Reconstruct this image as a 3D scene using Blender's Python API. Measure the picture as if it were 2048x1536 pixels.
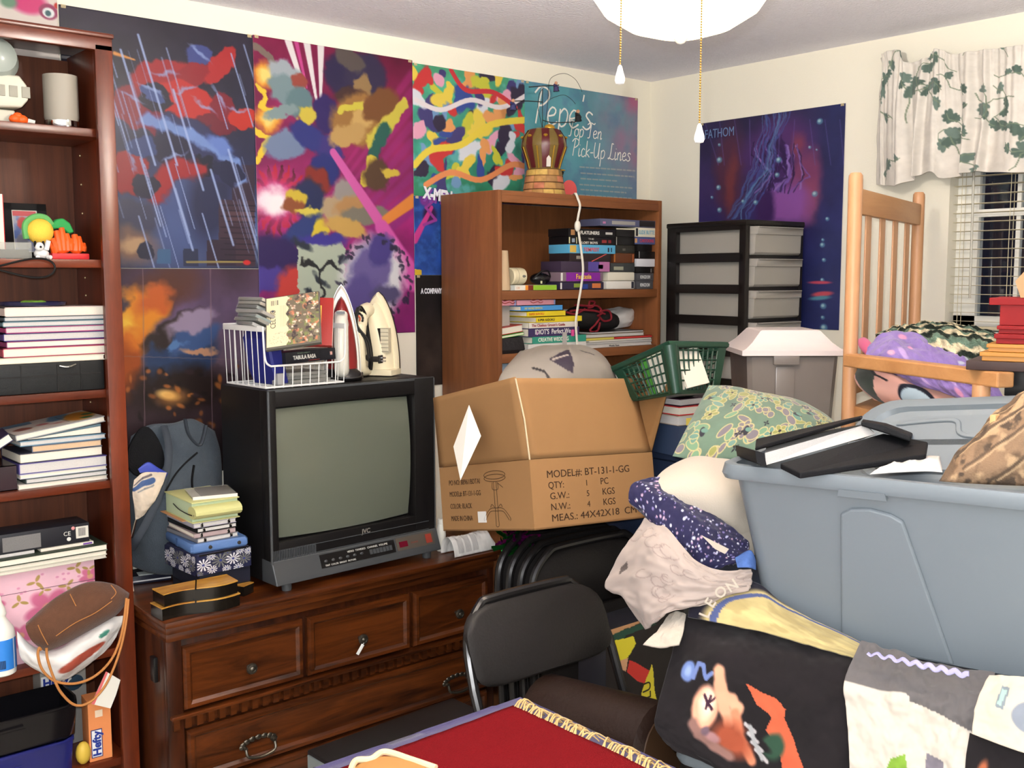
import bpy, bmesh, math, random
import numpy as np
from mathutils import Vector, Matrix, Euler, noise as mnoise
for o in list(bpy.data.objects):
 bpy.data.objects.remove(o)
S = bpy.context.scene
COL = S.collection
PI = math.pi
RNG = random.Random(7)
# ------------------------------------------------------------------ camera
FPX = 2102.0
CAM = Vector((-3.4948, -3.1504, 1.6))
def _axes():
 yaw, pit, rol = math.radians(40.58), math.radians(5.813), math.radians(0.088)
 cy, sy, cp, sp = math.cos(yaw), math.sin(yaw), math.cos(pit), math.sin(pit)
 f = Vector((sy * cp, cy * cp, -sp))
 r = Vector((cy, -sy, 0))
 d = f.cross(r)
 cr, sr = math.cos(rol), math.sin(rol)
 return r * cr + d * sr, -r * sr + d * cr, f
AR, AD, AF = _axes()
cd = bpy.data.cameras.new('camera')
cam = bpy.data.objects.new('camera', cd)
COL.objects.link(cam)
cd.sensor_fit = 'HORIZONTAL'
cd.sensor_width = 36.0
cd.lens = 36.0 * FPX / 2048.0
cd.clip_start = 0.05
m3 = Matrix((AR, -AD, -AF)).transposed()
cam.matrix_world = Matrix.Translation(CAM) @ m3.to_4x4()
S.camera = cam
# ------------------------------------------------------------------ view, world, lights
S.view_settings.view_transform = 'Standard'
S.view_settings.look = 'None'
S.view_settings.gamma = 1.0
S.view_settings.use_curve_mapping = False
S.view_settings.exposure = -0.06
w = bpy.data.worlds.new('night')
S.world = w
w.use_nodes = True
w.node_tree.nodes['Background'].inputs[0].default_value = (0.010, 0.012, 0.02, 1)
w.node_tree.nodes['Background'].inputs[1].default_value = 1.0
def lamp(name, kind, loc, power, col, size=0.03):
 l = bpy.data.lights.new(name, kind)
 l.energy = power
 l.color = col
 if kind == 'POINT':
  l.shadow_soft_size = size
 o = bpy.data.objects.new(name, l)
 COL.objects.link(o)
 o.location = loc
 return o
# the flash of the camera that took the picture, a little above and left of the lens
FLASH = CAM - AR * 0.022 - AD * 0.045
lamp('camera_flash', 'POINT', FLASH, 145.0, (0.95, 0.98, 1.0), 0.012)
# the bulbs inside the ceiling fan bowl
BOWL = Vector((-1.909, -1.795, 2.129))
lamp('ceiling_bulbs', 'POINT', BOWL + Vector((0, 0, 0.085)), 112.0, (1.0, 0.945, 0.87), 0.05)
# ------------------------------------------------------------------ helpers
def P(px, py, x=None, y=None, z=None, d=None):
 """a point of the room on the sight line of a pixel, on a plane of the room"""
 v = AR * ((px - 1024) / FPX) + AD * ((py - 768) / FPX) + AF
 if d is not None:
  t = d
 elif x is not None:
  t = (x - CAM.x) / v.x
 elif y is not None:
  t = (y - CAM.y) / v.y
 else:
  t = (z - CAM.z) / v.z
 return CAM + v * t
def lin(c):
 return tuple((x / 12.92 if x <= 0.04045 else ((x + 0.055) / 1.055) ** 2.4) for x in (v / 255.0 for v in c))
_mats = {}
def mat(name, col, rough=0.6, spec=0.4, metal=0.0, var=0.0, vscale=40.0, bump=0.0, bscale=200.0, trans=0.0,
  alpha=1.0, sheen=0.0, coat=0.0, emit=None, estr=0.0, ior=1.45):
 if name in _mats:
  return _mats[name]
 m = bpy.data.materials.new(name)
 m.use_nodes = True
 nt = m.node_tree
 b = nt.nodes['Principled BSDF']
 c = lin(col) + (1,)
 b.inputs['Base Color'].default_value = c
 b.inputs['Roughness'].default_value = rough
 b.inputs['Specular IOR Level'].default_value = spec
 b.inputs['Metallic'].default_value = metal
 b.inputs['IOR'].default_value = ior
 if trans:
  b.inputs['Transmission Weight'].default_value = trans
 if alpha < 1:
  b.inputs['Alpha'].default_value = alpha
 if sheen:
  b.inputs['Sheen Weight'].default_value = sheen
 if coat:
  b.inputs['Coat Weight'].default_value = coat
  b.inputs['Coat Roughness'].default_value = 0.15
 if emit:
  b.inputs['Emission Color'].default_value = lin(emit) + (1,)
  b.inputs['Emission Strength'].default_value = estr
 if var or bump:
  tc = nt.nodes.new('ShaderNodeTexCoord')
 if var:
  n = nt.nodes.new('ShaderNodeTexNoise')
  n.inputs['Scale'].default_value = vscale
  n.inputs['Detail'].default_value = 4
  nt.links.new(tc.outputs['Object'], n.inputs['Vector'])
  mx = nt.nodes.new('ShaderNodeMix')
  mx.data_type = 'RGBA'
  mx.inputs[6].default_value = tuple(v * (1 - var) for v in c[:3]) + (1,)
  mx.inputs[7].default_value = tuple(min(1, v * (1 + var)) for v in c[:3]) + (1,)
  nt.links.new(n.outputs['Fac'], mx.inputs[0])
  nt.links.new(mx.outputs[2], b.inputs['Base Color'])
 if bump:
  n2 = nt.nodes.new('ShaderNodeTexNoise')
  n2.inputs['Scale'].default_value = bscale
  n2.inputs['Detail'].default_value = 3
  nt.links.new(tc.outputs['Object'], n2.inputs['Vector'])
  bp = nt.nodes.new('ShaderNodeBump')
  bp.inputs['Strength'].default_value = bump
  bp.inputs['Distance'].default_value = 0.01
  nt.links.new(n2.outputs['Fac'], bp.inputs['Height'])
  nt.links.new(bp.outputs['Normal'], b.inputs['Normal'])
 _mats[name] = m
 return m
def wood(name, dark, light, rough=0.35, scale=(3, 3, 30), spec=0.5, fine=1.0, coat=0.0, band=2.2):
 """grain runs along the axis with the small scale"""
 if name in _mats:
  return _mats[name]
 m = bpy.data.materials.new(name)
 m.use_nodes = True
 nt = m.node_tree
 b = nt.nodes['Principled BSDF']
 b.inputs['Roughness'].default_value = rough
 b.inputs['Specular IOR Level'].default_value = spec
 if coat:
  b.inputs['Coat Weight'].default_value = coat
  b.inputs['Coat Roughness'].default_value = 0.2
 tc = nt.nodes.new('ShaderNodeTexCoord')
 mp = nt.nodes.new('ShaderNodeMapping')
 mp.inputs['Scale'].default_value = scale
 nt.links.new(tc.outputs['Object'], mp.inputs['Vector'])
 n = nt.nodes.new('ShaderNodeTexNoise')
 n.inputs['Scale'].default_value = band
 n.inputs['Detail'].default_value = 8
 n.inputs['Roughness'].default_value = 0.65
 n.inputs['Distortion'].default_value = 0.6 * fine
 nt.links.new(mp.outputs['Vector'], n.inputs['Vector'])
 cr = nt.nodes.new('ShaderNodeValToRGB')
 cr.color_ramp.elements[0].position = 0.32
 cr.color_ramp.elements[0].color = lin(dark) + (1,)
 cr.color_ramp.elements[1].position = 0.68
 cr.color_ramp.elements[1].color = lin(light) + (1,)
 nt.links.new(n.outputs['Fac'], cr.inputs['Fac'])
 nt.links.new(cr.outputs['Color'], b.inputs['Base Color'])
 bp = nt.nodes.new('ShaderNodeBump')
 bp.inputs['Strength'].default_value = 0.08
 bp.inputs['Distance'].default_value = 0.004
 nt.links.new(n.outputs['Fac'], bp.inputs['Height'])
 nt.links.new(bp.outputs['Normal'], b.inputs['Normal'])
 _mats[name] = m
 return m
def painted(name, rough=0.6, spec=0.3, sheen=0.0, bump=0.0, bscale=300.0, coat=0.0):
 """print or dye stored on the mesh as a colour attribute"""
 if name in _mats:
  return _mats[name]
 m = mat(name, (200, 200, 200), rough, spec, sheen=sheen, bump=bump, bscale=bscale, coat=coat)
 nt = m.node_tree
 a = nt.nodes.new('ShaderNodeAttribute')
 a.attribute_name = 'dye'
 nt.links.new(a.outputs['Color'], nt.nodes['Principled BSDF'].inputs['Base Color'])
 return m
WM = {}
def setprops(o, label=None, cat=None, group=None, kind=None):
 if label:
  o['label'] = label
 if cat:
  o['category'] = cat
 if group:
  o['group'] = group
 if kind:
  o['kind'] = kind
 return o
def frame(loc, rot=(0, 0, 0)):
 if isinstance(rot, Matrix):
  return Matrix.Translation(Vector(loc)) @ rot.to_4x4()
 return Matrix.Translation(Vector(loc)) @ Euler(rot).to_matrix().to_4x4()
def axes(xd, zd=(0, 0, 1)):
 """rotation whose X runs along xd and whose Z is as near zd as it can be"""
 x = Vector(xd).normalized()
 z = Vector(zd)
 z = (z - x * z.dot(x)).normalized()
 y = z.cross(x)
 return Matrix((x, y, z)).transposed()
def T(name, label, cat, loc=(0, 0, 0), rot=(0, 0, 0), group=None, kind=None):
 o = bpy.data.objects.new(name, None)
 COL.objects.link(o)
 o.empty_display_size = 0.05
 o.matrix_world = frame(loc, rot)
 WM[o.name] = frame(loc, rot)
 return setprops(o, label, cat, group, kind)
def inv(t):
 return WM[t.name].inverted()
class MB:
 def __init__(self):
  self.bm = bmesh.new()
 def _xf(self, vs, M):
  if M is not None:
   for v in vs:
    v.co = M @ v.co
 def box(self, c, s, rot=None, bev=0.0, seg=2, M=None):
  r = bmesh.ops.create_cube(self.bm, size=1.0)
  vs = r['verts']
  for v in vs:
   v.co = Vector((v.co.x * s[0], v.co.y * s[1], v.co.z * s[2]))
  if bev > 0:
   es = list({e for v in vs for e in v.link_edges})
   rr = bmesh.ops.bevel(self.bm, geom=es, offset=min(bev, min(s) * 0.49), segments=seg, affect='EDGES', profile=0.6)
   vs = list({v for f in rr['faces'] for v in f.verts} | {v for v in vs if v.is_valid})
   seen = set(vs)
   st = list(vs)
   while st:
    v = st.pop()
    for e in v.link_edges:
     q = e.other_vert(v)
     if q not in seen:
      seen.add(q)
      st.append(q)
   vs = list(seen)
  if rot is not None:
   R = rot.to_3x3() if isinstance(rot, Matrix) else Euler(rot).to_matrix()
   for v in vs:
    v.co = R @ v.co
  for v in vs:
   v.co += Vector(c)
  self._xf(vs, M)
  return self
 def bx(self, x0, x1, y0, y1, z0, z1, bev=0.0, M=None):
  return self.box(((x0 + x1) / 2, (y0 + y1) / 2, (z0 + z1) / 2), (x1 - x0, y1 - y0, z1 - z0), bev=bev, M=M)
 def hexa(self, p):
  """8 points: bottom ring then top ring"""
  v = [self.bm.verts.new(Vector(q)) for q in p]
  for f in ((3, 2, 1, 0), (4, 5, 6, 7), (0, 1, 5, 4), (1, 2, 6, 5), (2, 3, 7, 6), (3, 0, 4, 7)):
   self.bm.faces.new([v[i] for i in f])
  return self
 def prism(self, pts, vec):
  """closed outline pushed along vec"""
  vec = Vector(vec)
  a = [self.bm.verts.new(Vector(p)) for p in pts]
  b = [self.bm.verts.new(Vector(p) + vec) for p in pts]
  n = len(a)
  self.bm.faces.new(list(reversed(a)))
  self.bm.faces.new(b)
  for i in range(n):
   self.bm.faces.new([a[i], a[(i + 1) % n], b[(i + 1) % n], b[i]])
  bmesh.ops.recalc_face_normals(self.bm, faces=self.bm.faces[:])
  return self
 def loft(self, rings, caps=True, closed=True):
  R = [[self.bm.verts.new(Vector(p)) for p in r] for r in rings]
  n = len(R[0])
  for a, b in zip(R, R[1:]):
   for i in range(n if closed else n - 1):
    self.bm.faces.new([a[i], a[(i + 1) % n], b[(i + 1) % n], b[i]])
  if caps and closed:
   self.bm.faces.new(list(reversed(R[0])))
   self.bm.faces.new(R[-1])
  return self
 def tube(self, pts, r, n=8, closed=False, flat=1.0, up=None):
  pts = [Vector(p) for p in pts]
  N = len(pts)
  rings = []
  prev = None
  for i, p in enumerate(pts):
   if closed:
    t = pts[(i + 1) % N] - pts[i - 1]
   else:
    t = pts[min(i + 1, N - 1)] - pts[max(i - 1, 0)]
   if t.length < 1e-9:
    t = Vector((0, 0, 1))
   t.normalize()
   if prev is None:
    a = Vector(up) if up is not None else (Vector((0, 0, 1)) if abs(t.z) < 0.9 else Vector((1, 0, 0)))
   else:
    a = prev
   a = (a - t * a.dot(t))
   if a.length < 1e-6:
    a = t.orthogonal()
   a.normalize()
   prev = a
   b = t.cross(a)
   rr = r[i] if isinstance(r, (list, tuple)) else r
   rings.append([p + (a * math.cos(2 * PI * k / n) * flat + b * math.sin(2 * PI * k / n)) * rr for k in range(n)])
  if closed:
   rings.append(rings[0])
   self.loft(rings, caps=False)
   bmesh.ops.remove_doubles(self.bm, verts=self.bm.verts[:], dist=1e-7)
  else:
   self.loft(rings)
  return self
 def lathe(self, prof, c=(0, 0, 0), n=28, M=None, caps=True, sx=1.0, sy=1.0):
  c = Vector(c)
  rings = []
  for r, z in prof:
   r = max(r, 1e-4)
   q = [Vector((r * sx * math.cos(2 * PI * k / n), r * sy * math.sin(2 * PI * k / n), z)) for k in range(n)]
   if M is not None:
    q = [M @ v for v in q]
   rings.append([v + c for v in q])
  return self.loft(rings, caps=caps)
 def ball(self, c, r, s=(1, 1, 1), n=16, rot=None):
  v = bmesh.ops.create_uvsphere(self.bm, u_segments=n, v_segments=max(6, n // 2), radius=r)['verts']
  for q in v:
   q.co = Vector((q.co.x * s[0], q.co.y * s[1], q.co.z * s[2]))
   if rot is not None:
    q.co = Euler(rot).to_matrix() @ q.co
   q.co += Vector(c)
  return self
 def build(self, name, m, parent=None, wc=False, smooth=35, mods=(), label=None, cat=None, group=None, kind=None, reorigin=False):
  bm = self.bm
  if wc and parent is not None:
   q = parent
   while q.parent is not None:
    q = q.parent
   bm.transform(WM[q.name].inverted())
  off = Vector((0, 0, 0))
  if parent is None and reorigin:
   zs = [v.co.z for v in bm.verts]
   off = Vector((sum(v.co.x for v in bm.verts) / len(zs), sum(v.co.y for v in bm.verts) / len(zs), min(zs)))
   bm.transform(Matrix.Translation(-off))
  me = bpy.data.meshes.new(name)
  bm.normal_update()
  bm.to_mesh(me)
  bm.free()
  return link(name, me, m, parent, off, smooth, mods, label, cat, group, kind)
def link(name, me, m, parent=None, off=(0, 0, 0), smooth=35, mods=(), label=None, cat=None, group=None, kind=None):
 if smooth:
  me.polygons.foreach_set('use_smooth', [True] * len(me.polygons))
  if smooth < 180:
   me.set_sharp_from_angle(angle=math.radians(smooth))
 o = bpy.data.objects.new(name, me)
 COL.objects.link(o)
 o.location = off
 WM[o.name] = Matrix.Translation(Vector(off))
 for mm in (m if isinstance(m, (list, tuple)) else [m]):
  me.materials.append(mm)
 if parent is not None:
  o.parent = parent
 for k in mods:
  if k[0] == 'solid':
   q = o.modifiers.new('thickness', 'SOLIDIFY')
   q.thickness = k[1]
   q.offset = k[2] if len(k) > 2 else -1
  elif k[0] == 'sub':
   q = o.modifiers.new('smooth', 'SUBSURF')
   q.levels = q.render_levels = k[1]
  elif k[0] == 'bev':
   q = o.modifiers.new('bevel', 'BEVEL')
   q.width = k[1]
   q.segments = 2
   q.limit_method = 'ANGLE'
 setprops(o, label, cat, group, kind)
 return o
def kids(o):
 return [q for q in bpy.data.objects if q.parent == o]
def dup(o, loc, rot=(0, 0, 0), label=None, group=None):
 r = o.copy()
 COL.objects.link(r)
 M = frame(loc, rot)
 r.matrix_world = M
 WM[r.name] = M
 setprops(r, label, None, group)
 for ch in kids(o):
  c = ch.copy()
  COL.objects.link(c)
  c.parent = r
  for g in kids(ch):
   d = g.copy()
   COL.objects.link(d)
   d.parent = c
 return r
def curve3(pts, n=40, closed=False):
 """Catmull-Rom through points"""
 pts = [Vector(p) for p in pts]
 N = len(pts)
 out = []
 segs = N if closed else N - 1
 per = max(2, n // segs)
 for i in range(segs):
  if closed:
   p0, p1, p2, p3 = pts[i - 1], pts[i], pts[(i + 1) % N], pts[(i + 2) % N]
  else:
   p0, p1, p2, p3 = pts[max(i - 1, 0)], pts[i], pts[i + 1], pts[min(i + 2, N - 1)]
  for k in range(per):
   t = k / per
   out.append(0.5 * ((2 * p1) + (p2 - p0) * t + (2 * p0 - 5 * p1 + 4 * p2 - p3) * t * t + (3 * p1 - p0 - 3 * p2 + p3) * t ** 3))
 if not closed:
  out.append(pts[-1])
 return out
# ------------------------------------------------------------------ colour canvases and surfaces
def vnoise(h, w_, cell, seed, octs=4):
 r = np.random.RandomState(seed)
 out = np.zeros((h, w_))
 amp, tot = 1.0, 0.0
 for k in range(octs):
  gh, gw = int(h / cell) + 3, int(w_ / cell) + 3
  g = r.rand(gh, gw)
  yy = np.linspace(0, h / cell, h)
  xx = np.linspace(0, w_ / cell, w_)
  y0, x0 = yy.astype(int), xx.astype(int)
  fy, fx = yy - y0, xx - x0
  fy, fx = fy * fy * (3 - 2 * fy), fx * fx * (3 - 2 * fx)
  a = g[np.ix_(y0, x0)] * (1 - fx) + g[np.ix_(y0, x0 + 1)] * fx
  b = g[np.ix_(y0 + 1, x0)] * (1 - fx) + g[np.ix_(y0 + 1, x0 + 1)] * fx
  out += amp * (a * (1 - fy)[:, None] + b * fy[:, None])
  tot += amp
  amp *= 0.5
  cell = max(1.5, cell / 2)
 return out / tot
class Canvas:
 """sRGB 0-255 picture; u runs right 0..asp, v runs down 0..1"""
 def __init__(self, w_, h, base):
  self.w, self.h = w_, h
  self.a = np.ones((h, w_, 3)) * np.array(base, float)
  self.asp = w_ / h
  self.U, self.V = np.meshgrid(np.linspace(0, self.asp, w_), np.linspace(0, 1, h))
 def warp(self, amt, cell, seed):
  """wobble the brush for organic outlines"""
  self.U = self.U + (vnoise(self.h, self.w, cell, seed) - 0.5) * amt
  self.V = self.V + (vnoise(self.h, self.w, cell, seed + 1) - 0.5) * amt
 def unwarp(self):
  self.U, self.V = np.meshgrid(np.linspace(0, self.asp, self.w), np.linspace(0, 1, self.h))
 def mask(self, m, col, op=1.0):
  m = np.clip(m, 0, 1)[..., None] * op
  self.a = self.a * (1 - m) + np.array(col, float) * m
 def ell(self, u, v, ru, rv, col, rot=0.0, soft=0.05, op=1.0):
  c, s = math.cos(rot), math.sin(rot)
  du, dv = self.U - u, self.V - v
  q = np.sqrt(((du * c + dv * s) / ru) ** 2 + ((-du * s + dv * c) / rv) ** 2)
  self.mask((1 - q) / max(soft, 1e-3) + 0.5, col, op)
 def seg(self, u0, v0, u1, v1, wd, col, soft=0.3, op=1.0, w2=None):
  d = np.array([u1 - u0, v1 - v0])
  L = (d ** 2).sum() + 1e-9
  t = np.clip(((self.U - u0) * d[0] + (self.V - v0) * d[1]) / L, 0, 1)
  q = np.hypot(self.U - u0 - t * d[0], self.V - v0 - t * d[1])
  ww = wd if w2 is None else wd + (w2 - wd) * t
  self.mask((1 - q / ww) / soft + 0.5, col, op)
 def path(self, pts, wd, col, soft=0.3, op=1.0):
  for a, b in zip(pts, pts[1:]):
   self.seg(a[0], a[1], b[0], b[1], wd, col, soft, op)
 def poly(self, pts, col, op=1.0):
  ins = np.zeros(self.U.shape, bool)
  n = len(pts)
  for i in range(n):
   (x0, y0), (x1, y1) = pts[i], pts[(i + 1) % n]
   c = (y0 > self.V) != (y1 > self.V)
   with np.errstate(divide='ignore', invalid='ignore'):
    xi = (x1 - x0) * (self.V - y0) / ((y1 - y0) if y1 != y0 else 1e-9) + x0
   ins ^= c & (self.U < xi)
  self.mask(ins.astype(float), col, op)
 def noise(self, cell, seed, lo, hi, cols, octs=4, op=1.0):
  n = vnoise(self.h, self.w, cell, seed, octs)
  self.mask((n - lo) / (hi - lo), cols, op)
 def gradv(self, stops):
  v = np.linspace(0, 1, self.h)
  for k in range(3):
   self.a[..., k] = np.interp(v, [s[0] for s in stops], [s[1][k] for s in stops])[:, None]
 def shade(self, cell, seed, amt, octs=4):
  n = vnoise(self.h, self.w, cell, seed, octs)
  self.a = np.clip(self.a * (1 + (n[..., None] - 0.5) * 2 * amt), 0, 255)
 def linear(self):
  c = np.clip(self.a / 255.0, 0, 1)
  return np.where(c <= 0.04045, c / 12.92, ((c + 0.055) / 1.055) ** 2.4)
def grid_points(rows, nu, nv):
 """Catmull-Rom surface through a grid of control points, resampled to nv x nu"""
 G = np.array([[tuple(p) for p in r] for r in rows], float)
 def cr(A, n):
  m = A.shape[0]
  ch = np.linalg.norm(np.diff(A, axis=0), axis=-1).reshape(m - 1, -1).mean(1)
  ch = np.concatenate([[0], np.cumsum(ch + 1e-9)])
  t = np.interp(np.linspace(0, ch[-1], n), ch, np.arange(m))
  i = np.minimum(t.astype(int), m - 2)
  f = (t - i).reshape((-1,) + (1,) * (A.ndim - 1))
  ip, i2, i3 = np.maximum(i - 1, 0), i + 1, np.minimum(i + 2, m - 1)
  p0 = np.where((i == 0).reshape(f.shape), 2 * A[i] - A[i2], A[ip])
  p3 = np.where((i + 2 > m - 1).reshape(f.shape), 2 * A[i2] - A[i], A[i3])
  p1, p2 = A[i], A[i2]
  return 0.5 * (2 * p1 + (p2 - p0) * f + (2 * p0 - 5 * p1 + 4 * p2 - p3) * f ** 2 + (3 * p1 - p0 - 3 * p2 + p3) * f ** 3)
 G = cr(G, nv)
 G = cr(G.transpose(1, 0, 2), nu).transpose(1, 0, 2)
 return G
def surf(name, G, m, parent=None, canvas=None, thick=0.0, wr=0.0, wcell=12, seed=1, wc=True, cut=None, smooth=180, **kw):
 """mesh over a grid of points (nv, nu, 3), wrinkled along its normals"""
 nv, nu = G.shape[:2]
 if wr:
  du = np.gradient(G, axis=1)
  dv = np.gradient(G, axis=0)
  N = np.cross(du, dv)
  N /= np.linalg.norm(N, axis=2, keepdims=True) + 1e-12
  n = vnoise(nv, nu, wcell, seed, 3) - 0.5
  G = G + N * (n[..., None] * 2 * wr)
 off = Vector((0, 0, 0))
 if parent is not None and wc:
  q = parent
  while q.parent is not None:
   q = q.parent
  Mi = np.array(WM[q.name].inverted())
  G = G @ Mi[:3, :3].T + Mi[:3, 3]
 elif parent is None:
  c = G.reshape(-1, 3)
  off = Vector((c[:, 0].mean(), c[:, 1].mean(), c[:, 2].min()))
  G = G - np.array(off)
 idx = np.arange(nu * nv).reshape(nv, nu)
 F = np.stack([idx[:-1, :-1], idx[1:, :-1], idx[1:, 1:], idx[:-1, 1:]], -1)
 if cut is not None:
  F = F[cut[:F.shape[0], :F.shape[1]]]
 F = F.reshape(-1, 4)
 me = bpy.data.meshes.new(name)
 me.from_pydata(G.reshape(-1, 3).tolist(), [], F.tolist())
 if canvas is not None:
  L = canvas.linear()
  at = me.color_attributes.new('dye', 'FLOAT_COLOR', 'POINT')
  c4 = np.ones((nu * nv, 4), np.float32)
  c4[:, :3] = L.reshape(-1, 3)
  at.data.foreach_set('color', c4.ravel())
 mods = list(kw.pop('mods', []))
 if thick:
  mods.append(('solid', thick))
 return link(name, me, m, parent, off, smooth, mods, **kw)
def flat(c0, c1, c2, nu, nv):
 """parallelogram grid: c0 top left, c1 top right, c2 bottom left"""
 c0, c1, c2 = (np.array(tuple(c)) for c in (c0, c1, c2))
 u = np.linspace(0, 1, nu)[None, :, None]
 v = np.linspace(0, 1, nv)[:, None, None]
 return c0 + (c1 - c0) * u + (c2 - c0) * v
def quad(c0, c1, c2, c3, nu, nv):
 """bilinear grid: top left, top right, bottom right, bottom left"""
 c0, c1, c2, c3 = (np.array(tuple(c)) for c in (c0, c1, c2, c3))
 u = np.linspace(0, 1, nu)[None, :, None]
 v = np.linspace(0, 1, nv)[:, None, None]
 return (c0 * (1 - u) + c1 * u) * (1 - v) + (c3 * (1 - u) + c2 * u) * v
_txt = {}
def text_bm(s, size, shear=0.0, ext=0.0003, sx=1.0, bold=0.0, align='LEFT', spacing=1.0):
 cu = bpy.data.curves.new('txt', 'FONT')
 cu.body = s
 cu.size = size
 cu.shear = shear
 cu.extrude = ext
 cu.offset = bold
 cu.align_x = align
 cu.space_character = spacing
 cu.resolution_u = 3
 o = bpy.data.objects.new('txt', cu)
 COL.objects.link(o)
 bpy.context.view_layer.update()
 me = bpy.data.meshes.new_from_object(o.evaluated_get(bpy.context.evaluated_depsgraph_get()))
 bpy.data.objects.remove(o)
 bpy.data.curves.remove(cu)
 bm = bmesh.new()
 bm.from_mesh(me)
 bpy.data.meshes.remove(me)
 if sx != 1.0:
  bm.transform(Matrix.Diagonal((sx, 1, 1, 1)))
 return bm
def text(s, size, m, parent, M, name='lettering', wc=False, fit=None, **kw):
 """M maps text space (x right, y up, z out) to thing (or room) space; fit = width to fill"""
 bm = text_bm(s, size, **kw)
 if fit:
  xs = [v.co.x for v in bm.verts]
  w_ = max(xs) - min(xs)
  bm.transform(Matrix.Diagonal((fit / w_, 1, 1, 1)))
 mb = MB()
 mb.bm.free()
 mb.bm = bm
 bm.transform(M)
 return mb.build(name, m, parent, wc=wc, smooth=0)
def plane_M(o, xd, yd):
 """text frame at o with x along xd and y along yd"""
 x = Vector(xd).normalized()
 y = Vector(yd)
 y = (y - x * y.dot(x)).normalized()
 z = x.cross(y)
 M = Matrix((x, y, z)).transposed().to_4x4()
 return Matrix.Translation(Vector(o)) @ M
# ================================================================== the room
M_wall = mat('wall_paint', (228, 222, 206), 0.85, 0.2, bump=0.06, bscale=160)
M_ceil = mat('ceiling_texture', (243, 241, 250), 0.95, 0.1, var=0.05, vscale=60, bump=0.5, bscale=120)
M_floor = mat('carpet', (206, 198, 184), 0.95, 0.1, var=0.2, vscale=120, bump=0.5, bscale=400)  # colour made paler to bounce light up to the ceiling
M_white = mat('white_trim', (236, 234, 226), 0.4, 0.4)
XW, YW, HC = -4.7, -4.6, 2.44
WY0, WY1, WZ0, WZ1 = -1.88, -1.365, 1.415, 2.12        # window opening
def struct(name, mb, m):
 return mb.build(name, m, None, smooth=0, kind='structure')
struct('floor', MB().bx(XW, 0.12, YW, 0.12, -0.1, 0), M_floor)
struct('ceiling', MB().bx(XW, 0.12, YW, 0.12, HC, HC + 0.1), M_ceil)
struct('wall_back', MB().bx(XW, 0.12, 0, 0.12, 0, HC), M_wall)
wb = MB()
wb.bx(0, 0.12, WY1, 0, 0, HC)
wb.bx(0, 0.12, YW, WY0, 0, HC)
wb.bx(0, 0.12, WY0, WY1, 0, WZ0)
wb.bx(0, 0.12, WY0, WY1, WZ1, HC)
struct('wall_right', wb, M_wall)
M_wall2 = mat('bounce_wall_white', (246, 244, 238), 0.9, 0.1)  # unseen walls made whiter than the others to bounce light onto the ceiling
struct('wall_left', MB().bx(XW - 0.12, XW, YW, 0.12, 0, HC), M_wall2)
struct('wall_front', MB().bx(XW, 0.12, YW - 0.12, YW, 0, HC), M_wall2)
struct('baseboard_back', MB().bx(XW, 0, -0.014, 0, 0, 0.085), M_white)
struct('baseboard_right', MB().bx(-0.014, 0, YW, -0.014, 0, 0.085), M_white)
# the sash window, its glass and sill
wf = MB()
ym = (WY0 + WY1) / 2
wf.bx(0.06, 0.10, WY1 - 0.075, WY1, WZ0, WZ1)
wf.bx(0.06, 0.10, WY0, WY0 + 0.075, WZ0, WZ1)
wf.bx(0.06, 0.10, WY0, WY1, WZ0, WZ0 + 0.05)
wf.bx(0.06, 0.10, WY0, WY1, WZ1 - 0.05, WZ1)
wf.bx(0.055, 0.10, WY0, WY1, 1.800, 1.825)
for k in range(1, 4):
 yy = WY1 - 0.075 - k * 0.13
 wf.bx(0.068, 0.09, yy - 0.007, yy + 0.007, WZ0, WZ1)
wo = struct('window_1', wf, M_white)
gl = mat('window_glass', (235, 240, 245), 0.02, 0.5, trans=1.0, ior=1.45)
MB().bx(0.077, 0.081, WY0 + 0.07, WY1 - 0.07, WZ0 + 0.04, WZ1 - 0.04).build('window_glass', gl, wo, smooth=0)
MB().bx(-0.012, 0.06, WY0, WY1, WZ0 - 0.02, WZ0, bev=0.003).build('window_sill', M_white, wo, smooth=0)
# open slat blind
M_slat = mat('blind_slat', (196, 186, 158), 0.45, 0.4)
bl = T('window_blind', 'open cream slat blind hanging in the dark window', 'blind', (0.03, ym, WZ0 + 0.012))
sl = MB()
n = int((WZ1 - WZ0 - 0.06) / 0.0305)
for k in range(n):
 sl.box((0, 0, 0.02 + k * 0.0305), (0.025, WY1 - WY0 - 0.012, 0.0014), rot=(0, math.radians(4), 0))
sl.build('slats', M_slat, bl, smooth=0)
MB().bx(-0.018, 0.018, -(WY1 - WY0) / 2 + 0.006, (WY1 - WY0) / 2 - 0.006, 0.66, 0.69).build('head_rail', M_slat, bl, smooth=0)
MB().bx(-0.013, 0.013, -(WY1 - WY0) / 2 + 0.006, (WY1 - WY0) / 2 - 0.006, -0.008, 0.004, bev=0.003).build('bottom_rail', M_slat, bl)
for yy in (WY1 - ym - 0.035, WY1 - ym - 0.20, WY1 - ym - 0.36):
 c_ = MB()
 for dx in (-0.0135, 0.0135):
  c_.tube([(dx, yy, 0.0), (dx, yy, 0.67)], 0.0011, 5)
 c_.build('ladder_cord', M_slat, bl)
MB().tube([(-0.022, WY1 - ym - 0.075, 0.68), (-0.024, WY1 - ym - 0.082, 0.1)], 0.004, 6).build('tilt_wand', mat('clear_wand', (225, 222, 210), 0.1, 0.5, trans=0.5), bl)
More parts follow.
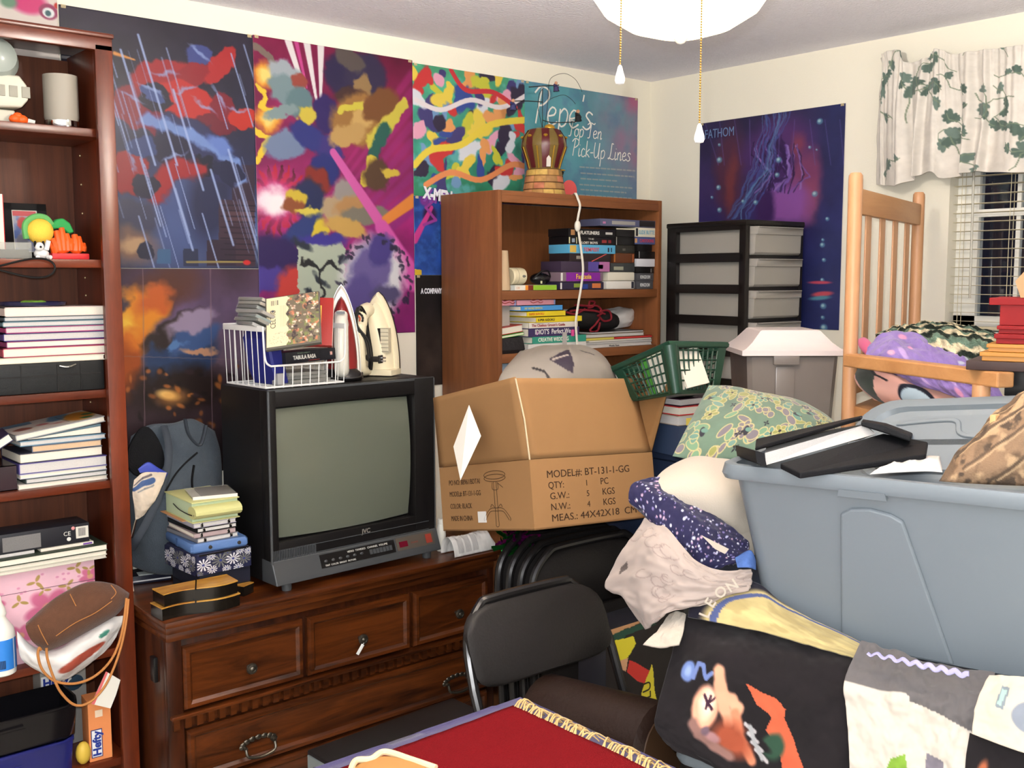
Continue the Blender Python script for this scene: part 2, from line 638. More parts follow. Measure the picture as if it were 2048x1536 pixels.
# valance with an ivy print
cv = Canvas(420, 210, (204, 197, 188))
cv.shade(30, 5, 0.05)
rg = random.Random(12)
def leaf_star(cv, u, v, r, rot, col, n=5):
 for k in range(n):
  a = rot + (k - (n - 1) / 2) * 0.75
  cv.ell(u + math.cos(a) * r * 0.55, v + math.sin(a) * r * 0.55, r * 0.62, r * 0.36, col, a, 0.3)
 cv.ell(u, v, r * 0.4, r * 0.4, col, 0, 0.4)
for k in range(36):
 u, v = rg.uniform(0, 2.0), rg.uniform(0.0, 1.0)
 a = rg.uniform(0, 6.28)
 pts = [(u, v)]
 for s in range(7):
  a += rg.uniform(-0.9, 0.9)
  u += math.cos(a) * 0.05
  v += math.sin(a) * 0.05
  pts.append((u, v))
  if rg.random() < 0.42:
   g = rg.uniform(-12, 14)
   leaf_star(cv, u + rg.uniform(-.03, .03), v + rg.uniform(-.03, .03), rg.uniform(0.030, 0.054), rg.uniform(0, 6.28),
      (88 + g, 104 + g, 96 + g))
 cv.path(pts, 0.004, (112, 124, 104), 0.6, 0.9)
cv.shade(10, 9, 0.05)
top = [(1762, 116), (1772, 102), (1800, 101), (1810, 124), (1850, 117), (1868, 99), (1888, 101), (1905, 108), (1960, 100), (2040, 91), (2180, 74)]
rod = [(1764, 140), (1774, 138), (1797, 140), (1812, 142), (1848, 140), (1868, 137), (1888, 137), (1905, 136), (1960, 128), (2040, 120), (2180, 104)]
mid = [(1757, 235), (1772, 238), (1792, 240), (1812, 240), (1838, 238), (1862, 236), (1888, 234), (1912, 232), (1960, 228), (2040, 222), (2180, 210)]
bot = [(1755, 369), (1773, 371), (1795, 372), (1818, 362), (1832, 352), (1862, 344), (1882, 356), (1912, 352), (1946, 343), (2040, 345), (2180, 330)]
rows = []
for ri, rw in enumerate((top, rod, mid, bot)):
 rr = []
 for ci, (a, b) in enumerate(rw):
  xx = -0.085 - (0.0, 0.004, 0.012, 0.02)[ri]
  if ci == 0:
   xx = -0.03
  rr.append(P(a, b, x=xx))
 rows.append(rr)
G = grid_points(rows, 420, 210)
uu = np.linspace(0, 1, 420)[None, :]
vv = np.linspace(0, 1, 210)[:, None]
fold = np.sin(uu * 60 + np.sin(uu * 23) * 1.6 + vv * 0.9) * (0.008 + 0.010 * vv) + np.sin(uu * 190) * 0.004 * (1 - vv)
G[..., 0] += fold * np.minimum(1, uu * 18)
G[..., 1] += np.cos(uu * 60 + 0.7) * 0.006 * vv
surf('valance', G, painted('printed_cotton', 0.85, 0.15, sheen=0.2), None, cv, thick=0.0015, wr=0.003, wcell=24,
  label='gathered cream valance printed with green ivy, above the window blind', cat='curtain')
# ------------------------------------------------------------------ ceiling fan light
M_bowl = mat('frosted_bowl', (255, 244, 215), 0.4, 0.3, emit=(255, 226, 165), estr=12.0)
M_brass = mat('polished_brass', (190, 150, 80), 0.25, 0.5, metal=1.0)
fan = T('ceiling_light', 'glowing round frosted ceiling light with two hanging pull chains', 'lamp', (BOWL.x, BOWL.y, HC))
zb = BOWL.z - HC
MB().lathe([(0.178, zb + 0.060), (0.180, zb + 0.045), (0.172, zb + 0.01), (0.146, zb - 0.028), (0.10, zb - 0.056), (0.05, zb - 0.071), (0.0, zb - 0.076)], n=40, caps=False).build('glass_bowl', M_bowl, fan)
MB().lathe([(0.0, 0.0), (0.07, -0.002), (0.075, -0.03), (0.03, -0.05), (0.014, -0.06), (0.014, zb - 0.06), (0, zb - 0.06)], n=24, caps=False).build('stem', M_white, fan)
MB().lathe([(0.012, zb - 0.070), (0.014, zb - 0.078), (0.007, zb - 0.086), (0, zb - 0.088)], n=16).build('finial', M_white, fan)
Mi = WM[fan.name].inverted()
for (x0, y0, x1, y1, dd) in ((1243, -20, 1240, 133, 1.83), (1404, -20, 1399, 250, 1.80)):
 a, b = Mi @ P(x0, y0, d=dd), Mi @ P(x1, y1, d=dd)
 ch = MB()
 nb = int((a - b).length / 0.0045)
 for k in range(nb):
  ch.ball(a.lerp(b, k / nb), 0.0019, n=6)
 ch.tube([a, b], 0.0006, 5)
 c_ = ch.build('pull_chain', M_brass, fan)
 kb = MB().lathe([(0.001, 0.003), (0.0035, 0.0), (0.0055, -0.008), (0.0085, -0.018), (0.0092, -0.024), (0.007, -0.0295), (0.001, -0.031)], b, n=16)
 kb.build('pull_knob', mat('white_porcelain', (250, 248, 245), 0.25, 0.5), c_)
# ================================================================== large furniture
W_red = wood('mahogany', (62, 24, 11), (116, 48, 22), 0.28, (6, 6, 0.7), 0.5)
W_redx = wood('mahogany_along', (62, 24, 11), (116, 48, 22), 0.28, (0.7, 6, 6), 0.5)
W_back = wood('bookcase_backing', (70, 36, 22), (100, 54, 32), 0.5, (14, 14, 0.6), 0.3)
W_pine = wood('dark_pine', (34, 13, 5), (102, 50, 17), 0.3, (0.8, 7, 9), 0.5, 1.8, band=3.2)
W_pinez = wood('dark_pine_upright', (30, 11, 5), (76, 35, 14), 0.3, (7, 7, 0.8), 0.5, 1.8, band=3.2)
W_oak = wood('brown_veneer', (108, 64, 36), (136, 84, 48), 0.45, (8, 8, 0.8), 0.35)
W_oakx = wood('brown_veneer_along', (108, 64, 36), (136, 84, 48), 0.45, (0.8, 8, 8), 0.35)
M_black = mat('black_plastic', (22, 20, 20), 0.35, 0.4)
M_hole = mat('peg_metal', (190, 170, 130), 0.4, 0.5, metal=0.6)
# ---- tall mahogany bookcase at the left
BX0, BX1, BYF, BYB = -3.42, -2.443, -0.30, -0.012
bc = T('bookcase', 'tall reddish mahogany bookcase crammed with books at the left edge', 'bookcase', ((BX0 + BX1) / 2, (BYF + BYB) / 2, 0))
ox, oy = (BX0 + BX1) / 2, (BYF + BYB) / 2
HB = 2.238
def bxp(name, m, x0, x1, y0, y1, z0, z1, bev=0.002, par=bc):
 return MB().bx(x0 - ox, x1 - ox, y0 - oy, y1 - oy, z0, z1, bev=bev).build(name, m, par)
bxp('side_panel', W_red, BX1 - 0.022, BX1, BYF + 0.02, BYB, 0, HB - 0.02)
bxp('side_panel', W_red, BX0, BX0 + 0.022, BYF + 0.02, BYB, 0, HB - 0.02)
bxp('back_panel', W_back, BX0 + 0.022, BX1 - 0.022, BYB - 0.008, BYB, 0.02, HB - 0.03, 0)
bxp('face_stile', W_red, BX1 - 0.044, BX1 + 0.002, BYF, BYF + 0.02, 0, HB - 0.03)
bxp('face_stile', W_red, BX0, BX0 + 0.044, BYF, BYF + 0.02, 0, HB - 0.03)
bxp('top_rail', W_redx, BX0, BX1 + 0.002, BYF, BYF + 0.02, HB - 0.045, HB - 0.012)
bxp('top_board', W_redx, BX0 - 0.004, BX1 + 0.006, BYF - 0.006, BYB, HB - 0.012, HB, 0.004)
SH = [1.992, 1.648, 1.298, 1.048, 0.575, 0.258]
SHF = BYF + 0.022
for z in SH:
 bxp('shelf', W_redx, BX0 + 0.023, BX1 - 0.023, SHF, BYB - 0.009, z - 0.022, z)
for z in (1.94, 1.86, 1.78, 1.60, 1.55, 1.245, 1.02):
 for yy in (-0.09,):
  MB().ball((BX1 - 0.0225 - ox, yy - oy, z), 0.003, n=8).build('shelf_pin_hole', M_hole, bc)
# ---- dark pine dresser under the television
DX0, DX1, DZ = -2.425, -1.285, 0.69
dr = T('dresser', 'dark stained pine dresser with round knobs under the television', 'dresser', ((DX0 + DX1) / 2, -0.25, 0))
ox, oy = (DX0 + DX1) / 2, -0.25
def dp(name, m, x0, x1, y0, y1, z0, z1, bev=0.003, par=dr, lab=None):
 return MB().bx(x0 - ox, x1 - ox, y0 - oy, y1 - oy, z0, z1, bev=bev).build(name, m, par, label=lab)
dp('carcass', W_pinez, DX0, DX1, -0.455, -0.014, 0.05, 0.655)
dp('plinth', W_pine, DX0 + 0.01, DX1 - 0.01, -0.45, -0.02, 0.0, 0.06)
tp = MB()
tp.bx(DX0 - 0.012 - ox, DX1 + 0.012 - ox, -0.505 - oy, -0.014 - oy, DZ - 0.018, DZ, bev=0.006)
tp.bx(DX0 - 0.006 - ox, DX1 + 0.006 - ox, -0.492 - oy, -0.014 - oy, DZ - 0.040, DZ - 0.018, bev=0.008)
tp.bx(DX0 - 0.001 - ox, DX1 + 0.001 - ox, -0.478 - oy, -0.014 - oy, DZ - 0.066, DZ - 0.040, bev=0.009)
tp.build('top_board', W_pine, dr)
dp('corner_post', W_pinez, DX0 + 0.001, DX0 + 0.045, -0.472, -0.44, 0.03, 0.63)
dp('corner_post', W_pinez, DX1 - 0.03, DX1 - 0.001, -0.472, -0.44, 0.03, 0.63)
M_pew = mat('dark_pewter', (92, 86, 76), 0.35, 0.5, metal=0.85)
def drawer_front(x0, x1, z0, z1, edge=0.024):
 mb = MB()
 cx, cz, wx, wz = (x0 + x1) / 2 - ox, (z0 + z1) / 2, (x1 - x0) / 2, (z1 - z0) / 2
 yb, ym_, yf = -0.456 - oy, -0.470 - oy, -0.481 - oy
 rings = []
 for (e, yy) in ((0, yb), (0, ym_), (0.006, yf), (edge - 0.008, yf), (edge, ym_ - 0.003), (edge + 0.004, ym_ - 0.002)):
  rings.append([(cx - wx + e, yy, cz - wz + e), (cx + wx - e, yy, cz - wz + e), (cx + wx - e, yy, cz + wz - e), (cx - wx + e, yy, cz + wz - e)])
 mb.loft(rings)
 bmesh.ops.recalc_face_normals(mb.bm, faces=mb.bm.faces[:])
 return mb
def knob(par, x, z, y=-0.473):
 Mx = Matrix.Rotation(math.radians(90), 4, 'X')
 return MB().lathe([(0.006, 0.0), (0.006, 0.010), (0.013, 0.015), (0.0165, 0.021), (0.014, 0.0275), (0.009, 0.029), (0.008, 0.0275), (0.004, 0.031), (0.0, 0.0315)],
      (x - ox, y - oy, z), 20, M=Mx).build('knob', M_pew, par)
for (x0, x1, kx) in ((-2.378, -2.012, -2.187), (-1.996, -1.632, -1.818), (-1.616, -1.312, -1.446)):
 d_ = drawer_front(x0, x1, 0.425, 0.602).build('drawer', W_pine, dr, smooth=20)
 knob(d_, kx, 0.502)
# dentil moulding
dn = MB()
dn.bx(DX0 + 0.006 - ox, DX1 - 0.006 - ox, -0.488 - oy, -0.455 - oy, 0.408, 0.419, bev=0.003)
x = DX0 + 0.012
while x < DX1 - 0.02:
 dn.bx(x - ox, x + 0.017 - ox, -0.482 - oy, -0.455 - oy, 0.378, 0.409)
 x += 0.033
dn.bx(DX0 + 0.006 - ox, DX1 - 0.006 - ox, -0.464 - oy, -0.455 - oy, 0.374, 0.41)
dn.build('dentil_moulding', W_pine, dr, smooth=0)
for (z0, z1, pz) in ((0.215, 0.366, 0.26), (0.055, 0.205, 0.12)):
 d_ = drawer_front(DX0 + 0.052, DX1 - 0.032, z0, z1).build('drawer', W_pine, dr, smooth=20)
 for cx in (-2.165, -1.447):
  pl = MB()
  yy = -0.478 - oy
  rp = random.Random(3)
  for k in range(9):
   a = k / 8 * PI
   pl.ball((cx - ox + math.cos(a) * 0.05, yy, pz + 0.012 + math.sin(a) * 0.018), 0.008, (1.3, 0.5, 1.0), 8)
  pl.tube(curve3([(cx - ox - 0.045, yy - 0.012, pz + 0.008), (cx - ox - 0.04, yy - 0.02, pz - 0.012), (cx - ox, yy - 0.022, pz - 0.020), (cx - ox + 0.04, yy - 0.02, pz - 0.012), (cx - ox + 0.045, yy - 0.012, pz + 0.008)], 20), 0.0045, 8)
  for s in (-1, 1):
   pl.tube([(cx - ox + s * 0.045, yy + 0.008, pz + 0.010), (cx - ox + s * 0.045, yy - 0.014, pz + 0.010)], 0.006, 8)
  pl.build('bail_pull', M_pew, d_)
# the key tag hanging from the middle knob
tgm = MB()
ka = Vector((-1.826, -0.510, 0.497))
tgm.box((0, 0, -0.022), (0.011, 0.0012, 0.034), bev=0.0005)
tgm.tube([(0, 0.0, 0.0), (0, 0, -0.007)], 0.0008, 5)
tag_o = tgm.build('paper_tag', mat('tag_white', (245, 245, 240), 0.5), None, label='small white paper tag hanging off the middle dresser knob', cat='tag')
tag_o.matrix_world = frame(ka, (0, math.radians(38), 0))
WM[tag_o.name] = frame(ka, (0, math.radians(38), 0))
# black latch on the dresser side
MB().box((0, 0, 0.035), (0.012, 0.030, 0.07), bev=0.003).build('side_clip', M_black, dr)
bpy.data.objects['side_clip'].location = (DX0 - 0.005 - ox, -0.40 - oy, 0.50)
# ---- brown bookcase in the corner
CX0, CX1, CYF, CYB, CH = -1.150, -0.305, -0.340, -0.012, 1.900
b2 = T('bookcase', 'medium brown veneer bookcase in the corner with video tapes and paperbacks', 'bookcase', ((CX0 + CX1) / 2, (CYF + CYB) / 2, 0))
ox, oy = (CX0 + CX1) / 2, (CYF + CYB) / 2
def cp_(name, m, x0, x1, y0, y1, z0, z1, bev=0.0015):
 return MB().bx(x0 - ox, x1 - ox, y0 - oy, y1 - oy, z0, z1, bev=bev).build(name, m, b2)
cp_('side_panel', W_oak, CX0, CX0 + 0.018, CYF, CYB, 0, CH - 0.001)
cp_('side_panel', W_oak, CX1 - 0.018, CX1, CYF, CYB, 0, CH - 0.001)
cp_('back_panel', W_oak, CX0 + 0.018, CX1 - 0.018, CYB - 0.006, CYB, 0.03, CH - 0.02, 0)
cp_('top_board', W_oakx, CX0 + 0.018, CX1 - 0.018, CYF + 0.002, CYB, CH - 0.018, CH - 0.001)
cp_('top_rail', W_oakx, CX0 + 0.018, CX1 - 0.018, CYF, CYF + 0.016, CH - 0.042, CH - 0.018)
S2 = [1.552, 1.330, 0.98, 0.60, 0.10]
for z in S2:
 cp_('shelf', W_oakx, CX0 + 0.0185, CX1 - 0.0185, CYF + 0.004, CYB - 0.007, z - 0.032, z)
# ---- black tower of translucent drawers
tw = T('drawer_tower', 'tall black tower of clear drawers beside the brown bookcase', 'storage drawers', (-0.180, -0.600, 0), (0, 0, math.radians(-4)))
TWW, TWD, TWH = 0.325, 0.40, 1.806
M_tw = mat('tower_black', (22, 18, 17), 0.3, 0.4)
M_clear = mat('clear_polystyrene', (158, 153, 146), 0.16, 0.5, alpha=0.86)
hx, hy = TWW / 2, TWD / 2
pitches = [0.1165] * 6 + [0.18] * 5
fr = MB()
for sx in (-1, 1):
 for sy in (-1, 1):
  fr.bx(sx * hx - (0.022 if sx > 0 else 0), sx * hx + (0.022 if sx < 0 else 0), sy * hy - (0.05 if sy > 0 else 0), sy * hy + (0.032 if sy < 0 else 0), 0.0, TWH - 0.004, bev=0.003)
z = TWH - 0.018
zs = [z]
for p_ in pitches:
 z -= p_
 zs.append(z)
for z in zs:
 for sx in (-1, 1):
  fr.bx(sx * hx - (0.012 if sx > 0 else 0), sx * hx + (0.012 if sx < 0 else 0), -hy + 0.01, hy - 0.01, z - 0.018, z + 0.016, bev=0.002)
 fr.bx(-hx + 0.01, hx - 0.01, -hy + 0.002, hy - 0.02, z - 0.005, z + 0.005)
fr.bx(-hx, hx, hy - 0.012, hy - 0.004, 0.05, TWH - 0.03)
fr.build('frame', M_tw, tw, smooth=0)
MB().bx(-hx - 0.004, hx + 0.004, -hy - 0.004, hy + 0.002, TWH - 0.020, TWH, bev=0.006).build('top_panel', M_tw, tw)
for zt, zb_ in zip(zs, zs[1:]):
 zt, zb_ = zt - 0.006, zb_ + 0.007
 m_ = MB()
 prof = [(-hx + 0.026, -hy + 0.004), (-hx + 0.034, -hy - 0.016), (hx - 0.034, -hy - 0.016), (hx - 0.026, -hy + 0.004)]
 ring = lambda z, g: [(x_, y_ + (g if y_ < -hy + 0.003 else 0), z) for x_, y_ in prof] + [(hx - 0.026, hy - 0.03, z), (-hx + 0.026, hy - 0.03, z)]
 m_.loft([ring(zb_, 0.010), ring(zb_ + 0.010, 0.002), ring(zt - 0.030, 0.0), ring(zt - 0.028, -0.008), ring(zt, -0.010)], caps=False)
 d_ = m_.build('drawer', M_clear, tw, mods=[('solid', 0.003)], smooth=25)
 MB().bx(-hx + 0.04, hx - 0.04, -hy - 0.033, -hy - 0.012, zt - 0.004, zt - 0.0005, bev=0.0015).build('drawer_lip', M_clear, d_)
# ---- television
TVW, TVD, TVH = 0.612, 0.27, 0.588
tv = T('television', 'large old black tube television standing on the dresser', 'television', (-1.785, -0.419, DZ), (0, 0, math.radians(2.6)))
M_tv = mat('tv_cabinet', (20, 18, 18), 0.45, 0.35, bump=0.05, bscale=500)
M_tvg = mat('tv_grey_trim', (66, 68, 70), 0.35, 0.5)
M_scr = mat('tv_glass', (96, 100, 88), 0.16, 0.6, var=0.04, vscale=3, coat=0.3)
hw = TVW / 2
z0 = 0.022
c_ = MB()
# cabinet as a hollow frame round the screen: four rails and the body behind
SX0, SX1, SZ0, SZ1 = -0.266, 0.212, 0.150, 0.530
c_.bx(-hw, hw, 0.035, TVD, z0, TVH, bev=0.006)
c_.build('cabinet', M_tv, tv)
b_ = MB()
b_.bx(-hw, SX0 - 0.012, -0.006, 0.04, z0 + 0.065, TVH, bev=0.004)
b_.bx(SX1 + 0.012, hw, -0.006, 0.04, z0 + 0.065, TVH, bev=0.004)
b_.bx(-hw + 0.004, hw - 0.004, -0.004, 0.04, SZ1 + 0.008, TVH - 0.002, bev=0.004)
b_.bx(-hw + 0.004, hw - 0.004, -0.004, 0.04, z0 + 0.060, SZ0 - 0.008, bev=0.004)
bz = b_.build('bezel', M_tv, tv)
bulge = MB()
rings = []
rows = []
NU, NV = 28, 22
for j in range(NV + 1):
 row = []
 for i in range(NU + 1):
  a, b = i / NU * 2 - 1, j / NV * 2 - 1
  k = 0.024 * (1 - 0.5 * a * a - 0.5 * b * b)
  pinch_x = 1 + 0.018 * (1 - b * b)
  pinch_z = 1 + 0.022 * (1 - a * a)
  row.append(((SX0 + SX1) / 2 + a * pinch_x * (SX1 - SX0) / 2, 0.022 - k, (SZ0 + SZ1) / 2 + b * pinch_z * (SZ1 - SZ0) / 2))
 rows.append(row)
vs = [[bulge.bm.verts.new(p) for p in r] for r in rows]
for j in range(NV):
 for i in range(NU):
  bulge.bm.faces.new([vs[j][i], vs[j][i + 1], vs[j + 1][i + 1], vs[j + 1][i]])
bulge.build('screen', M_scr, tv, smooth=180)
gr = MB()
gr.tube([(-hw + 0.002, -0.008, z0 + 0.06), (-hw + 0.002, -0.008, TVH - 0.002)], 0.004, 8)
gr.bx(-hw + 0.002, hw - 0.002, -0.005, 0.0, TVH - 0.006, TVH + 0.001)
gr.tube([(-hw + 0.03, -0.006, SZ0 - 0.032), (hw - 0.03, -0.006, SZ0 - 0.032)], 0.0014, 6)
gr.tube([(-hw + 0.03, -0.006, SZ0 - 0.058), (hw - 0.03, -0.006, SZ0 - 0.058)], 0.0014, 6)
gr.tube([(hw - 0.003, -0.006, z0 + 0.06), (hw - 0.003, -0.006, TVH - 0.002)], 0.002, 8)
gr.build('trim_line', M_tvg, tv)
# sloping grey control panel along the foot
cpn = MB()
cpn.prism([(-hw, -0.034, z0), (-hw, 0.05, z0), (-hw, 0.05, z0 + 0.072), (-hw, -0.008, z0 + 0.068), (-hw, -0.030, z0 + 0.012)], (TVW, 0, 0))
pan = cpn.build('control_panel', M_tvg, tv, smooth=0, mods=[('bev', 0.003)])
nrm = Vector((0, -0.056, 0.022)).normalized()
def on_panel(x, t):
 """t from the lower to the upper edge of the sloping face"""
 a, b = Vector((x, -0.030, z0 + 0.012)), Vector((x, -0.008, z0 + 0.068))
 return a.lerp(b, t)
def pplate(name, x0, x1, t0, t1, m, h=0.0012):
 p = [on_panel(x0, t0), on_panel(x1, t0), on_panel(x1, t1), on_panel(x0, t1)]
 o_ = Vector((0, -0.93, 0.365))
 return MB().prism(p, o_ * h).build(name, m, pan, smooth=0)
pplate('control_strip', -0.148, 0.128, 0.18, 0.86, M_black)
pplate('display_window', 0.135, 0.285, 0.2, 0.88, mat('tv_label_plate', (82, 74, 66), 0.3))
pplate('led_window', 0.145, 0.178, 0.36, 0.66, mat('led_red', (96, 16, 34), 0.2), 0.0018)
pplate('power_button', 0.252, 0.276, 0.30, 0.78, mat('red_button', (140, 52, 40), 0.4), 0.0024)
M_ink_w = mat('white_ink', (210, 208, 200), 0.5)
M_ink_k = mat('black_ink', (26, 24, 24), 0.6)
up_ = (on_panel(0, 1) - on_panel(0, 0)).normalized()
def ptext(s, x, t, size, m=M_ink_w, h=0.0016):
 o_ = on_panel(x, t) + Vector((0, -0.93, 0.365)) * h
 text(s, size, m, pan, plane_M(o_, (1, 0, 0), up_))
for k in range(6):
 p = on_panel(-0.130 + k * 0.026, 0.5)
 MB().ball(p + Vector((0, -0.0015, 0.0005)), 0.0062, (1, 0.5, 0.7), 10).build('knob', M_tvg, pan)
for k in range(7):
 pplate('button', 0.030 + k * 0.0125, 0.040 + k * 0.0125, 0.35, 0.6, M_tvg, 0.003)
ptext('TINT  COLOR  BRIGHT  PICTURE', -0.135, 0.24, 0.0075)
ptext('VIDEO  TV/VIDEO   CHANNEL  VOLUME', -0.05, 0.68, 0.0085)
ptext('POWER', 0.192, 0.45, 0.008, mat('dull_red_ink', (130, 60, 45), 0.5))
text('JVC', 0.020, mat('silver_ink', (170, 165, 155), 0.3, metal=0.5), bz, plane_M((0.012, -0.0065, SZ0 - 0.030), (1, 0, 0), (0, 0, 1)), bold=0.0004)
gl_ = MB()
for k in range(26):
 gl_.bx(-hw + 0.008 + k * 0.0056, -hw + 0.011 + k * 0.0056, -0.0075, -0.003, z0 + 0.066, z0 + 0.098)
gl_.build('speaker_grille', M_tvg, tv, smooth=0)
for sx in (-1, 1):
 for yy in (-0.012, 0.24):
  MB().lathe([(0.014, 0.0), (0.015, 0.004), (0.015, z0 + 0.002)], (sx * (hw - 0.045), yy, 0), 14).build('foot', M_tvg, tv)
MB().loft([[(-0.26, TVD - 0.002, 0.06), (0.26, TVD - 0.002, 0.06), (0.26, TVD - 0.002, 0.55), (-0.26, TVD - 0.002, 0.55)],
   [(-0.16, TVD + 0.09, 0.12), (0.16, TVD + 0.09, 0.12), (0.16, TVD + 0.09, 0.47), (-0.16, TVD + 0.09, 0.47)]]).build('tube_hump', M_tv, tv)
# ================================================================== posters
M_post = painted('glossy_poster', 0.38, 0.35)
M_postm = painted('poster_paper', 0.5, 0.3)
M_tape = mat('clear_tape', (225, 205, 160), 0.2, 0.5, alpha=0.35)
WHT = (232, 230, 226)
class Wall:
 """paints in the pixels of a wall poster: px -> metres on the wall -> canvas"""
 def __init__(self, plane, x0, x1, z0, z1, res, base):
  self.pl, self.x0, self.x1, self.z0, self.z1 = plane, x0, x1, z0, z1
  self.h = z1 - z0
  self.cv = Canvas(int((x1 - x0) / self.h * res), res, base)
 def m(self, px, py):
  if self.pl == 'A':
   p = P(px, py, y=0)
   return (p.x - self.x0) / self.h, (self.z1 - p.z) / self.h
  p = P(px, py, x=0)
  return (-p.y - self.x0) / self.h, (self.z1 - p.z) / self.h
 def s(self, px, py, r):
  a, b = self.m(px, py), self.m(px, py + 10)
  return r * (b[1] - a[1]) / 10
 def E(self, px, py, rx, ry, col, rot=0, soft=0.12, op=1.0):
  u, v = self.m(px, py)
  self.cv.ell(u, v, self.s(px, py, rx) * 1.18, self.s(px, py, ry), col, math.radians(rot), soft, op)
 def L(self, pts, wd, col, soft=0.5, op=1.0):
  q = [self.m(*p) for p in pts]
  self.cv.path(q, self.s(pts[0][0], pts[0][1], wd), col, soft, op)
 def taper(self, a, b, w0, w1, col, soft=0.4, op=1.0):
  p, q = self.m(*a), self.m(*b)
  self.cv.seg(p[0], p[1], q[0], q[1], self.s(a[0], a[1], w0), col, soft, op, self.s(a[0], a[1], w1))
 def G(self, pts, col, op=1.0):
  self.cv.poly([self.m(*p) for p in pts], col, op)
 def build(self, name, label, m, off=0.003, wav=0.0012):
  nv, nu = self.cv.h, self.cv.w
  self.cv.a *= 0.86
  if self.pl == 'A':
   G = flat((self.x0, -off, self.z1), (self.x1, -off, self.z1), (self.x0, -off, self.z0), nu, nv)
   ax = 1
  else:
   G = flat((-off, -self.x0, self.z1), (-off, -self.x1, self.z1), (-off, -self.x0, self.z0), nu, nv)
   ax = 0
  G[..., ax] -= vnoise(nv, nu, max(20, nv / 3), len(label), 2) * wav * 2
  o = surf(name, G, m, None, self.cv, thick=0.0003, label=label, cat='poster')
  WM[o.name] = Matrix.Translation(o.location)
  for a in (self.x0 + 0.012, self.x1 - 0.012):
   c = (a, -off - 0.0035, self.z1 - 0.004) if self.pl == 'A' else (-off - 0.0035, -a, self.z1 - 0.004)
   s_ = (0.014, 0.0006, 0.010) if self.pl == 'A' else (0.0006, 0.014, 0.010)
   if off > 0.002:
    MB().box(c, s_).build('tape', M_tape, o, wc=True, smooth=0)
  return o
# ---- dark rainy city poster with tumbling red and blue forms
w1 = Wall('A', -2.478, -1.8842, 1.6285, 2.366, 300, (40, 37, 60))
c = w1.cv
c.gradv([(0, (40, 34, 50)), (0.35, (38, 38, 62)), (0.62, (40, 46, 84)), (0.85, (66, 84, 128)), (1, (52, 56, 84))])
c.shade(60, 3, 0.35)
w1.E(370, 430, 70, 130, (70, 86, 134), 15, 0.9, 0.8)
w1.E(420, 400, 40, 90, (34, 38, 70), 10, 0.7, 0.9)
for (a, b, cc, dd, col) in ((436, 400, 508, 532, (62, 44, 58)), (412, 480, 470, 532, (48, 36, 54)), (455, 420, 508, 445, (82, 56, 66)), (452, 448, 508, 470, (58, 40, 56)), (365, 498, 395, 532, (44, 50, 76)), (462, 330, 508, 402, (52, 38, 56))):
 w1.G([(a, b), (cc, b), (cc, dd), (a, dd)], col)
for k in range(11):
 w1.L([(440 + k % 2 * 8, 410 + k * 11), (508, 412 + k * 11)], 1.5, (36, 26, 42), 0.6)
c.warp(0.05, 14, 40)
BLU, RED, ICE, NVY = (58, 74, 128), (150, 34, 42), (142, 160, 206), (26, 26, 48)
w1.E(268, 215, 44, 40, (124, 30, 46), 20)
w1.E(330, 160, 62, 40, RED, -10)
w1.E(400, 120, 24, 30, (60, 70, 130), 20)
w1.E(388, 150, 40, 22, (138, 32, 44), -20)
w1.E(440, 130, 16, 50, (166, 40, 44), 35)
w1.E(372, 205, 54, 40, (178, 42, 40), 10)
w1.E(440, 215, 22, 34, (120, 28, 46), 0)
w1.E(308, 200, 26, 30, NVY, 0)
w1.E(300, 190, 22, 12, BLU, 20)
w1.E(480, 235, 24, 24, (184, 48, 40), 0)
w1.E(430, 250, 40, 16, (104, 26, 46), 10)
w1.E(330, 260, 50, 28, (110, 26, 50), 20)
w1.E(400, 300, 84, 50, (40, 46, 86), 30)
w1.E(340, 300, 36, 34, (30, 30, 58), 0)
w1.L([(290, 242), (330, 250), (380, 275), (430, 300), (470, 330), (478, 360)], 12, (112, 140, 200), 0.7, 0.95)
w1.E(440, 290, 24, 16, (96, 122, 190), 30, 0.6)
w1.E(405, 335, 24, 24, (22, 24, 46), 0)
w1.E(455, 345, 26, 24, (30, 34, 66), 0)
w1.E(255, 345, 34, 48, (142, 36, 44), 25)
w1.E(280, 295, 30, 22, (44, 60, 110), 0)
w1.L([(310, 395), (330, 350), (360, 335), (395, 340)], 20, (150, 36, 44), 0.5)
w1.E(288, 372, 24, 22, (34, 34, 58), 0)
w1.E(265, 440, 48, 46, (60, 62, 86), 0, 0.5)
w1.E(262, 492, 40, 34, (128, 98, 84), 10, 0.9)
w1.E(262, 490, 22, 14, (196, 160, 120), 10, 0.9, 0.8)
w1.E(290, 505, 14, 18, (40, 42, 62), 0)
for (x_, y_, a) in ((262, 196, 20), (330, 150, -10), (402, 108, 35), (436, 196, 70), (300, 182, 20), (372, 178, -20), (470, 216, 0), (410, 214, 30), (262, 320, 60), (345, 312, -20)):
 w1.E(x_, y_, 20, 3.2, ICE, a, 1.0, 0.75)
c.unwarp()
w1.taper((228, 107), (268, 120), 4, 1.5, (206, 136, 64), 0.9)
rr = random.Random(4)
for k in range(46):
 x_, y_ = rr.uniform(180, 500), rr.uniform(60, 470)
 L_ = rr.uniform(40, 170)
 w1.L([(x_, y_), (x_ + L_ * 0.30, y_ + L_)], rr.uniform(0.7, 1.8), (150, 166, 210), 0.9, rr.uniform(0.35, 0.9))
for (x_, y_, L_) in ((275, 70, 260), (240, 100, 230), (345, 180, 200), (330, 320, 180), (420, 340, 150), (455, 300, 220)):
 w1.L([(x_, y_), (x_ + L_ * 0.3, y_ + L_)], 2.4, (160, 178, 224), 0.9, 0.85)
w1.L([(372, 524), (488, 524)], 1.8, (150, 134, 80), 0.6)
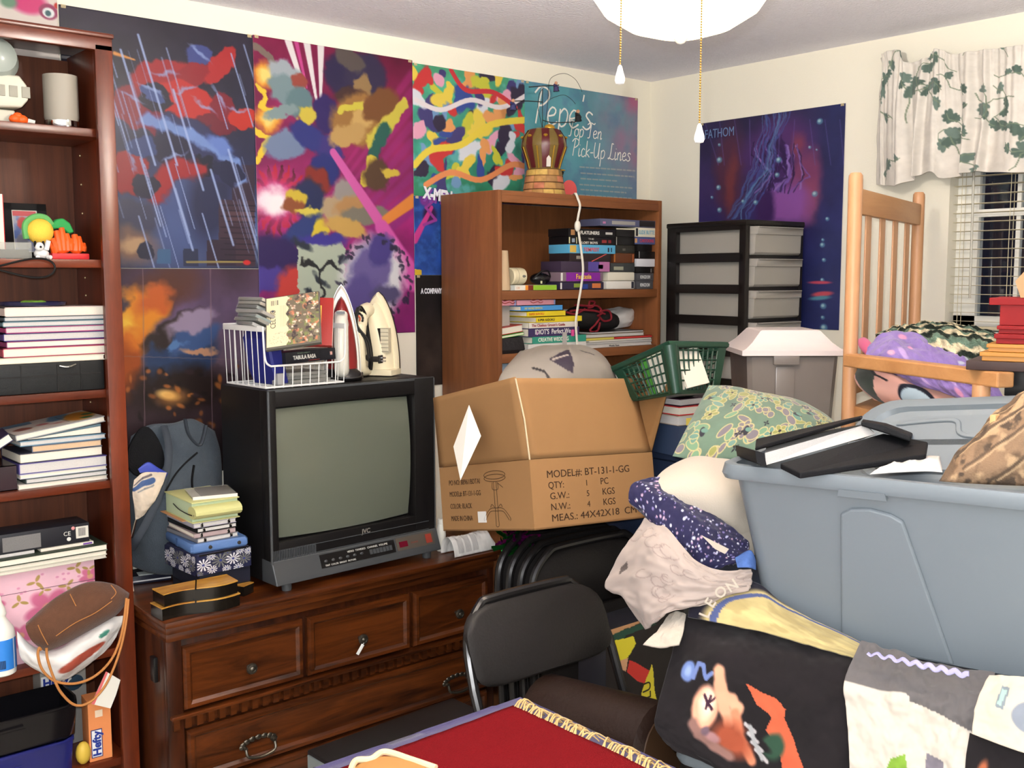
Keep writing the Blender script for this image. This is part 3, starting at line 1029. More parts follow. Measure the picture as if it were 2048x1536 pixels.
w1.E(492, 525, 7, 5, (190, 40, 44), 0, 0.4)
w1.G([(314, 498), (340, 498), (340, 528), (312, 528)], (62, 96, 134))
w1.build('wall_poster', 'dark blue poster of red and blue shapes tumbling in slanting rain', M_post)
# ---- crowded magenta poster
w2 = Wall('A', -1.8838, -1.2655, 1.40, 2.368, 350, (132, 26, 78))
c = w2.cv
c.gradv([(0, (112, 20, 60)), (0.3, (128, 26, 80)), (0.6, (150, 34, 110)), (1, (120, 30, 100))])
c.shade(40, 8, 0.25)
for k in range(9):
 w2.taper((820, 150 + k * 34), (690, 330 + k * 26), 9, 3, (170 - k * 5, 44, 122), 0.9, 0.55)
for (a, b) in (((575, 82), (618, 215)), ((612, 86), (632, 205)), ((640, 92), (640, 200))):
 w2.taper(a, b, 8, 2.5, (228, 220, 222), 0.35)
w2.taper((590, 80), (612, 175), 5, 2, (196, 70, 140), 0.5)
c.warp(0.03, 10, 21)
YEL = (232, 196, 56)
for (x_, y_, r_) in ((532, 150, 26), (535, 240, 24)):
 w2.E(x_, y_, r_, r_, (224, 150, 52), 0, 0.6)
 w2.E(x_, y_, r_ * 0.5, r_ * 0.5, (246, 216, 120), 0, 0.9)
w2.L([(512, 170), (530, 195), (522, 215), (545, 225)], 6, YEL, 0.3)
w2.L([(512, 265), (540, 275), (524, 300), (512, 320)], 7, YEL, 0.3)
w2.L([(512, 95), (550, 125), (548, 150)], 7, (120, 104, 96), 0.4)
GRY = (120, 142, 148)
for (x_, y_, a, b, r_, col) in ((568, 150, 34, 26, 20, (160, 170, 178)), (575, 185, 40, 30, 30, GRY), (600, 165, 18, 16, 0, (150, 70, 60)), (598, 205, 26, 30, 40, (96, 124, 130)), (560, 225, 34, 12, -20, (130, 150, 152)), (570, 290, 42, 28, -15, (112, 128, 160)), (620, 275, 40, 24, 30, (44, 50, 120)), (650, 230, 24, 40, 0, (48, 34, 96)), (612, 230, 18, 18, 0, (206, 186, 70)), (660, 300, 24, 26, 20, (60, 48, 120)), (648, 340, 30, 34, 10, (36, 44, 112)), (690, 150, 42, 44, 0, (44, 36, 72)), (730, 150, 44, 46, 0, (52, 44, 74)), (700, 120, 30, 20, 20, (88, 78, 76)), (722, 175, 16, 26, 15, (150, 120, 80)), (700, 195, 34, 20, 0, (70, 46, 44)), (716, 240, 56, 52, -20, (156, 112, 60)), (730, 230, 34, 24, -35, (202, 164, 98)), (695, 270, 40, 22, -20, (190, 152, 92)), (760, 210, 40, 30, -30, (120, 76, 44))):
 w2.E(x_, y_, a, b, col, r_, 0.25)
w2.taper((806, 210), (745, 280), 12, 16, (206, 190, 74), 0.3)
w2.taper((765, 262), (740, 320), 16, 12, (40, 92, 82), 0.3)
w2.taper((740, 320), (728, 365), 12, 9, (206, 184, 66), 0.3)
w2.L([(675, 225), (690, 215), (720, 212)], 7, (206, 192, 70), 0.3)
# the bursting light on the left
for k in range(26):
 a = k / 26 * 6.283
 w2.taper((555, 400), (555 + math.cos(a) * 60, 400 + math.sin(a) * 72), 14, 1.5, (170, 28, 38) if k % 2 else (70, 20, 30), 0.4)
w2.E(552, 402, 44, 50, (200, 60, 130), 0, 1.0)
w2.E(540, 404, 36, 22, (250, 226, 240), 0, 1.0)
w2.E(550, 404, 20, 26, (255, 246, 250), 0, 1.0)
for (x_, y_, a, b, r_, col) in ((632, 365, 26, 32, 0, (130, 44, 36)), (618, 400, 34, 40, 10, (36, 44, 84)), (592, 395, 20, 16, 0, (206, 180, 60)), (585, 412, 22, 16, 0, (140, 78, 48)), (620, 425, 30, 9, 0, (214, 196, 80)), (600, 462, 52, 20, -35, (42, 58, 116)), (640, 470, 16, 34, 0, (216, 190, 60)), (690, 390, 24, 34, 0, (150, 142, 138)), (672, 420, 30, 26, 0, (176, 152, 120)), (710, 420, 40, 26, 0, (176, 132, 84)), (730, 430, 50, 18, -6, (122, 116, 104)), (690, 455, 44, 18, 10, (196, 156, 84)), (752, 350, 26, 34, 20, (84, 60, 44)), (780, 345, 18, 10, 0, (206, 180, 66))):
 w2.E(x_, y_, a, b, col, r_, 0.3)
c.unwarp()
w2.taper((665, 305), (765, 455), 8, 13, (206, 92, 166), 0.3)
w2.taper((770, 440), (826, 400), 10, 13, (222, 134, 60), 0.3)
w2.taper((762, 455), (826, 560), 16, 24, (206, 86, 168), 0.3)
# pale cracked mass and violet cloud at the bottom
c.warp(0.04, 12, 77)
w2.E(545, 520, 60, 52, (44, 30, 84), 0, 0.3)
w2.E(540, 560, 60, 24, (70, 56, 140), 0, 0.3)
w2.E(585, 575, 30, 50, (190, 60, 56), 20, 0.4)
w2.G([(596, 600), (590, 510), (612, 475), (652, 470), (688, 490), (690, 560), (672, 605), (640, 640)], (176, 186, 168))
for (a, b, r_) in ((605, 490, 20), (650, 478, 18), (685, 520, 14), (640, 560, 16), (618, 585, 14)):
 w2.E(a, b, r_, r_ * 0.5, (40, 48, 60), 30, 0.5)
w2.L([(600, 520), (640, 540), (660, 520), (685, 545)], 4, (34, 36, 40), 0.5)
w2.L([(640, 540), (645, 590), (620, 612)], 4, (34, 36, 40), 0.5)
w2.E(645, 478, 44, 14, (58, 50, 140), 0, 0.4)
w2.E(745, 560, 62, 84, (222, 222, 226), 20, 0.35)
w2.E(740, 540, 38, 60, (104, 92, 150), 35, 0.4)
w2.E(760, 500, 22, 34, (70, 60, 130), 35, 0.4)
w2.E(720, 590, 34, 40, (88, 76, 140), 20, 0.5)
w2.E(770, 590, 28, 20, (78, 72, 112), 0, 0.5)
for k in range(70):
 a = rr.uniform(0, 6.28)
 w2.E(745 + math.cos(a) * rr.uniform(52, 78), 560 + math.sin(a) * rr.uniform(70, 100), 5, 4, (40, 36, 60), rr.uniform(0, 90), 0.5, 0.8)
c.unwarp()
w2.build('wall_poster', 'crowded magenta poster full of clashing coloured shapes, behind the irons', M_post)
# ---- green half poster of bright ribbons
w3 = Wall('A', -1.265, -0.7335, 1.8925, 2.360, 230, (70, 158, 126))
c = w3.cv
c.gradv([(0, (84, 176, 132)), (0.5, (66, 160, 140)), (1, (48, 132, 96))])
c.shade(30, 15, 0.22)
c.noise(30, 91, 0.55, 0.75, (110, 190, 200), op=0.7)
c.warp(0.05, 16, 5)
cols = [(240, 212, 84), (226, 230, 240), (206, 60, 62), (58, 80, 156), (238, 164, 100), (238, 170, 196), (70, 64, 120), (206, 206, 70), (54, 46, 70), (120, 160, 204)]
for k in range(105):
 x_, y_ = 832 + (k * 37) % 224 + rr.uniform(-8, 8), 140 + (k * 53) % 235 + rr.uniform(-8, 8)
 w3.E(x_, y_, rr.uniform(8, 28), rr.uniform(6, 17), cols[(k * 7 + k // 5) % 10], rr.uniform(-80, 80), 0.22)
c.unwarp()
for k, (pts, wd, cc) in enumerate(q for q in ((((828, 330), (860, 300), (920, 290), (980, 250), (1050, 240)), 7, (240, 214, 76)), (((830, 200), (880, 220), (940, 200), (1000, 215), (1052, 190)), 5, (238, 228, 232)), (((850, 370), (900, 345), (960, 360), (1020, 330), (1054, 335)), 6, (238, 150, 96)), (((900, 140), (930, 180), (985, 185), (1030, 215)), 5, (206, 58, 66)))):
 w3.L([tuple(q_)[:2] for q_ in curve3([(a_, b_, 0) for a_, b_ in pts], 24)], wd, cc, 0.3)
w3.build('wall_poster', 'bright green poster of yellow, red and white ribbons above the corner bookcase', M_post)
# ---- teal and violet half with the lettering
w4 = Wall('A', -0.733, -0.088, 1.875, 2.360, 230, (86, 160, 170))
c = w4.cv
c.noise(40, 12, 0.35, 0.7, (110, 176, 190), op=0.8)
u = np.clip((c.U / c.asp - 0.45) * 2, 0, 1)
c.mask(u * vnoise(c.h, c.w, 50, 31) * 1.7 * (1 - 0.7 * c.V), (178, 104, 140))
c.mask(np.clip((c.V - 0.55) * 3, 0, 1) * 0.75, (104, 150, 176))
c.noise(26, 14, 0.5, 0.8, (92, 120, 160), op=0.55)
for k, (y_, x0_, x1_) in enumerate(((334, 1158, 1268), (346, 1160, 1266), (357, 1160, 1232), (369, 1158, 1262), (379, 1160, 1250), (390, 1158, 1262))):
 x_ = x0_
 while x_ < x1_:
  L_ = rr.uniform(4, 11)
  w4.L([(x_, y_ + (x_ - 1158) * 0.07), (min(x1_, x_ + L_), y_ + (x_ + L_ - 1158) * 0.07)], 1.3, (190, 186, 176), 0.8, 0.8)
  x_ += L_ + 3
po = w4.build('wall_poster', 'teal and violet poster with white handwritten lettering beside the room corner', M_post)
def script(strokes, s, px, py, w_, par, m, slant=0.18):
 """handwriting: strokes in letter units, drawn as thin raised lines on the back wall poster"""
 o_ = P(px, py, y=-0.006)
 for st in strokes:
  pts = [(o_.x + (a + slant * b) * s, -0.0075, o_.z + b * s) for a, b in st]
  yield pts
GLY = {
 'P': [[(0.1, 0.0), (0.14, 0.5), (0.2, 1.0)], [(-0.05, 0.85), (0.15, 1.05), (0.45, 0.98), (0.5, 0.75), (0.3, 0.55), (0.14, 0.52)]],
 'e': [[(0.0, 0.25), (0.25, 0.3), (0.3, 0.45), (0.15, 0.52), (0.02, 0.35), (0.05, 0.1), (0.2, 0.0), (0.4, 0.12)]],
 'p': [[(0.05, 0.5), (0.06, 0.0), (0.05, -0.5)], [(0.05, 0.35), (0.2, 0.52), (0.36, 0.4), (0.32, 0.1), (0.15, 0.0), (0.06, 0.1)]],
 "'": [[(0.08, 1.0), (0.06, 0.8)]],
 's': [[(0.34, 0.45), (0.18, 0.52), (0.08, 0.4), (0.25, 0.25), (0.3, 0.1), (0.15, 0.0), (-0.02, 0.08)]],
 'T': [[(-0.05, 0.85), (0.2, 1.0), (0.55, 0.92), (0.62, 1.02)], [(0.3, 0.95), (0.26, 0.5), (0.22, 0.05), (0.05, 0.0)]],
 'o': [[(0.2, 0.5), (0.04, 0.4), (0.04, 0.1), (0.2, 0.0), (0.35, 0.15), (0.33, 0.4), (0.2, 0.5), (0.4, 0.46)]],
 'n': [[(0.03, 0.5), (0.05, 0.0)], [(0.05, 0.3), (0.2, 0.5), (0.3, 0.4), (0.3, 0.0), (0.42, 0.08)]],
 'i': [[(0.08, 0.5), (0.06, 0.1), (0.14, 0.0), (0.24, 0.1)], [(0.1, 0.68), (0.11, 0.71)]],
 'c': [[(0.3, 0.42), (0.15, 0.5), (0.03, 0.3), (0.08, 0.05), (0.22, 0.0), (0.36, 0.1)]],
 'k': [[(0.05, 1.0), (0.05, 0.0)], [(0.32, 0.5), (0.07, 0.25), (0.2, 0.15), (0.36, 0.0)]],
 '-': [[(0.02, 0.28), (0.26, 0.3)]],
 'U': [[(0.02, 0.95), (0.0, 0.3), (0.15, 0.0), (0.36, 0.2), (0.42, 0.95), (0.42, 0.05), (0.5, 0.0)]],
 'L': [[(0.35, 0.95), (0.2, 1.0), (0.18, 0.5), (0.1, 0.05), (-0.05, 0.05), (0.1, 0.1), (0.35, 0.0), (0.5, 0.08)]],
}
ADV = {'P': 0.52, 'e': 0.42, 'p': 0.44, "'": 0.18, 's': 0.38, 'T': 0.55, 'o': 0.44, 'n': 0.46, 'i': 0.27, 'c': 0.38, 'k': 0.4, '-': 0.34, 'U': 0.58, 'L': 0.52, ' ': 0.3}
M_hand = mat('white_lettering', (226, 222, 214), 0.5)
def handwrite(word, px, py, s, r, par, plane='A', slope=0.0):
 o_ = P(px, py, y=-0.0065)
 x = 0.0
 mb = MB()
 for ch in word:
  for st in GLY.get(ch, []):
   pts = [(o_.x + (x + a + 0.15 * b) * s, -0.0065, o_.z + (b + x * slope) * s) for a, b in st]
   mb.tube(curve3(pts, 18) if len(pts) > 2 else pts, r, 5)
  x += ADV[ch]
 for v in mb.bm.verts:
  v.co.y = -0.0065 + (v.co.y + 0.0065) * 0.3
 mb.build('lettering', M_hand, par, wc=True)
handwrite("Pepe's", 1066, 246, 0.138, 0.0038, po)
handwrite('Top Ten', 1136, 271, 0.062, 0.0022, po)
handwrite('Pick-Up Lines', 1143, 311, 0.066, 0.0022, po)
# ---- burning orange poster low on the wall
w5 = Wall('A', -2.47, -1.80, 0.98, 1.627, 260, (84, 62, 84))
c = w5.cv
c.gradv([(0, (66, 46, 62)), (0.2, (92, 74, 104)), (0.45, (104, 84, 100)), (0.6, (60, 44, 50)), (1, (38, 26, 26))])
c.shade(40, 61, 0.3)
c.warp(0.09, 18, 62)
w5.E(330, 580, 60, 40, (84, 50, 44), -30, 0.8)
w5.E(250, 650, 44, 60, (232, 150, 44), 0, 0.5)
w5.E(280, 630, 52, 40, (226, 140, 40), -35, 0.5)
w5.E(310, 600, 34, 24, (196, 96, 44), -35, 0.7)
w5.E(244, 660, 26, 34, (246, 196, 70), 0, 0.8)
w5.E(262, 690, 32, 30, (214, 118, 38), 0, 0.7)
w5.E(248, 740, 26, 50, (160, 76, 30), 0, 0.8)
w5.E(238, 605, 22, 16, (70, 58, 72), 0, 0.5)
w5.E(360, 720, 70, 50, (44, 62, 96), -20, 0.4)
w5.E(390, 680, 50, 24, (60, 84, 130), -25, 0.4)
w5.E(340, 665, 60, 16, (52, 42, 40), -30, 0.6)
w5.E(385, 645, 46, 14, (150, 134, 160), -25, 0.6)
w5.E(350, 690, 22, 10, (84, 120, 170), 0, 0.4)
w5.E(400, 705, 30, 6, (190, 140, 110), 0, 0.6)
w5.E(360, 780, 90, 44, (40, 28, 26), 0, 0.6)
c.unwarp()
for k in range(60):
 w5.E(rr.uniform(250, 500), rr.uniform(730, 860), rr.uniform(2, 9), rr.uniform(2, 6), rr.choice([(150, 86, 40), (30, 22, 22), (190, 110, 50), (56, 40, 44)]), rr.uniform(0, 90), 0.8, 0.75)
w5.E(335, 790, 18, 9, (255, 214, 130), 15, 0.9)
w5.E(345, 795, 26, 16, (226, 150, 66), 0, 1.0, 0.5)
for x_ in (285, 420):
 w5.L([(x_, 535), (x_ + 4, 860)], 1.0, (140, 112, 120), 0.7, 0.6)
w5.L([(235, 712), (500, 720)], 0.9, (140, 110, 110), 0.7, 0.5)
w5.build('wall_poster', 'creased poster of an orange fireball behind the grey backpack', M_post, off=0.0012, wav=0.0003)
# ---- blue poster showing beside the brown bookcase
w6 = Wall('A', -1.265, -0.70, 1.6075, 1.892, 150, (34, 70, 150))
c = w6.cv
c.shade(30, 71, 0.25)
c.noise(12, 72, 0.5, 0.8, (60, 110, 190), op=0.6)
w6.E(858, 430, 14, 18, (50, 26, 70), 0, 0.5)
w6.taper((862, 415), (828, 480), 4, 8, (200, 60, 140), 0.4)
w6.L([(868, 400), (850, 415), (870, 440), (846, 450)], 3, (150, 60, 150), 0.5)
w6.E(848, 400, 10, 12, (120, 50, 140), 30, 0.5)
w6.G([(828, 538), (842, 540), (842, 556), (828, 554)], (214, 178, 50))
po6 = w6.build('wall_poster', 'blue poster strip with slanted white title beside the brown bookcase', M_post)
M_title = mat('title_white', (214, 214, 222), 0.5)
M_titlep = mat('title_violet', (112, 60, 140), 0.5)
o_ = P(847, 395, y=-0.007)
text('X-MEN', 0.060, M_titlep, po6, plane_M(o_ + Vector((0.003, 0.0012, -0.010)), (1, 0, -0.10), (0, 0, 1)), wc=True, bold=0.004, sx=0.75)
text('X-MEN', 0.056, M_title, po6, plane_M(o_, (1, 0, -0.10), (0, 0, 1)), wc=True, bold=0.003, sx=0.75)
# ---- black poster below it
w7 = Wall('A', -1.262, -0.70, 1.20, 1.607, 140, (20, 18, 20))
c = w7.cv
c.mask(np.clip((c.V - 0.28) * 4, 0, 1), (52, 42, 38))
c.shade(22, 81, 0.45)
po7 = w7.build('wall_poster', 'black poster with small white capitals, mostly hidden behind the brown bookcase', M_post)
o_ = P(842, 587, y=-0.007)
text('A COMPANY', 0.026, M_title, po7, plane_M(o_, (1, 0, 0), (0, 0, 1)), wc=True, bold=0.0012, sx=0.62)
# ---- pink poster peeping over the tall bookcase
w8 = Wall('A', -3.02, -2.482, 2.10, 2.385, 110, (226, 214, 205))
w8.E(55, 6, 30, 22, (212, 58, 120), 0, 0.5)
w8.E(15, 4, 14, 12, (110, 146, 120), 0, 0.6)
w8.E(95, 24, 16, 16, (150, 60, 96), 0, 0.2)
w8.E(95, 26, 10, 10, (232, 236, 236), 0, 0.2)
w8.E(94, 27, 5, 6, (60, 96, 104), 0, 0.3)
w8.E(112, 12, 5, 6, (196, 50, 40), 0, 0.3)
w8.build('wall_poster', 'pink and white poster showing just above the tall mahogany bookcase', M_post)
# ---- violet underwater poster on the window wall
p0, p1 = P(1401, 300, x=0), P(1690, 300, x=0)
w9 = Wall('B', -p0.y, -p1.y, 1.40, 2.232, 320, (44, 40, 84))
c = w9.cv
c.gradv([(0, (48, 40, 80)), (0.35, (62, 44, 96)), (0.7, (40, 44, 100)), (1, (34, 40, 90))])
c.mask(np.clip((c.U / c.asp - 0.72) * 5, 0, 1) * 0.85, (44, 50, 100))
c.shade(40, 101, 0.2)
c.warp(0.05, 24, 102)
w9.E(1460, 340, 30, 90, (84, 44, 70), 0, 0.7)
w9.E(1462, 370, 10, 60, (130, 60, 60), 5, 0.9, 0.7)
w9.E(1555, 300, 70, 60, (84, 48, 110), 0, 0.6)
w9.E(1560, 340, 60, 50, (70, 40, 100), 20, 0.5)
w9.E(1610, 360, 30, 60, (124, 62, 104), 10, 0.7)
w9.E(1618, 400, 20, 40, (150, 76, 108), 10, 0.9, 0.8)
w9.E(1575, 410, 44, 44, (142, 84, 164), 0, 0.7)
w9.E(1595, 290, 16, 22, (128, 60, 90), 0, 0.9)
w9.E(1530, 420, 20, 40, (60, 34, 90), 0, 0.6)
for k in range(34):
 x_ = 1540 + rr.uniform(-36, 60)
 pts = [(x_, 275 + rr.uniform(-10, 20)), (x_ + rr.uniform(-8, 16), 310), (x_ + rr.uniform(-16, 30), 350), (x_ + rr.uniform(-30, 20), 385)]
 w9.L(pts, rr.uniform(1, 2.4), rr.choice([(120, 90, 170), (52, 30, 80), (150, 120, 190), (40, 26, 70)]), 0.7, 0.75)
for k in range(14):
 x_ = 1500 + k * 3.2
 pts = [(x_ + 30 + rr.uniform(-14, 14), 225), (x_ + 20 + rr.uniform(-6, 6), 280), (x_ + 6, 340), (x_ - 26 + rr.uniform(-10, 10), 390), (x_ - 50 + rr.uniform(-16, 10), 440)]
 w9.L(pts, rr.uniform(0.8, 2.2), rr.choice([(84, 110, 160), (96, 140, 180), (70, 84, 150)]), 0.8, 0.7)
c.unwarp()
for k in range(10):
 w9.L([(1410 + k * 30, 240), (1425 + k * 28 + rr.uniform(-20, 20), 330)], 1.2, (100, 84, 150), 0.9, 0.5)
for (x_, y_, r_) in ((1640, 243, 6), (1440, 320, 6), (1438, 375, 5), (1630, 388, 6), (1440, 290, 3), (1558, 320, 6), (1555, 350, 5), (1512, 405, 5), (1487, 403, 4), (1440, 420, 5), (1655, 438, 4), (1645, 490, 5), (1646, 480, 3), (1645, 560, 4), (1647, 612, 6), (1646, 635, 4), (1648, 655, 7), (1648, 520, 4), (1620, 295, 3), (1634, 300, 2), (1425, 395, 3), (1470, 520, 4), (1500, 600, 5)):
 w9.E(x_, y_, r_, r_, (92, 140, 170), 0, 0.5, 0.8)
 w9.E(x_ - 1, y_ - 1, r_ * 0.5, r_ * 0.5, (170, 206, 214), 0, 0.8, 0.9)
w9.E(1640, 565, 22, 3, (196, 76, 100), 0, 0.6)
w9.E(1645, 588, 20, 5, (200, 80, 96), -5, 0.6)
w9.E(1640, 596, 20, 4, (84, 140, 160), -5, 0.7)
po9 = w9.build('wall_poster', 'violet underwater poster with bubbles on the wall behind the drawer tower', M_post)
o_ = P(1409, 278, x=-0.008)
text('FATHOM', 0.052, mat('title_blue', (96, 120, 160), 0.5), po9, plane_M(o_, (0, -1, 0), (0, 0, 1)), wc=True, sx=0.72)
# ================================================================== things in the tall bookcase
def cm(c, rough=0.5, **k):
 return mat('tint_%d_%d_%d_%d' % (c[0], c[1], c[2], int(rough * 100)), c, rough, **k)
PAGE = mat('book_pages', (222, 214, 198), 0.8, 0.1, var=0.10, vscale=300)
PAGE2 = mat('grey_pages', (196, 192, 188), 0.8, 0.1, var=0.12, vscale=300)
PAGE3 = mat('tan_pages', (202, 172, 140), 0.8, 0.1, var=0.1, vscale=300)
def book(label, loc, size, rz, cover, page=PAGE, spine='+y', group=None, name='book', cat='book', rot=None, rough=0.35):
 """a closed book lying flat: two covers, a spine and a block of pages"""
 sx, sy, h = size
 t = T(name, label, cat, loc, rot if rot is not None else (0, 0, rz), group)
 ct = min(0.0022, h * 0.16)
 cvr = MB()
 cvr.box((0, 0, ct / 2), (sx, sy, ct))
 cvr.box((0, 0, h - ct / 2), (sx, sy, ct))
 if spine == '+y':
  cvr.box((0, sy / 2 - ct / 2, h / 2), (sx, ct, h))
 elif spine == '-y':
  cvr.box((0, -sy / 2 + ct / 2, h / 2), (sx, ct, h))
 elif spine == '-x':
  cvr.box((-sx / 2 + ct / 2, 0, h / 2), (ct, sy, h))
 else:
  cvr.box((sx / 2 - ct / 2, 0, h / 2), (ct, sy, h))
 cvr.build('cover', cm(cover, rough) if isinstance(cover, tuple) else cover, t, smooth=0)
 g = 0.0018
 x0, x1, y0, y1 = -sx / 2 + g, sx / 2 - g, -sy / 2 + g, sy / 2 - g
 if spine == '+y':
  y1 = sy / 2 - ct
 elif spine == '-y':
  y0 = -sy / 2 + ct
 elif spine == '-x':
  x0 = -sx / 2 + ct
 else:
  x1 = sx / 2 - ct
 MB().bx(x0, x1, y0, y1, ct, h - ct).build('pages', page, t, smooth=0)
 return t
def on_shelf(px, py, y):
 return P(px, py, y=y)
# --- top shelf: frosted tumbler, white appliance, orange scrap
z = SH[0] + 0.0006
a = P(124, 250, y=-0.20)
tb = T('candle_holder', 'frosted grey glass tumbler with a chrome base on the top shelf', 'candle holder', (a.x, -0.20, z))
MB().lathe([(0.040, 0.020), (0.0435, 0.03), (0.0435, 0.140), (0.041, 0.140), (0.040, 0.032), (0.0, 0.03)], n=32, caps=False).build('glass', mat('frosted_glass', (168, 160, 146), 0.55, 0.4, trans=0.15), tb)
MB().lathe([(0.042, 0.0), (0.0435, 0.003), (0.0435, 0.021), (0.040, 0.0225), (0, 0.0225)], n=32).build('base', mat('chrome', (215, 215, 215), 0.08, 0.5, metal=1.0), tb)
a = P(10, 236, y=-0.19)
ap = T('desk_lamp', 'white plastic clip lamp with round frosted dome at the top shelf edge', 'lamp', (a.x - 0.012, -0.19, z))
M_ivory = mat('ivory_plastic', (200, 196, 178), 0.4, 0.4)
MB().loft([[(-0.05, -0.035, 0.0), (0.022, -0.035, 0.0), (0.022, 0.035, 0.0), (-0.05, 0.035, 0.0)], [(-0.05, -0.03, 0.036), (0.030, -0.03, 0.036), (0.030, 0.03, 0.036), (-0.05, 0.03, 0.036)]]).build('foot', M_ivory, ap, mods=[('bev', 0.004)])
b_ = MB()
b_.loft([[(-0.06, -0.05, 0.036), (0.040, -0.05, 0.042), (0.040, 0.04, 0.042), (-0.06, 0.04, 0.036)], [(-0.06, -0.055, 0.060), (0.056, -0.055, 0.062), (0.056, 0.045, 0.062), (-0.06, 0.045, 0.060)],
   [(-0.06, -0.055, 0.095), (0.054, -0.055, 0.098), (0.054, 0.045, 0.098), (-0.06, 0.045, 0.095)], [(-0.06, -0.05, 0.118), (0.038, -0.05, 0.122), (0.038, 0.04, 0.122), (-0.06, 0.04, 0.118)]])
b_.build('housing', M_ivory, ap, mods=[('bev', 0.004)])
v_ = MB()
for k in range(4):
 v_.bx(-0.05 + k * 0.03, -0.030 + k * 0.03, -0.058, -0.052, 0.066, 0.094, bev=0.001)
v_.build('vent', cm((150, 146, 132), 0.5), ap)
MB().lathe([(0.0, 0.0), (0.055, 0.004), (0.058, 0.012), (0.055, 0.02), (0.045, 0.045), (0.02, 0.06), (0, 0.063)], (-0.012, -0.01, 0.158), 26, M=Matrix.Rotation(math.radians(78), 4, 'X')).build('dome', mat('milky_dome', (176, 184, 176), 0.25, 0.5, trans=0.3), ap)
MB().tube([(-0.012, 0.0, 0.12), (-0.012, 0.0, 0.16)], 0.012, 10).build('neck', M_ivory, ap)
a = P(44, 250, y=-0.235)
og = T('toy', 'small orange toy scrap with white tip lying on the top shelf', 'toy', (a.x, -0.235, z))
M_or = mat('orange_plastic', (236, 92, 30), 0.4)
o_ = MB()
for (dx, dz, r) in ((-0.018, 0.012, 0.012), (0.0, 0.012, 0.013), (-0.010, 0.020, 0.010), (0.010, 0.009, 0.009)):
 o_.ball((dx, 0.004 * dx * 50, dz), r, (1.2, 1, 0.95), 10)
o_.build('body', M_or, og)
MB().tube([(0.014, -0.004, 0.010), (0.030, -0.008, 0.007)], [0.006, 0.005], 8).build('tip', cm((226, 220, 210), 0.4), og)
# --- second shelf: framed print, toys, box, cord
z = SH[1] + 0.0006
a0, a1 = P(10, 505, y=-0.13), P(99, 505, y=-0.13)
fw = a1.x - a0.x
ph = T('picture_frame', 'small black framed print leaning at the back of the second shelf', 'picture', ((a0.x + a1.x) / 2, -0.13, z), (math.radians(-8), 0, 0))
ph.location.z += 0.0012
WM[ph.name].translation.z += 0.0012
H_ = 0.150
M_frm = mat('frame_black', (20, 18, 18), 0.7, 0.2)
fm = MB()
for (x0, x1, z0, z1) in ((-fw / 2, fw / 2, 0, 0.018), (-fw / 2, fw / 2, H_ - 0.018, H_), (-fw / 2, -fw / 2 + 0.024, 0, H_), (fw / 2 - 0.024, fw / 2, 0, H_)):
 fm.bx(x0, x1, -0.008, 0.008, z0, z1)
fm.build('frame', M_frm, ph, smooth=0)
pc = Canvas(60, 84, (150, 150, 160))
pc.warp(0.1, 12, 6)
pc.noise(12, 3, 0.4, 0.6, (90, 110, 160))
pc.ell(0.35, 0.35, 0.22, 0.16, (170, 50, 50), 0.6, 0.3)
pc.ell(0.5, 0.6, 0.2, 0.1, (60, 90, 150), -0.4, 0.3)
pc.ell(0.25, 0.75, 0.16, 0.2, (120, 120, 130), 0.2, 0.3)
pc.unwarp()
pc.mask(pc.V < 0.14, (170, 60, 66))
for e in (pc.U < 0.03, pc.U > pc.asp - 0.03, pc.V < 0.02, pc.V > 0.98):
 pc.mask(e.astype(float), (206, 204, 190))
surf('print', flat((-fw / 2 + 0.024, -0.004, H_ - 0.018), (fw / 2 - 0.024, -0.004, H_ - 0.018), (-fw / 2 + 0.024, -0.004, 0.018), 60, 84), painted('print_paper', 0.4), ph, pc, wc=False)
MB().bx(-fw / 2 + 0.02, fw / 2 - 0.02, -0.003, 0.006, 0.015, H_ - 0.015).build('backing', M_black, ph, smooth=0)
ac = P(112, 512, y=-0.215)
ty = T('toy', 'orange, yellow and green plastic toy on a red base, on the second shelf', 'toy', (ac.x, -0.215, z))
def tyx(px, py):
 p = P(px, py, y=-0.215)
 return p.x - ac.x, p.z - z
x_, z_ = tyx(80, 463)
MB().ball((x_, 0.0, z_), 0.034, (1, 0.8, 1), 20).build('yellow_ball', mat('yellow_plush', (236, 196, 74), 0.8, 0.2, bump=0.3, bscale=300), ty)
hd = MB()
hd.tube(curve3([(x_ - 0.035, 0.0, z_ - 0.02), (x_ - 0.036, 0.0, z_ + 0.018), (x_ - 0.012, 0.0, z_ + 0.038), (x_ + 0.016, 0.0, z_ + 0.036), (x_ + 0.030, 0.0, z_ + 0.018)], 24), 0.008, 8)
hd.build('green_hood', mat('green_cloth', (96, 164, 92), 0.7), ty)
hn = MB()
for (px0, py0, px1, py1, r0, r1) in ((112, 500, 104, 478, 0.012, 0.007), (118, 500, 112, 462, 0.013, 0.007), (126, 500, 122, 456, 0.013, 0.007), (134, 500, 132, 468, 0.013, 0.007), (140, 498, 138, 480, 0.013, 0.010), (150, 500, 148, 470, 0.014, 0.008), (156, 500, 156, 474, 0.013, 0.007), (164, 500, 166, 488, 0.010, 0.006), (108, 504, 100, 488, 0.010, 0.006)):
 a_, b_ = tyx(px0, py0), tyx(px1, py1)
 hn.tube([(a_[0], -0.006, a_[1]), ((a_[0] + b_[0]) / 2, -0.010, (a_[1] + b_[1]) / 2), (b_[0], -0.004, b_[1])], [r0, (r0 + r1) / 2, r1], 8)
hn.ball((tyx(122, 497)[0], -0.002, tyx(122, 497)[1]), 0.022, (1.1, 0.7, 0.7), 12)
hn.ball((tyx(152, 499)[0], -0.002, tyx(152, 499)[1]), 0.018, (1.0, 0.7, 0.7), 12)
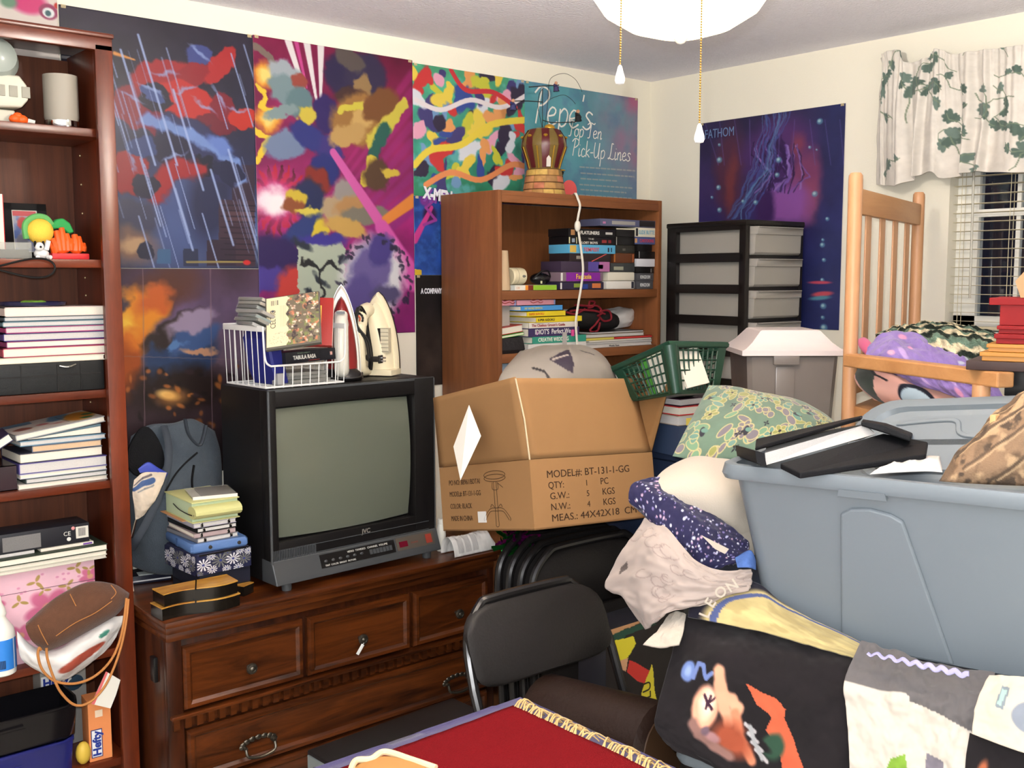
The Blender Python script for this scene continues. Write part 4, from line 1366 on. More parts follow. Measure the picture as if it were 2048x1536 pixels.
hn.build('orange_hands', M_or, ty)
q = [tyx(98, 452), tyx(116, 438), tyx(128, 436), tyx(142, 446), tyx(151, 464), tyx(140, 468), tyx(124, 456), tyx(108, 458)]
MB().prism([(a_, 0.006, b_) for a_, b_ in q], (0, 0.024, 0)).build('green_cap', mat('green_felt', (44, 150, 74), 0.7), ty, mods=[('bev', 0.004)])
q = [tyx(98, 505), tyx(172, 500), tyx(172, 513), tyx(98, 514)]
MB().bx(q[0][0], q[1][0], -0.026, 0.02, 0.0, 0.016, bev=0.003).build('base', cm((206, 44, 48), 0.4), ty)
a = P(83, 512, y=-0.245)
pd = T('plush_toy', 'tiny black and white plush dog sitting in front of the yellow ball', 'plush toy', (a.x, -0.245, z))
bd = MB()
bd.ball((0, 0, 0.014), 0.016, (1.2, 0.9, 0.9), 14)
bd.ball((-0.008, -0.012, 0.032), 0.012, (1, 1, 1), 14)
for s in (-1, 1):
 bd.tube([(s * 0.012, -0.014, 0.005), (s * 0.016, -0.024, 0.005)], [0.006, 0.005], 8)
bd.tube([(0.01, -0.006, 0.025), (0.016, -0.012, 0.048)], [0.008, 0.006], 8)
bd.build('body', cm((224, 222, 218), 0.8), pd)
for s in (-1, 1):
 MB().ball((-0.008 + s * 0.010, -0.012, 0.038), 0.006, (0.6, 0.9, 1.5), 10).build('ear', cm((22, 20, 22), 0.8), pd)
MB().ball((-0.008, -0.024, 0.031), 0.003, n=8).build('nose', cm((22, 20, 22), 0.8), pd)
a0, a1 = P(-14, 508, y=-0.24), P(60, 508, y=-0.24)
cb = T('plastic_box', 'clear plastic lidded box holding dark bits, left end of second shelf', 'box', ((a0.x + a1.x) / 2, -0.235, z), (0, 0, math.radians(-6)))
w_ = a1.x - a0.x
MB().bx(-w_ / 2, w_ / 2, -0.03, 0.03, 0, 0.042, bev=0.002).build('shell', mat('clear_acrylic', (200, 200, 190), 0.06, 0.5, alpha=0.35), cb)
MB().bx(-w_ / 2 + 0.004, w_ / 2 - 0.006, -0.026, 0.026, 0.002, 0.024, bev=0.004).build('contents', cm((48, 40, 36), 0.8), cb)
a = P(1, 505, y=-0.17)
rb = T('book', 'red book standing upright at the left end of the second shelf', 'book', (a.x - 0.012, -0.16, z))
MB().bx(-0.015, 0.012, -0.06, 0.06, 0, 0.165, bev=0.002).build('cover', cm((196, 30, 34), 0.4), rb)
MB().bx(-0.0145, 0.0095, -0.0605, 0.055, 0.003, 0.1655).build('pages', PAGE, rb, smooth=0)
rg_ = MB()
pts = []
for k in range(40):
 t = k / 40 * 2 * PI
 px, py = 48 + 62 * math.cos(t), 536 + 16 * math.sin(t) + (6 * math.sin(2 * t))
 pts.append(P(px, py, y=-0.292 + 0.006 * math.cos(t)))
rg_.tube(pts, 0.0028, 7, closed=True)
rg_.build('cord_loop', cm((18, 16, 16), 0.4), None, reorigin=True, label='thin black cord loop hanging from the second shelf edge', cat='cord')
# --- third group: black case, white board, pile of comics, dark tin lid
z = SH[2] + 0.0006
XL, XR = P(0, 740, y=-0.26).x - 0.045, P(206, 740, y=-0.26).x
bk = T('document_case', 'wide black plastic case with a chrome clasp under the white edged pile', 'case', ((XL + XR) / 2, -0.17, z))
w_ = XR - XL
MB().bx(-w_ / 2, w_ / 2, -0.10, 0.10, 0, 0.080, bev=0.005).build('body', mat('case_black', (26, 27, 27), 0.5, 0.3, bump=0.1, bscale=400), bk)
MB().bx(-w_ / 2 + 0.01, w_ / 2 - 0.01, -0.1012, -0.098, 0.044, 0.047).build('seam', M_black, bk, smooth=0)
for xx in (-0.06, 0.03, 0.09):
 MB().bx(xx - 0.0012, xx + 0.0012, -0.1015, -0.098, 0.004, 0.075).build('rib', M_black, bk, smooth=0)
MB().tube(curve3([(0.035, -0.103, 0.070), (0.055, -0.106, 0.066), (0.078, -0.103, 0.071)], 12), 0.0022, 6).build('clasp', mat('chrome', (215, 215, 215), 0.08), bk)
z += 0.0805
book('white cardboard folder lying flat on the black plastic case', ((XL + XR) / 2 + 0.004, -0.17, z), (w_ - 0.004, 0.20, 0.015), 0, (206, 196, 176), spine='-x', name='folder', cat='folder', rough=0.7)
z += 0.0155
xa, xb = P(6, 650, y=-0.25).x, P(211, 650, y=-0.25).x
labs = ['thick off white magazine at the bottom of the upper comics pile', 'magazine with a grey page edge, second up in the upper comics pile', 'magazine with pale pages in the middle of the upper comics pile',
  'greyish annual above the middle of the upper comics pile', 'bluish edged magazine third from the top of the upper comics pile', 'thin magazine second from the top of the upper comics pile', 'cream edged magazine on top of the upper comics pile, under the dark lid']
for k, (h, dx, pgm, cc) in enumerate(((0.024, -0.006, PAGE, (160, 60, 80)), (0.017, 0.002, PAGE, (120, 40, 90)), (0.020, -0.002, PAGE2, (60, 50, 110)), (0.016, 0.001, PAGE2, (150, 50, 100)), (0.014, -0.003, PAGE2, (80, 110, 120)), (0.012, 0.0, PAGE2, (60, 80, 90)), (0.024, 0.003, PAGE, (210, 190, 180)))):
 book(labs[k], ((xa + xb) / 2 + dx, -0.175 + 0.002 * (k % 3), z), (xb - xa - 0.004 * (k % 2), 0.165, h), 0, cc, pgm, '-x', 'comics pile in the tall bookcase', name='magazine', cat='magazine')
 z += h + 0.0004
a = P(66, 598, y=-0.19)
ld = T('tin_lid', 'dark blue round tin lid lying upside down on the comics pile', 'lid', (a.x, -0.185, z))
MB().lathe([(0.0, 0.0), (0.072, 0.0), (0.080, 0.003), (0.084, 0.012), (0.081, 0.012), (0.076, 0.005), (0.0, 0.004)], n=36, caps=False).build('dish', mat('navy_tin', (38, 38, 66), 0.25, 0.6), ld)
st_ = MB()
for k in range(9):
 a_ = rr.uniform(0, 6.28)
 r_ = rr.uniform(0.0, 0.045)
 st_.ball((r_ * math.cos(a_), r_ * math.sin(a_), 0.010), 0.010, (1.4, 1, 0.6), 8)
st_.build('trinkets', cm((110, 150, 50), 0.6), ld)
# --- fourth group: pile of paperbacks with tilted magazines on top
z = SH[3] + 0.0006
xa, xb = P(38, 950, y=-0.25).x, P(214, 950, y=-0.25).x
xm = (xa + xb) / 2
L4 = ['white spined booklet at the very bottom of the lower paperback pile', 'grey edged magazine second up in the lower paperback pile', 'thin pale magazine third up in the lower paperback pile', 'thick grey paged annual in the middle of the lower paperback pile',
  'thick cream paged book above the grey annual in the lower pile', 'tan paged paperback in the upper half of the lower pile', 'pale blue edged booklet under the slanted magazines']
for k, (h, dx, w_, pgm, cc) in enumerate(((0.012, -0.004, 0.232, PAGE, (214, 206, 196)), (0.014, 0.006, 0.210, PAGE2, (70, 80, 80)), (0.012, -0.002, 0.226, PAGE, (190, 190, 200)), (0.028, -0.001, 0.226, PAGE2, (80, 70, 130)), (0.026, -0.006, 0.214, PAGE, (60, 60, 74)), (0.018, 0.010, 0.180, PAGE3, (90, 96, 110)), (0.014, 0.0, 0.222, PAGE2, (96, 130, 150)))):
 book(L4[k], (xm + dx, -0.175 - 0.003 * (k % 2), z), (w_, 0.165, h), math.radians((-1) ** k * 0.8), cc, pgm, '-x' if k % 2 else '+y', 'paperbacks in the tall bookcase', name='paperback', cat='book')
 z += h + 0.0004
ps = P(214, 884, y=-0.25)
cv4 = Canvas(110, 80, (196, 186, 176))
cv4.warp(0.08, 10, 9)
cv4.mask((cv4.V < 0.28) & (cv4.U < 0.5), (92, 124, 146))
cv4.ell(0.9, 0.2, 0.16, 0.34, (90, 130, 156), 0.5, 0.3)
cv4.ell(1.15, 0.5, 0.24, 0.4, (196, 130, 50), 0.3, 0.3)
cv4.ell(1.18, 0.75, 0.1, 0.09, (70, 110, 70), 0.3, 0.3)
cv4.ell(1.3, 0.45, 0.09, 0.09, (70, 110, 70), 0.3, 0.3)
cv4.ell(0.22, 0.62, 0.14, 0.12, (120, 70, 60), 0.2, 0.3)
cv4.ell(0.55, 0.55, 0.1, 0.08, (180, 110, 110), 0.2, 0.3)
cv4.ell(0.72, 0.72, 0.14, 0.05, (190, 130, 120), 0.2, 0.3)
cv4.unwarp()
for k in range(9):
 cv4.ell(0.88, 0.2 + k * 0.075, 0.018, 0.022, (50, 40, 40), 0, 0.3)
mg = book('slanted magazine with blue and orange cover on top of the lower pile', (xm - 0.004, -0.170, z + 0.016), (0.236, 0.165, 0.016), 0, (150, 150, 150), PAGE, '-x', name='magazine', cat='magazine', rot=(math.radians(0), math.radians(-7.5), math.radians(2)))
surf('cover_print', flat((-0.117, 0.082, 0.0164), (0.117, 0.082, 0.0164), (-0.117, -0.082, 0.0164), 110, 80), painted('print_paper', 0.4), mg, cv4, wc=False)
MB().loft([[(-0.117, -0.08, 0.0), (0.117, -0.08, 0.0), (0.117, 0.08, 0.0), (-0.117, 0.08, 0.0)], [(-0.117, -0.08, 0.0005), (0.117, -0.08, 0.0005), (0.117, 0.08, 0.0005), (-0.117, 0.08, 0.0005)]]).build('back_sheet', PAGE, mg, smooth=0)
fw_ = T('folder', 'creased blue grey folder wedged under the slanted magazine', 'folder', (xm + 0.004, -0.165, z + 0.0005))
wd_ = MB()
wd_.hexa([(-0.10, -0.08, 0), (0.10, -0.08, 0), (0.10, 0.08, 0), (-0.10, 0.08, 0), (-0.10, -0.08, 0.003), (0.10, -0.08, 0.026), (0.10, 0.08, 0.026), (-0.10, 0.08, 0.003)])
wd_.build('sleeve', cm((88, 110, 120), 0.5), fw_, smooth=0)
MB().hexa([(-0.09, -0.083, 0.001), (0.098, -0.083, 0.001), (0.098, 0.07, 0.001), (-0.09, 0.07, 0.001), (-0.09, -0.083, 0.002), (0.098, -0.083, 0.019), (0.098, 0.07, 0.019), (-0.09, 0.07, 0.002)]).build('papers', PAGE, fw_, smooth=0)
pl0 = P(4, 880, y=-0.265)
book('dark paperback leaning at an angle against the left of the lower pile', (pl0.x - 0.02, -0.205, SH[3] + 0.10), (0.13, 0.12, 0.022), 0, (40, 36, 70), PAGE, '-x', name='paperback', cat='book', rot=(0, math.radians(-32), math.radians(-8)))
book('dark glossy folder lying at the far left on the fifth shelf', (xa - 0.062, -0.16, SH[3] + 0.0006), (0.11, 0.19, 0.066), 0, (50, 40, 44), PAGE2, '-y', name='binder', cat='binder', rough=0.12)
# --- fifth group: floral box, green albums, black carton
z = SH[4] + 0.0006
xr = P(196, 1150, y=-0.265).x
xl = P(0, 1150, y=-0.265).x - 0.06
Hf = P(190, 1120, y=-0.268).z - z
fb = T('storage_box', 'pink floral keepsake box under the dark green albums', 'box', ((xl + xr) / 2, -0.128, z))
w_ = xr - xl
cf = Canvas(200, 200, (222, 178, 190))
cf.shade(30, 3, 0.06)
def flower(cv, u, v, r, c1, c2):
 for k in range(5):
  a_ = k * 1.2566 + 0.3
  cv.ell(u + math.cos(a_) * r * 0.6, v + math.sin(a_) * r * 0.6, r * 0.52, r * 0.36, c1, a_, 0.5)
 cv.ell(u, v, r * 0.3, r * 0.3, c2, 0, 0.4)
def sprig(cv, u, v, r, rot):
 for k in range(3):
  a_ = rot + k * 2.1
  cv.ell(u + math.cos(a_) * r * 0.7, v + math.sin(a_) * r * 0.7, r * 0.6, r * 0.27, (168, 140, 84), a_, 0.3)
for (u, v, r_) in ((0.60, 0.46, 0.19), (0.14, 0.3, 0.1), (0.96, 0.2, 0.09), (0.35, 0.7, 0.12)):
 flower(cf, u, v, r_, (194, 104, 136), (200, 150, 120))
for (u, v, r_, a_) in ((0.84, 0.08, 0.06, 3.2), (0.50, 0.16, 0.06, 3.0), (0.76, 0.26, 0.06, 3.3), (0.56, 0.26, 0.05, 2.2), (0.36, 0.34, 0.06, 0.4), (0.95, 0.12, 0.05, 1.6), (0.2, 0.55, 0.06, 1.0), (0.1, 0.12, 0.05, 0.3)):
 sprig(cf, u, v, r_, a_)
for k in range(14):
 cf.ell(rr.uniform(0, 1), rr.uniform(0, 0.4), 0.014, 0.012, (206, 140, 166), 0, 0.5)
MB().bx(-w_ / 2 + 0.001, w_ / 2 - 0.001, -0.1085, 0.10, 0, Hf - 0.062, bev=0.002).build('box', cm((214, 172, 184), 0.6), fb)
MB().bx(-w_ / 2 - 0.001, w_ / 2 + 0.001, -0.1095, 0.10, Hf - 0.060, Hf, bev=0.002).build('lid', cm((214, 172, 184), 0.6), fb)
surf('floral_print', flat((-w_ / 2, -0.1103, Hf), (w_ / 2, -0.1103, Hf), (-w_ / 2, -0.1103, 0.0), 200, 200), painted('print_paper', 0.4), fb, cf, wc=False)
MB().bx(-w_ / 2, w_ / 2, -0.1112, -0.1100, Hf - 0.0615, Hf - 0.0602).build('lid_gap', cm((110, 80, 90), 0.7), fb, smooth=0)
z = SH[4] + Hf + 0.0012
xg = P(215, 1110, y=-0.275).x
for k, (h, cc, lab, ry) in enumerate(((0.010, (196, 190, 176), 'thin pale booklet directly on the pink floral box', 0), (0.013, (190, 186, 170), 'cream booklet under the dark green album', 0), (0.018, (38, 50, 38), 'wide dark green album lying on the pink floral box', 0))):
 book(lab, (xg - 0.165, -0.168, z), (0.33, 0.218 - 0.01 * (2 - k), h), math.radians((0.4, -0.3, 0)[k]), cc, PAGE, '-x', name='album' if k == 2 else 'booklet', cat='book', rough=0.55)
 z += h + 0.0004
tx = P(180, 1064, y=-0.255)
cx_ = T('carton', 'long black product carton with a barcode and CE mark lying on the album', 'box', (tx.x - 0.115, -0.205, z + 0.0085))
MB().bx(-0.115, 0.115, -0.045, 0.055, 0, 0.052, bev=0.0015).build('body', mat('carton_black', (30, 30, 36), 0.4), cx_)
MB().bx(-0.107, -0.012, -0.0458, -0.0448, 0.005, 0.043).build('print_panel', mat('grey_print', (112, 110, 108), 0.5, var=0.35, vscale=500), cx_, smooth=0)
MB().bx(0.079, 0.112, -0.0462, -0.0448, 0.012, 0.044).build('barcode_label', mat('label_white', (206, 202, 190), 0.5), cx_, smooth=0)
bcm = MB()
for k in range(14):
 bcm.bx(0.085 + k * 0.0014, 0.085 + k * 0.0014 + (0.0008 if k % 3 else 0.0004), -0.0466, -0.046, 0.018, 0.040)
bcm.build('barcode', cm((70, 66, 74), 0.5), cx_, smooth=0)
text('CE', 0.016, mat('white_ink', (210, 208, 200), 0.5), cx_, plane_M((0.046, -0.0462, 0.024), (1, 0, 0), (0, 0, 1)))
MB().ball((0.072, -0.046, 0.042), 0.005, (1, 0.2, 1), 10).build('seal', cm((196, 130, 130), 0.5), cx_)
MB().lathe([(0.0035, 0), (0.0055, 0), (0.0055, 0.0006), (0.0035, 0.0006)], (0.060, -0.0455, 0.014), 14, M=Matrix.Rotation(math.radians(90), 4, 'X')).build('ring_mark', mat('white_ink', (210, 208, 200), 0.5), cx_)
pn = P(190, 1072, y=-0.262)
pe = T('paper_strip', 'white paper strip with violet end sticking out under the carton', 'paper', (pn.x - 0.07, -0.225, z))
MB().bx(-0.07, 0.068, -0.03, 0.03, 0, 0.0075, bev=0.001).build('sheet', PAGE, pe, smooth=0)
MB().bx(0.040, 0.064, -0.0305, -0.02, 0.0015, 0.006).build('violet_end', cm((110, 70, 150), 0.5), pe, smooth=0)
MB().bx(-0.19, -0.085, -0.025, 0.055, 0, 0.0078).build('back_sheet', PAGE2, pe, smooth=0)
# --- spray bottle, suede pouch and carrier bag at the shelf edge
z = SH[4] + 0.0006
a = P(5, 1325, y=-0.276)
bo = T('bottle', 'white plastic bottle with a bright blue label at the left edge', 'bottle', (a.x - 0.004, -0.278, z))
M_bot = mat('bottle_white', (226, 224, 214), 0.35, 0.5)
MB().lathe([(0.030, 0.0), (0.036, 0.004), (0.037, 0.02), (0.037, 0.105), (0.034, 0.122), (0.022, 0.140), (0.0165, 0.150), (0.0165, 0.160), (0, 0.160)], n=28).build('body', M_bot, bo)
MB().lathe([(0.0185, 0.157), (0.019, 0.160), (0.016, 0.175), (0.009, 0.190), (0.0075, 0.205), (0.004, 0.208), (0, 0.208)], n=20).build('nozzle_cap', M_bot, bo)
MB().lathe([(0.0374, 0.018), (0.0376, 0.018), (0.0376, 0.098), (0.0374, 0.098)], n=28, caps=False).build('label', mat('label_blue', (48, 124, 206), 0.4), bo)
lb = MB()
for k in range(10):
 t = math.radians(-52 + k * 2.2)
 lb.box((0.0378 * math.sin(t + 0.6), -0.0378 * math.cos(t + 0.6), 0.034), (0.0008, 0.0006, 0.022), rot=(0, 0, t + 0.6))
lb.build('barcode', M_ink_k, bo, smooth=0)
MB().lathe([(0.0379, 0.018), (0.0379, 0.098)], n=90, caps=False).build('label_seam', mat('label_pale', (190, 206, 220), 0.4), bo)
bpy.data.objects['label_seam'].scale = (1, 1, 1)
me_ = bpy.data.objects['label_seam'].data
bm_ = bmesh.new()
bm_.from_mesh(me_)
bmesh.ops.delete(bm_, geom=[v for v in bm_.verts if not (v.co.y < 0 and 0.022 < v.co.x < 0.0275)], context='VERTS')
bm_.to_mesh(me_)
bm_.free()
def cushion(name, rows, nu, nv, bulge, m, parent=None, canvas=None, wr=0.0, wcell=12, seed=1, power=0.5, back=None, **kw):
 """closed soft body over a control grid: bulges to both sides, pinched at the rim"""
 G = grid_points(rows, nu, nv)
 u = np.linspace(0, 1, nu)[None, :]
 v = np.linspace(0, 1, nv)[:, None]
 prof = np.clip(4 * u * (1 - u), 0, 1) ** power * np.clip(4 * v * (1 - v), 0, 1) ** power
 du, dv = np.gradient(G, axis=1), np.gradient(G, axis=0)
 N = np.cross(dv, du)
 N /= np.linalg.norm(N, axis=2, keepdims=True) + 1e-12
 c0 = np.array(tuple(CAM))
 flip = np.sign(((c0 - G) * N).sum(2)).mean()
 N = N * (1 if flip >= 0 else -1)
 n = (vnoise(nv, nu, wcell, seed, 3) - 0.5) * 2 * wr if wr else 0
 A = G + N * (prof * bulge + n * np.minimum(1, prof * 3))[..., None]
 B = G - N * (prof * (bulge if back is None else back) + 0.0008)[..., None]
 off = Vector((0, 0, 0))
 al = np.concatenate([A.reshape(-1, 3), B.reshape(-1, 3)])
 if parent is not None:
  q = parent
  while q.parent is not None:
   q = q.parent
  Mi_ = np.array(WM[q.name].inverted())
  al = al @ Mi_[:3, :3].T + Mi_[:3, 3]
 else:
  off = Vector((al[:, 0].mean(), al[:, 1].mean(), al[:, 2].min()))
  al = al - np.array(off)
 K = nu * nv
 idx = np.arange(K).reshape(nv, nu)
 F = np.stack([idx[:-1, :-1], idx[1:, :-1], idx[1:, 1:], idx[:-1, 1:]], -1).reshape(-1, 4)
 F2 = F[:, ::-1] + K
 rim = list(idx[0, :]) + list(idx[1:, -1]) + list(idx[-1, -2::-1]) + list(idx[-2:0, 0])
 R = [(rim[i], rim[(i + 1) % len(rim)], rim[(i + 1) % len(rim)] + K, rim[i] + K) for i in range(len(rim))]
 me = bpy.data.meshes.new(name)
 me.from_pydata(al.tolist(), [], F.tolist() + F2.tolist() + [tuple(int(x) for x in r) for r in R])
 bm = bmesh.new()
 bm.from_mesh(me)
 bmesh.ops.recalc_face_normals(bm, faces=bm.faces[:])
 bm.to_mesh(me)
 bm.free()
 if canvas is not None:
  Lc = canvas.linear().reshape(-1, 3)
  at = me.color_attributes.new('dye', 'FLOAT_COLOR', 'POINT')
  c4 = np.ones((2 * K, 4), np.float32)
  c4[:K, :3] = Lc
  c4[K:, :3] = Lc
  at.data.foreach_set('color', c4.ravel())
 return link(name, me, m, parent, off, 180, kw.pop('mods', []), **kw)
def rowsP(rows):
 """rows of (px, py, y) on planes parallel to the back wall, or (px, py, ('d', depth))"""
 out = []
 for r in rows:
  q = []
  for e in r:
   if isinstance(e[2], tuple):
    q.append(P(e[0], e[1], **{e[2][0]: e[2][1]}))
   else:
    q.append(P(e[0], e[1], y=e[2]))
  out.append(q)
 return out
M_suede = mat('brown_suede', (92, 62, 46), 0.95, 0.1, var=0.18, vscale=70, bump=0.25, bscale=300, sheen=0.2)
pcx = P(150, 1240, y=-0.33)
po_ = T('pouch', 'brown suede pouch with tan cords hanging over the shelf edge', 'pouch', (pcx.x, -0.33, P(100, 1303, y=-0.33).z))
cushion('pouch_body', rowsP([[(52, 1246, -0.35), (86, 1215, -0.345), (122, 1188, -0.34), (175, 1164, -0.33), (225, 1167, -0.325), (259, 1186, -0.32)],
        [(52, 1258, -0.37), (88, 1240, -0.38), (130, 1220, -0.375), (180, 1200, -0.37), (225, 1192, -0.36), (258, 1192, -0.335)],
        [(64, 1282, -0.37), (95, 1278, -0.38), (140, 1254, -0.38), (190, 1230, -0.375), (228, 1214, -0.36), (255, 1200, -0.335)],
        [(88, 1302, -0.35), (105, 1299, -0.35), (150, 1276, -0.35), (195, 1252, -0.345), (232, 1230, -0.34), (250, 1208, -0.33)]]), 40, 26, 0.012, M_suede, po_, wr=0.002)
M_tan = mat('tan_leather', (176, 116, 62), 0.6, 0.3)
for pts in (((82, 1300, -0.386), (78, 1296, -0.388), (76, 1312, -0.390), (85, 1340, -0.39), (110, 1362, -0.39), (150, 1367, -0.39), (190, 1352, -0.39), (222, 1320, -0.39), (240, 1280, -0.385), (248, 1240, -0.385), (253, 1196, -0.370)),
   ((93, 1296, -0.388), (95, 1318, -0.390), (106, 1352, -0.392), (122, 1385, -0.394), (150, 1410, -0.396), (180, 1404, -0.396), (208, 1375, -0.394), (228, 1335, -0.392), (243, 1290, -0.390), (252, 1245, -0.388), (257, 1198, -0.372))):
 MB().tube(curve3([P(*q[:2], y=q[2]) for q in pts], 70), 0.0034, 8).build('cord', M_tan, po_, wc=True)
st = MB()
for seq in (((76, 1250), (84, 1268), (96, 1290)), ((222, 1170), (232, 1185), (222, 1198)), ((112, 1272), (150, 1246), (190, 1226), (224, 1202)), ((140, 1188), (146, 1200), (152, 1212))):
 st.tube(curve3([P(a_, b_, y=-0.394) for a_, b_ in seq], 12), 0.0011, 5)
st.build('stitching', M_tan, po_, wc=True)
M_bagw = painted('thin_white_plastic', 0.35, 0.4)
cb_ = Canvas(90, 50, (216, 212, 208))
cb_.warp(0.05, 12, 3)
cb_.ell(1.05, 0.55, 0.40, 0.13, (164, 78, 62), -0.08, 0.12)
cb_.ell(1.40, 0.30, 0.1, 0.05, (60, 120, 104), -0.2, 0.2)
cb_.shade(10, 4, 0.05)
bg = cushion('plastic_bag', rowsP([[(34, 1262, -0.322), (70, 1296, -0.325), (112, 1300, -0.326), (160, 1270, -0.326), (210, 1238, -0.322), (247, 1231, -0.315)],
         [(36, 1290, -0.335), (70, 1312, -0.355), (112, 1318, -0.362), (160, 1294, -0.360), (210, 1266, -0.345), (245, 1245, -0.325)],
         [(42, 1316, -0.330), (76, 1334, -0.352), (116, 1344, -0.360), (160, 1320, -0.355), (205, 1290, -0.340), (238, 1262, -0.325)],
         [(60, 1326, -0.318), (92, 1348, -0.325), (126, 1360, -0.330), (160, 1342, -0.330), (196, 1314, -0.325), (226, 1284, -0.318)]]), 90, 50, 0.008, M_bagw, None, cb_, wr=0.006, wcell=14, seed=8,
    label='crinkled white plastic bag with a red shape under the suede pouch', cat='bag')
# --- bottom shelf: bins and cartons
z = SH[5] + 0.0006
M_binb = mat('bin_black_gloss', (18, 17, 20), 0.15, 0.5)
M_binn = mat('bin_navy', (36, 40, 110), 0.2, 0.5)
xr = P(165, 1430, y=-0.285).x
for (zz, h_, m_, lab, xx) in ((z, 0.100, M_binn, 'glossy navy blue plastic tray under the black one', xr - 0.012), (z + 0.101, 0.095, M_binb, 'glossy black plastic tray stacked on the navy tray', xr)):
 tr = T('storage_tray', lab, 'tray', (xx - 0.17, -0.205, zz), group=None)
 m_b = MB()
 ringf = lambda s_, z_: [(-0.17 * s_, -0.09 * s_, z_), (0.13 * s_, -0.09 * s_, z_), (0.158 * s_, -0.075 * s_, z_), (0.17 * s_, -0.03, z_), (0.17 * s_, 0.09 * s_, z_), (-0.17 * s_, 0.09 * s_, z_)]
 m_b.loft([ringf(0.93, 0.0), ringf(0.95, 0.004), ringf(0.985, h_ - 0.012), ringf(1.0, h_ - 0.010), ringf(1.0, h_ - 0.002), ringf(0.97, h_ - 0.002), ringf(0.92, 0.006)], caps=False)
 m_b.bm.faces.new([v for v in m_b.bm.verts][:6])
 m_b.build('tray', m_, tr, smooth=40)
 MB().bx(-0.15, 0.02, -0.0935, -0.0915, h_ * 0.62, h_ * 0.62 + 0.003).build('ridge', m_, tr, smooth=0)
# upright orange carton of food bags
zc = z
p0, p1, p2 = P(182, 1522, y=-0.262), P(226, 1514, y=-0.262), P(247, 1510, y=-0.18)
hc = P(182, 1404, y=-0.262).z - zc
hb = T('bag_carton', 'orange carton of kitchen bags standing at the right of the bottom shelf', 'box', ((p0.x + p1.x) / 2, -0.235, zc), (0, 0, math.radians(-4)))
wx = p1.x - p0.x
M_orc = mat('carton_orange', (226, 140, 84), 0.5)
MB().bx(-wx / 2, wx / 2, -0.027, 0.040, 0, hc, bev=0.001).build('carton', M_orc, hb, smooth=0)
MB().bx(wx / 2 + 0.0002, wx / 2 + 0.0008, -0.024, 0.038, 0.004, 0.036).build('count_label', cm((214, 200, 130), 0.5), hb, smooth=0)
text('18', 0.020, M_ink_k, hb, plane_M((wx / 2 + 0.0012, 0.012, 0.010), (0, 0, 1), (0, -1, 0)), bold=0.0008)
MB().bx(-wx / 2 + 0.006, -wx / 2 + 0.034, -0.0285, -0.0272, 0.012, 0.090).build('name_plate', mat('plate_white', (226, 226, 226), 0.5), hb, smooth=0)
bd_ = MB()
for (x0, x1, z0, z1) in ((-wx / 2 + 0.005, -wx / 2 + 0.007, 0.011, 0.091), (-wx / 2 + 0.033, -wx / 2 + 0.035, 0.011, 0.091), (-wx / 2 + 0.005, -wx / 2 + 0.035, 0.011, 0.013), (-wx / 2 + 0.005, -wx / 2 + 0.035, 0.089, 0.091)):
 bd_.bx(x0, x1, -0.0288, -0.0272, z0, z1)
bd_.build('plate_border', cm((40, 50, 110), 0.5), hb, smooth=0)
M_navyink = mat('navy_ink', (34, 54, 140), 0.5)
text('Hefty', 0.030, M_navyink, hb, plane_M((-wx / 2 + 0.030, -0.0290, 0.015), (0, 0, 1), (-1, 0, 0)), bold=0.0012, fit=0.072)
MB().bx(-0.012, 0.008, -0.0283, -0.0272, hc - 0.048, hc - 0.028).build('pale_square', cm((236, 210, 180), 0.5), hb, smooth=0)
# second, grey carton, leaning behind
p0, p1 = P(92, 1460, y=-0.16), P(186, 1460, y=-0.16)
w_ = p1.x - p0.x
h2 = P(140, 1330, y=-0.16).z - z
hg = T('bag_carton', 'grey carton of kitchen bags behind the glossy black tray', 'box', ((p0.x + p1.x) / 2 + 0.004, -0.075, z), (0, 0, math.radians(3)))
MB().bx(-w_ / 2, w_ / 2, -0.03, 0.03, 0, h2, bev=0.001).build('carton', cm((150, 146, 140), 0.5), hg, smooth=0)
MB().bx(-w_ / 2 + 0.002, -w_ / 2 + 0.086, -0.0312, -0.0302, h2 - 0.076, h2 - 0.036).build('name_plate', mat('plate_white', (226, 226, 226), 0.5), hg, smooth=0)
text('Hefty', 0.036, M_navyink, hg, plane_M((-w_ / 2 + 0.006, -0.0316, h2 - 0.068), (1, 0, 0), (0, 0, 1)), bold=0.0015, fit=0.074)
MB().ball((w_ / 2 - 0.035, -0.030, h2 - 0.075), 0.026, (1.1, 0.06, 0.9), 14).build('dark_emblem', cm((44, 66, 84), 0.5), hg)
# yellow pouch peeping between
MB().ball((0, 0, 0.032), 0.026, (0.8, 0.7, 1.25), 14).build('yellow_sachet', cm((214, 180, 70), 0.5), None, label='small yellow sachet between the black tray and the orange carton', cat='sachet')
q = P(166, 1478, y=-0.258)
o_ = bpy.data.objects['yellow_sachet']
o_.location = (q.x, -0.255, z)
WM[o_.name] = Matrix.Translation(o_.location)
# white tag above the orange carton
tg = [P(a_, b_, y=-0.300) for a_, b_ in ((212, 1343), (241, 1360), (232, 1390), (221, 1417), (183, 1408), (196, 1378))]
t_ = T('price_tag', 'large white paper tag with a pink edge over the orange carton', 'tag', tuple(P(210, 1410, y=-0.300)))
MB().prism(tg, (0, 0.0012, 0)).build('card', mat('label_bright', (232, 228, 216), 0.45), t_, wc=True, smooth=0)
MB().prism([P(a_, b_, y=-0.3012) for a_, b_ in ((183, 1408), (212, 1343), (216, 1345), (189, 1409))], (0, 0.001, 0)).build('pink_edge', cm((222, 110, 110), 0.5), t_, wc=True, smooth=0)
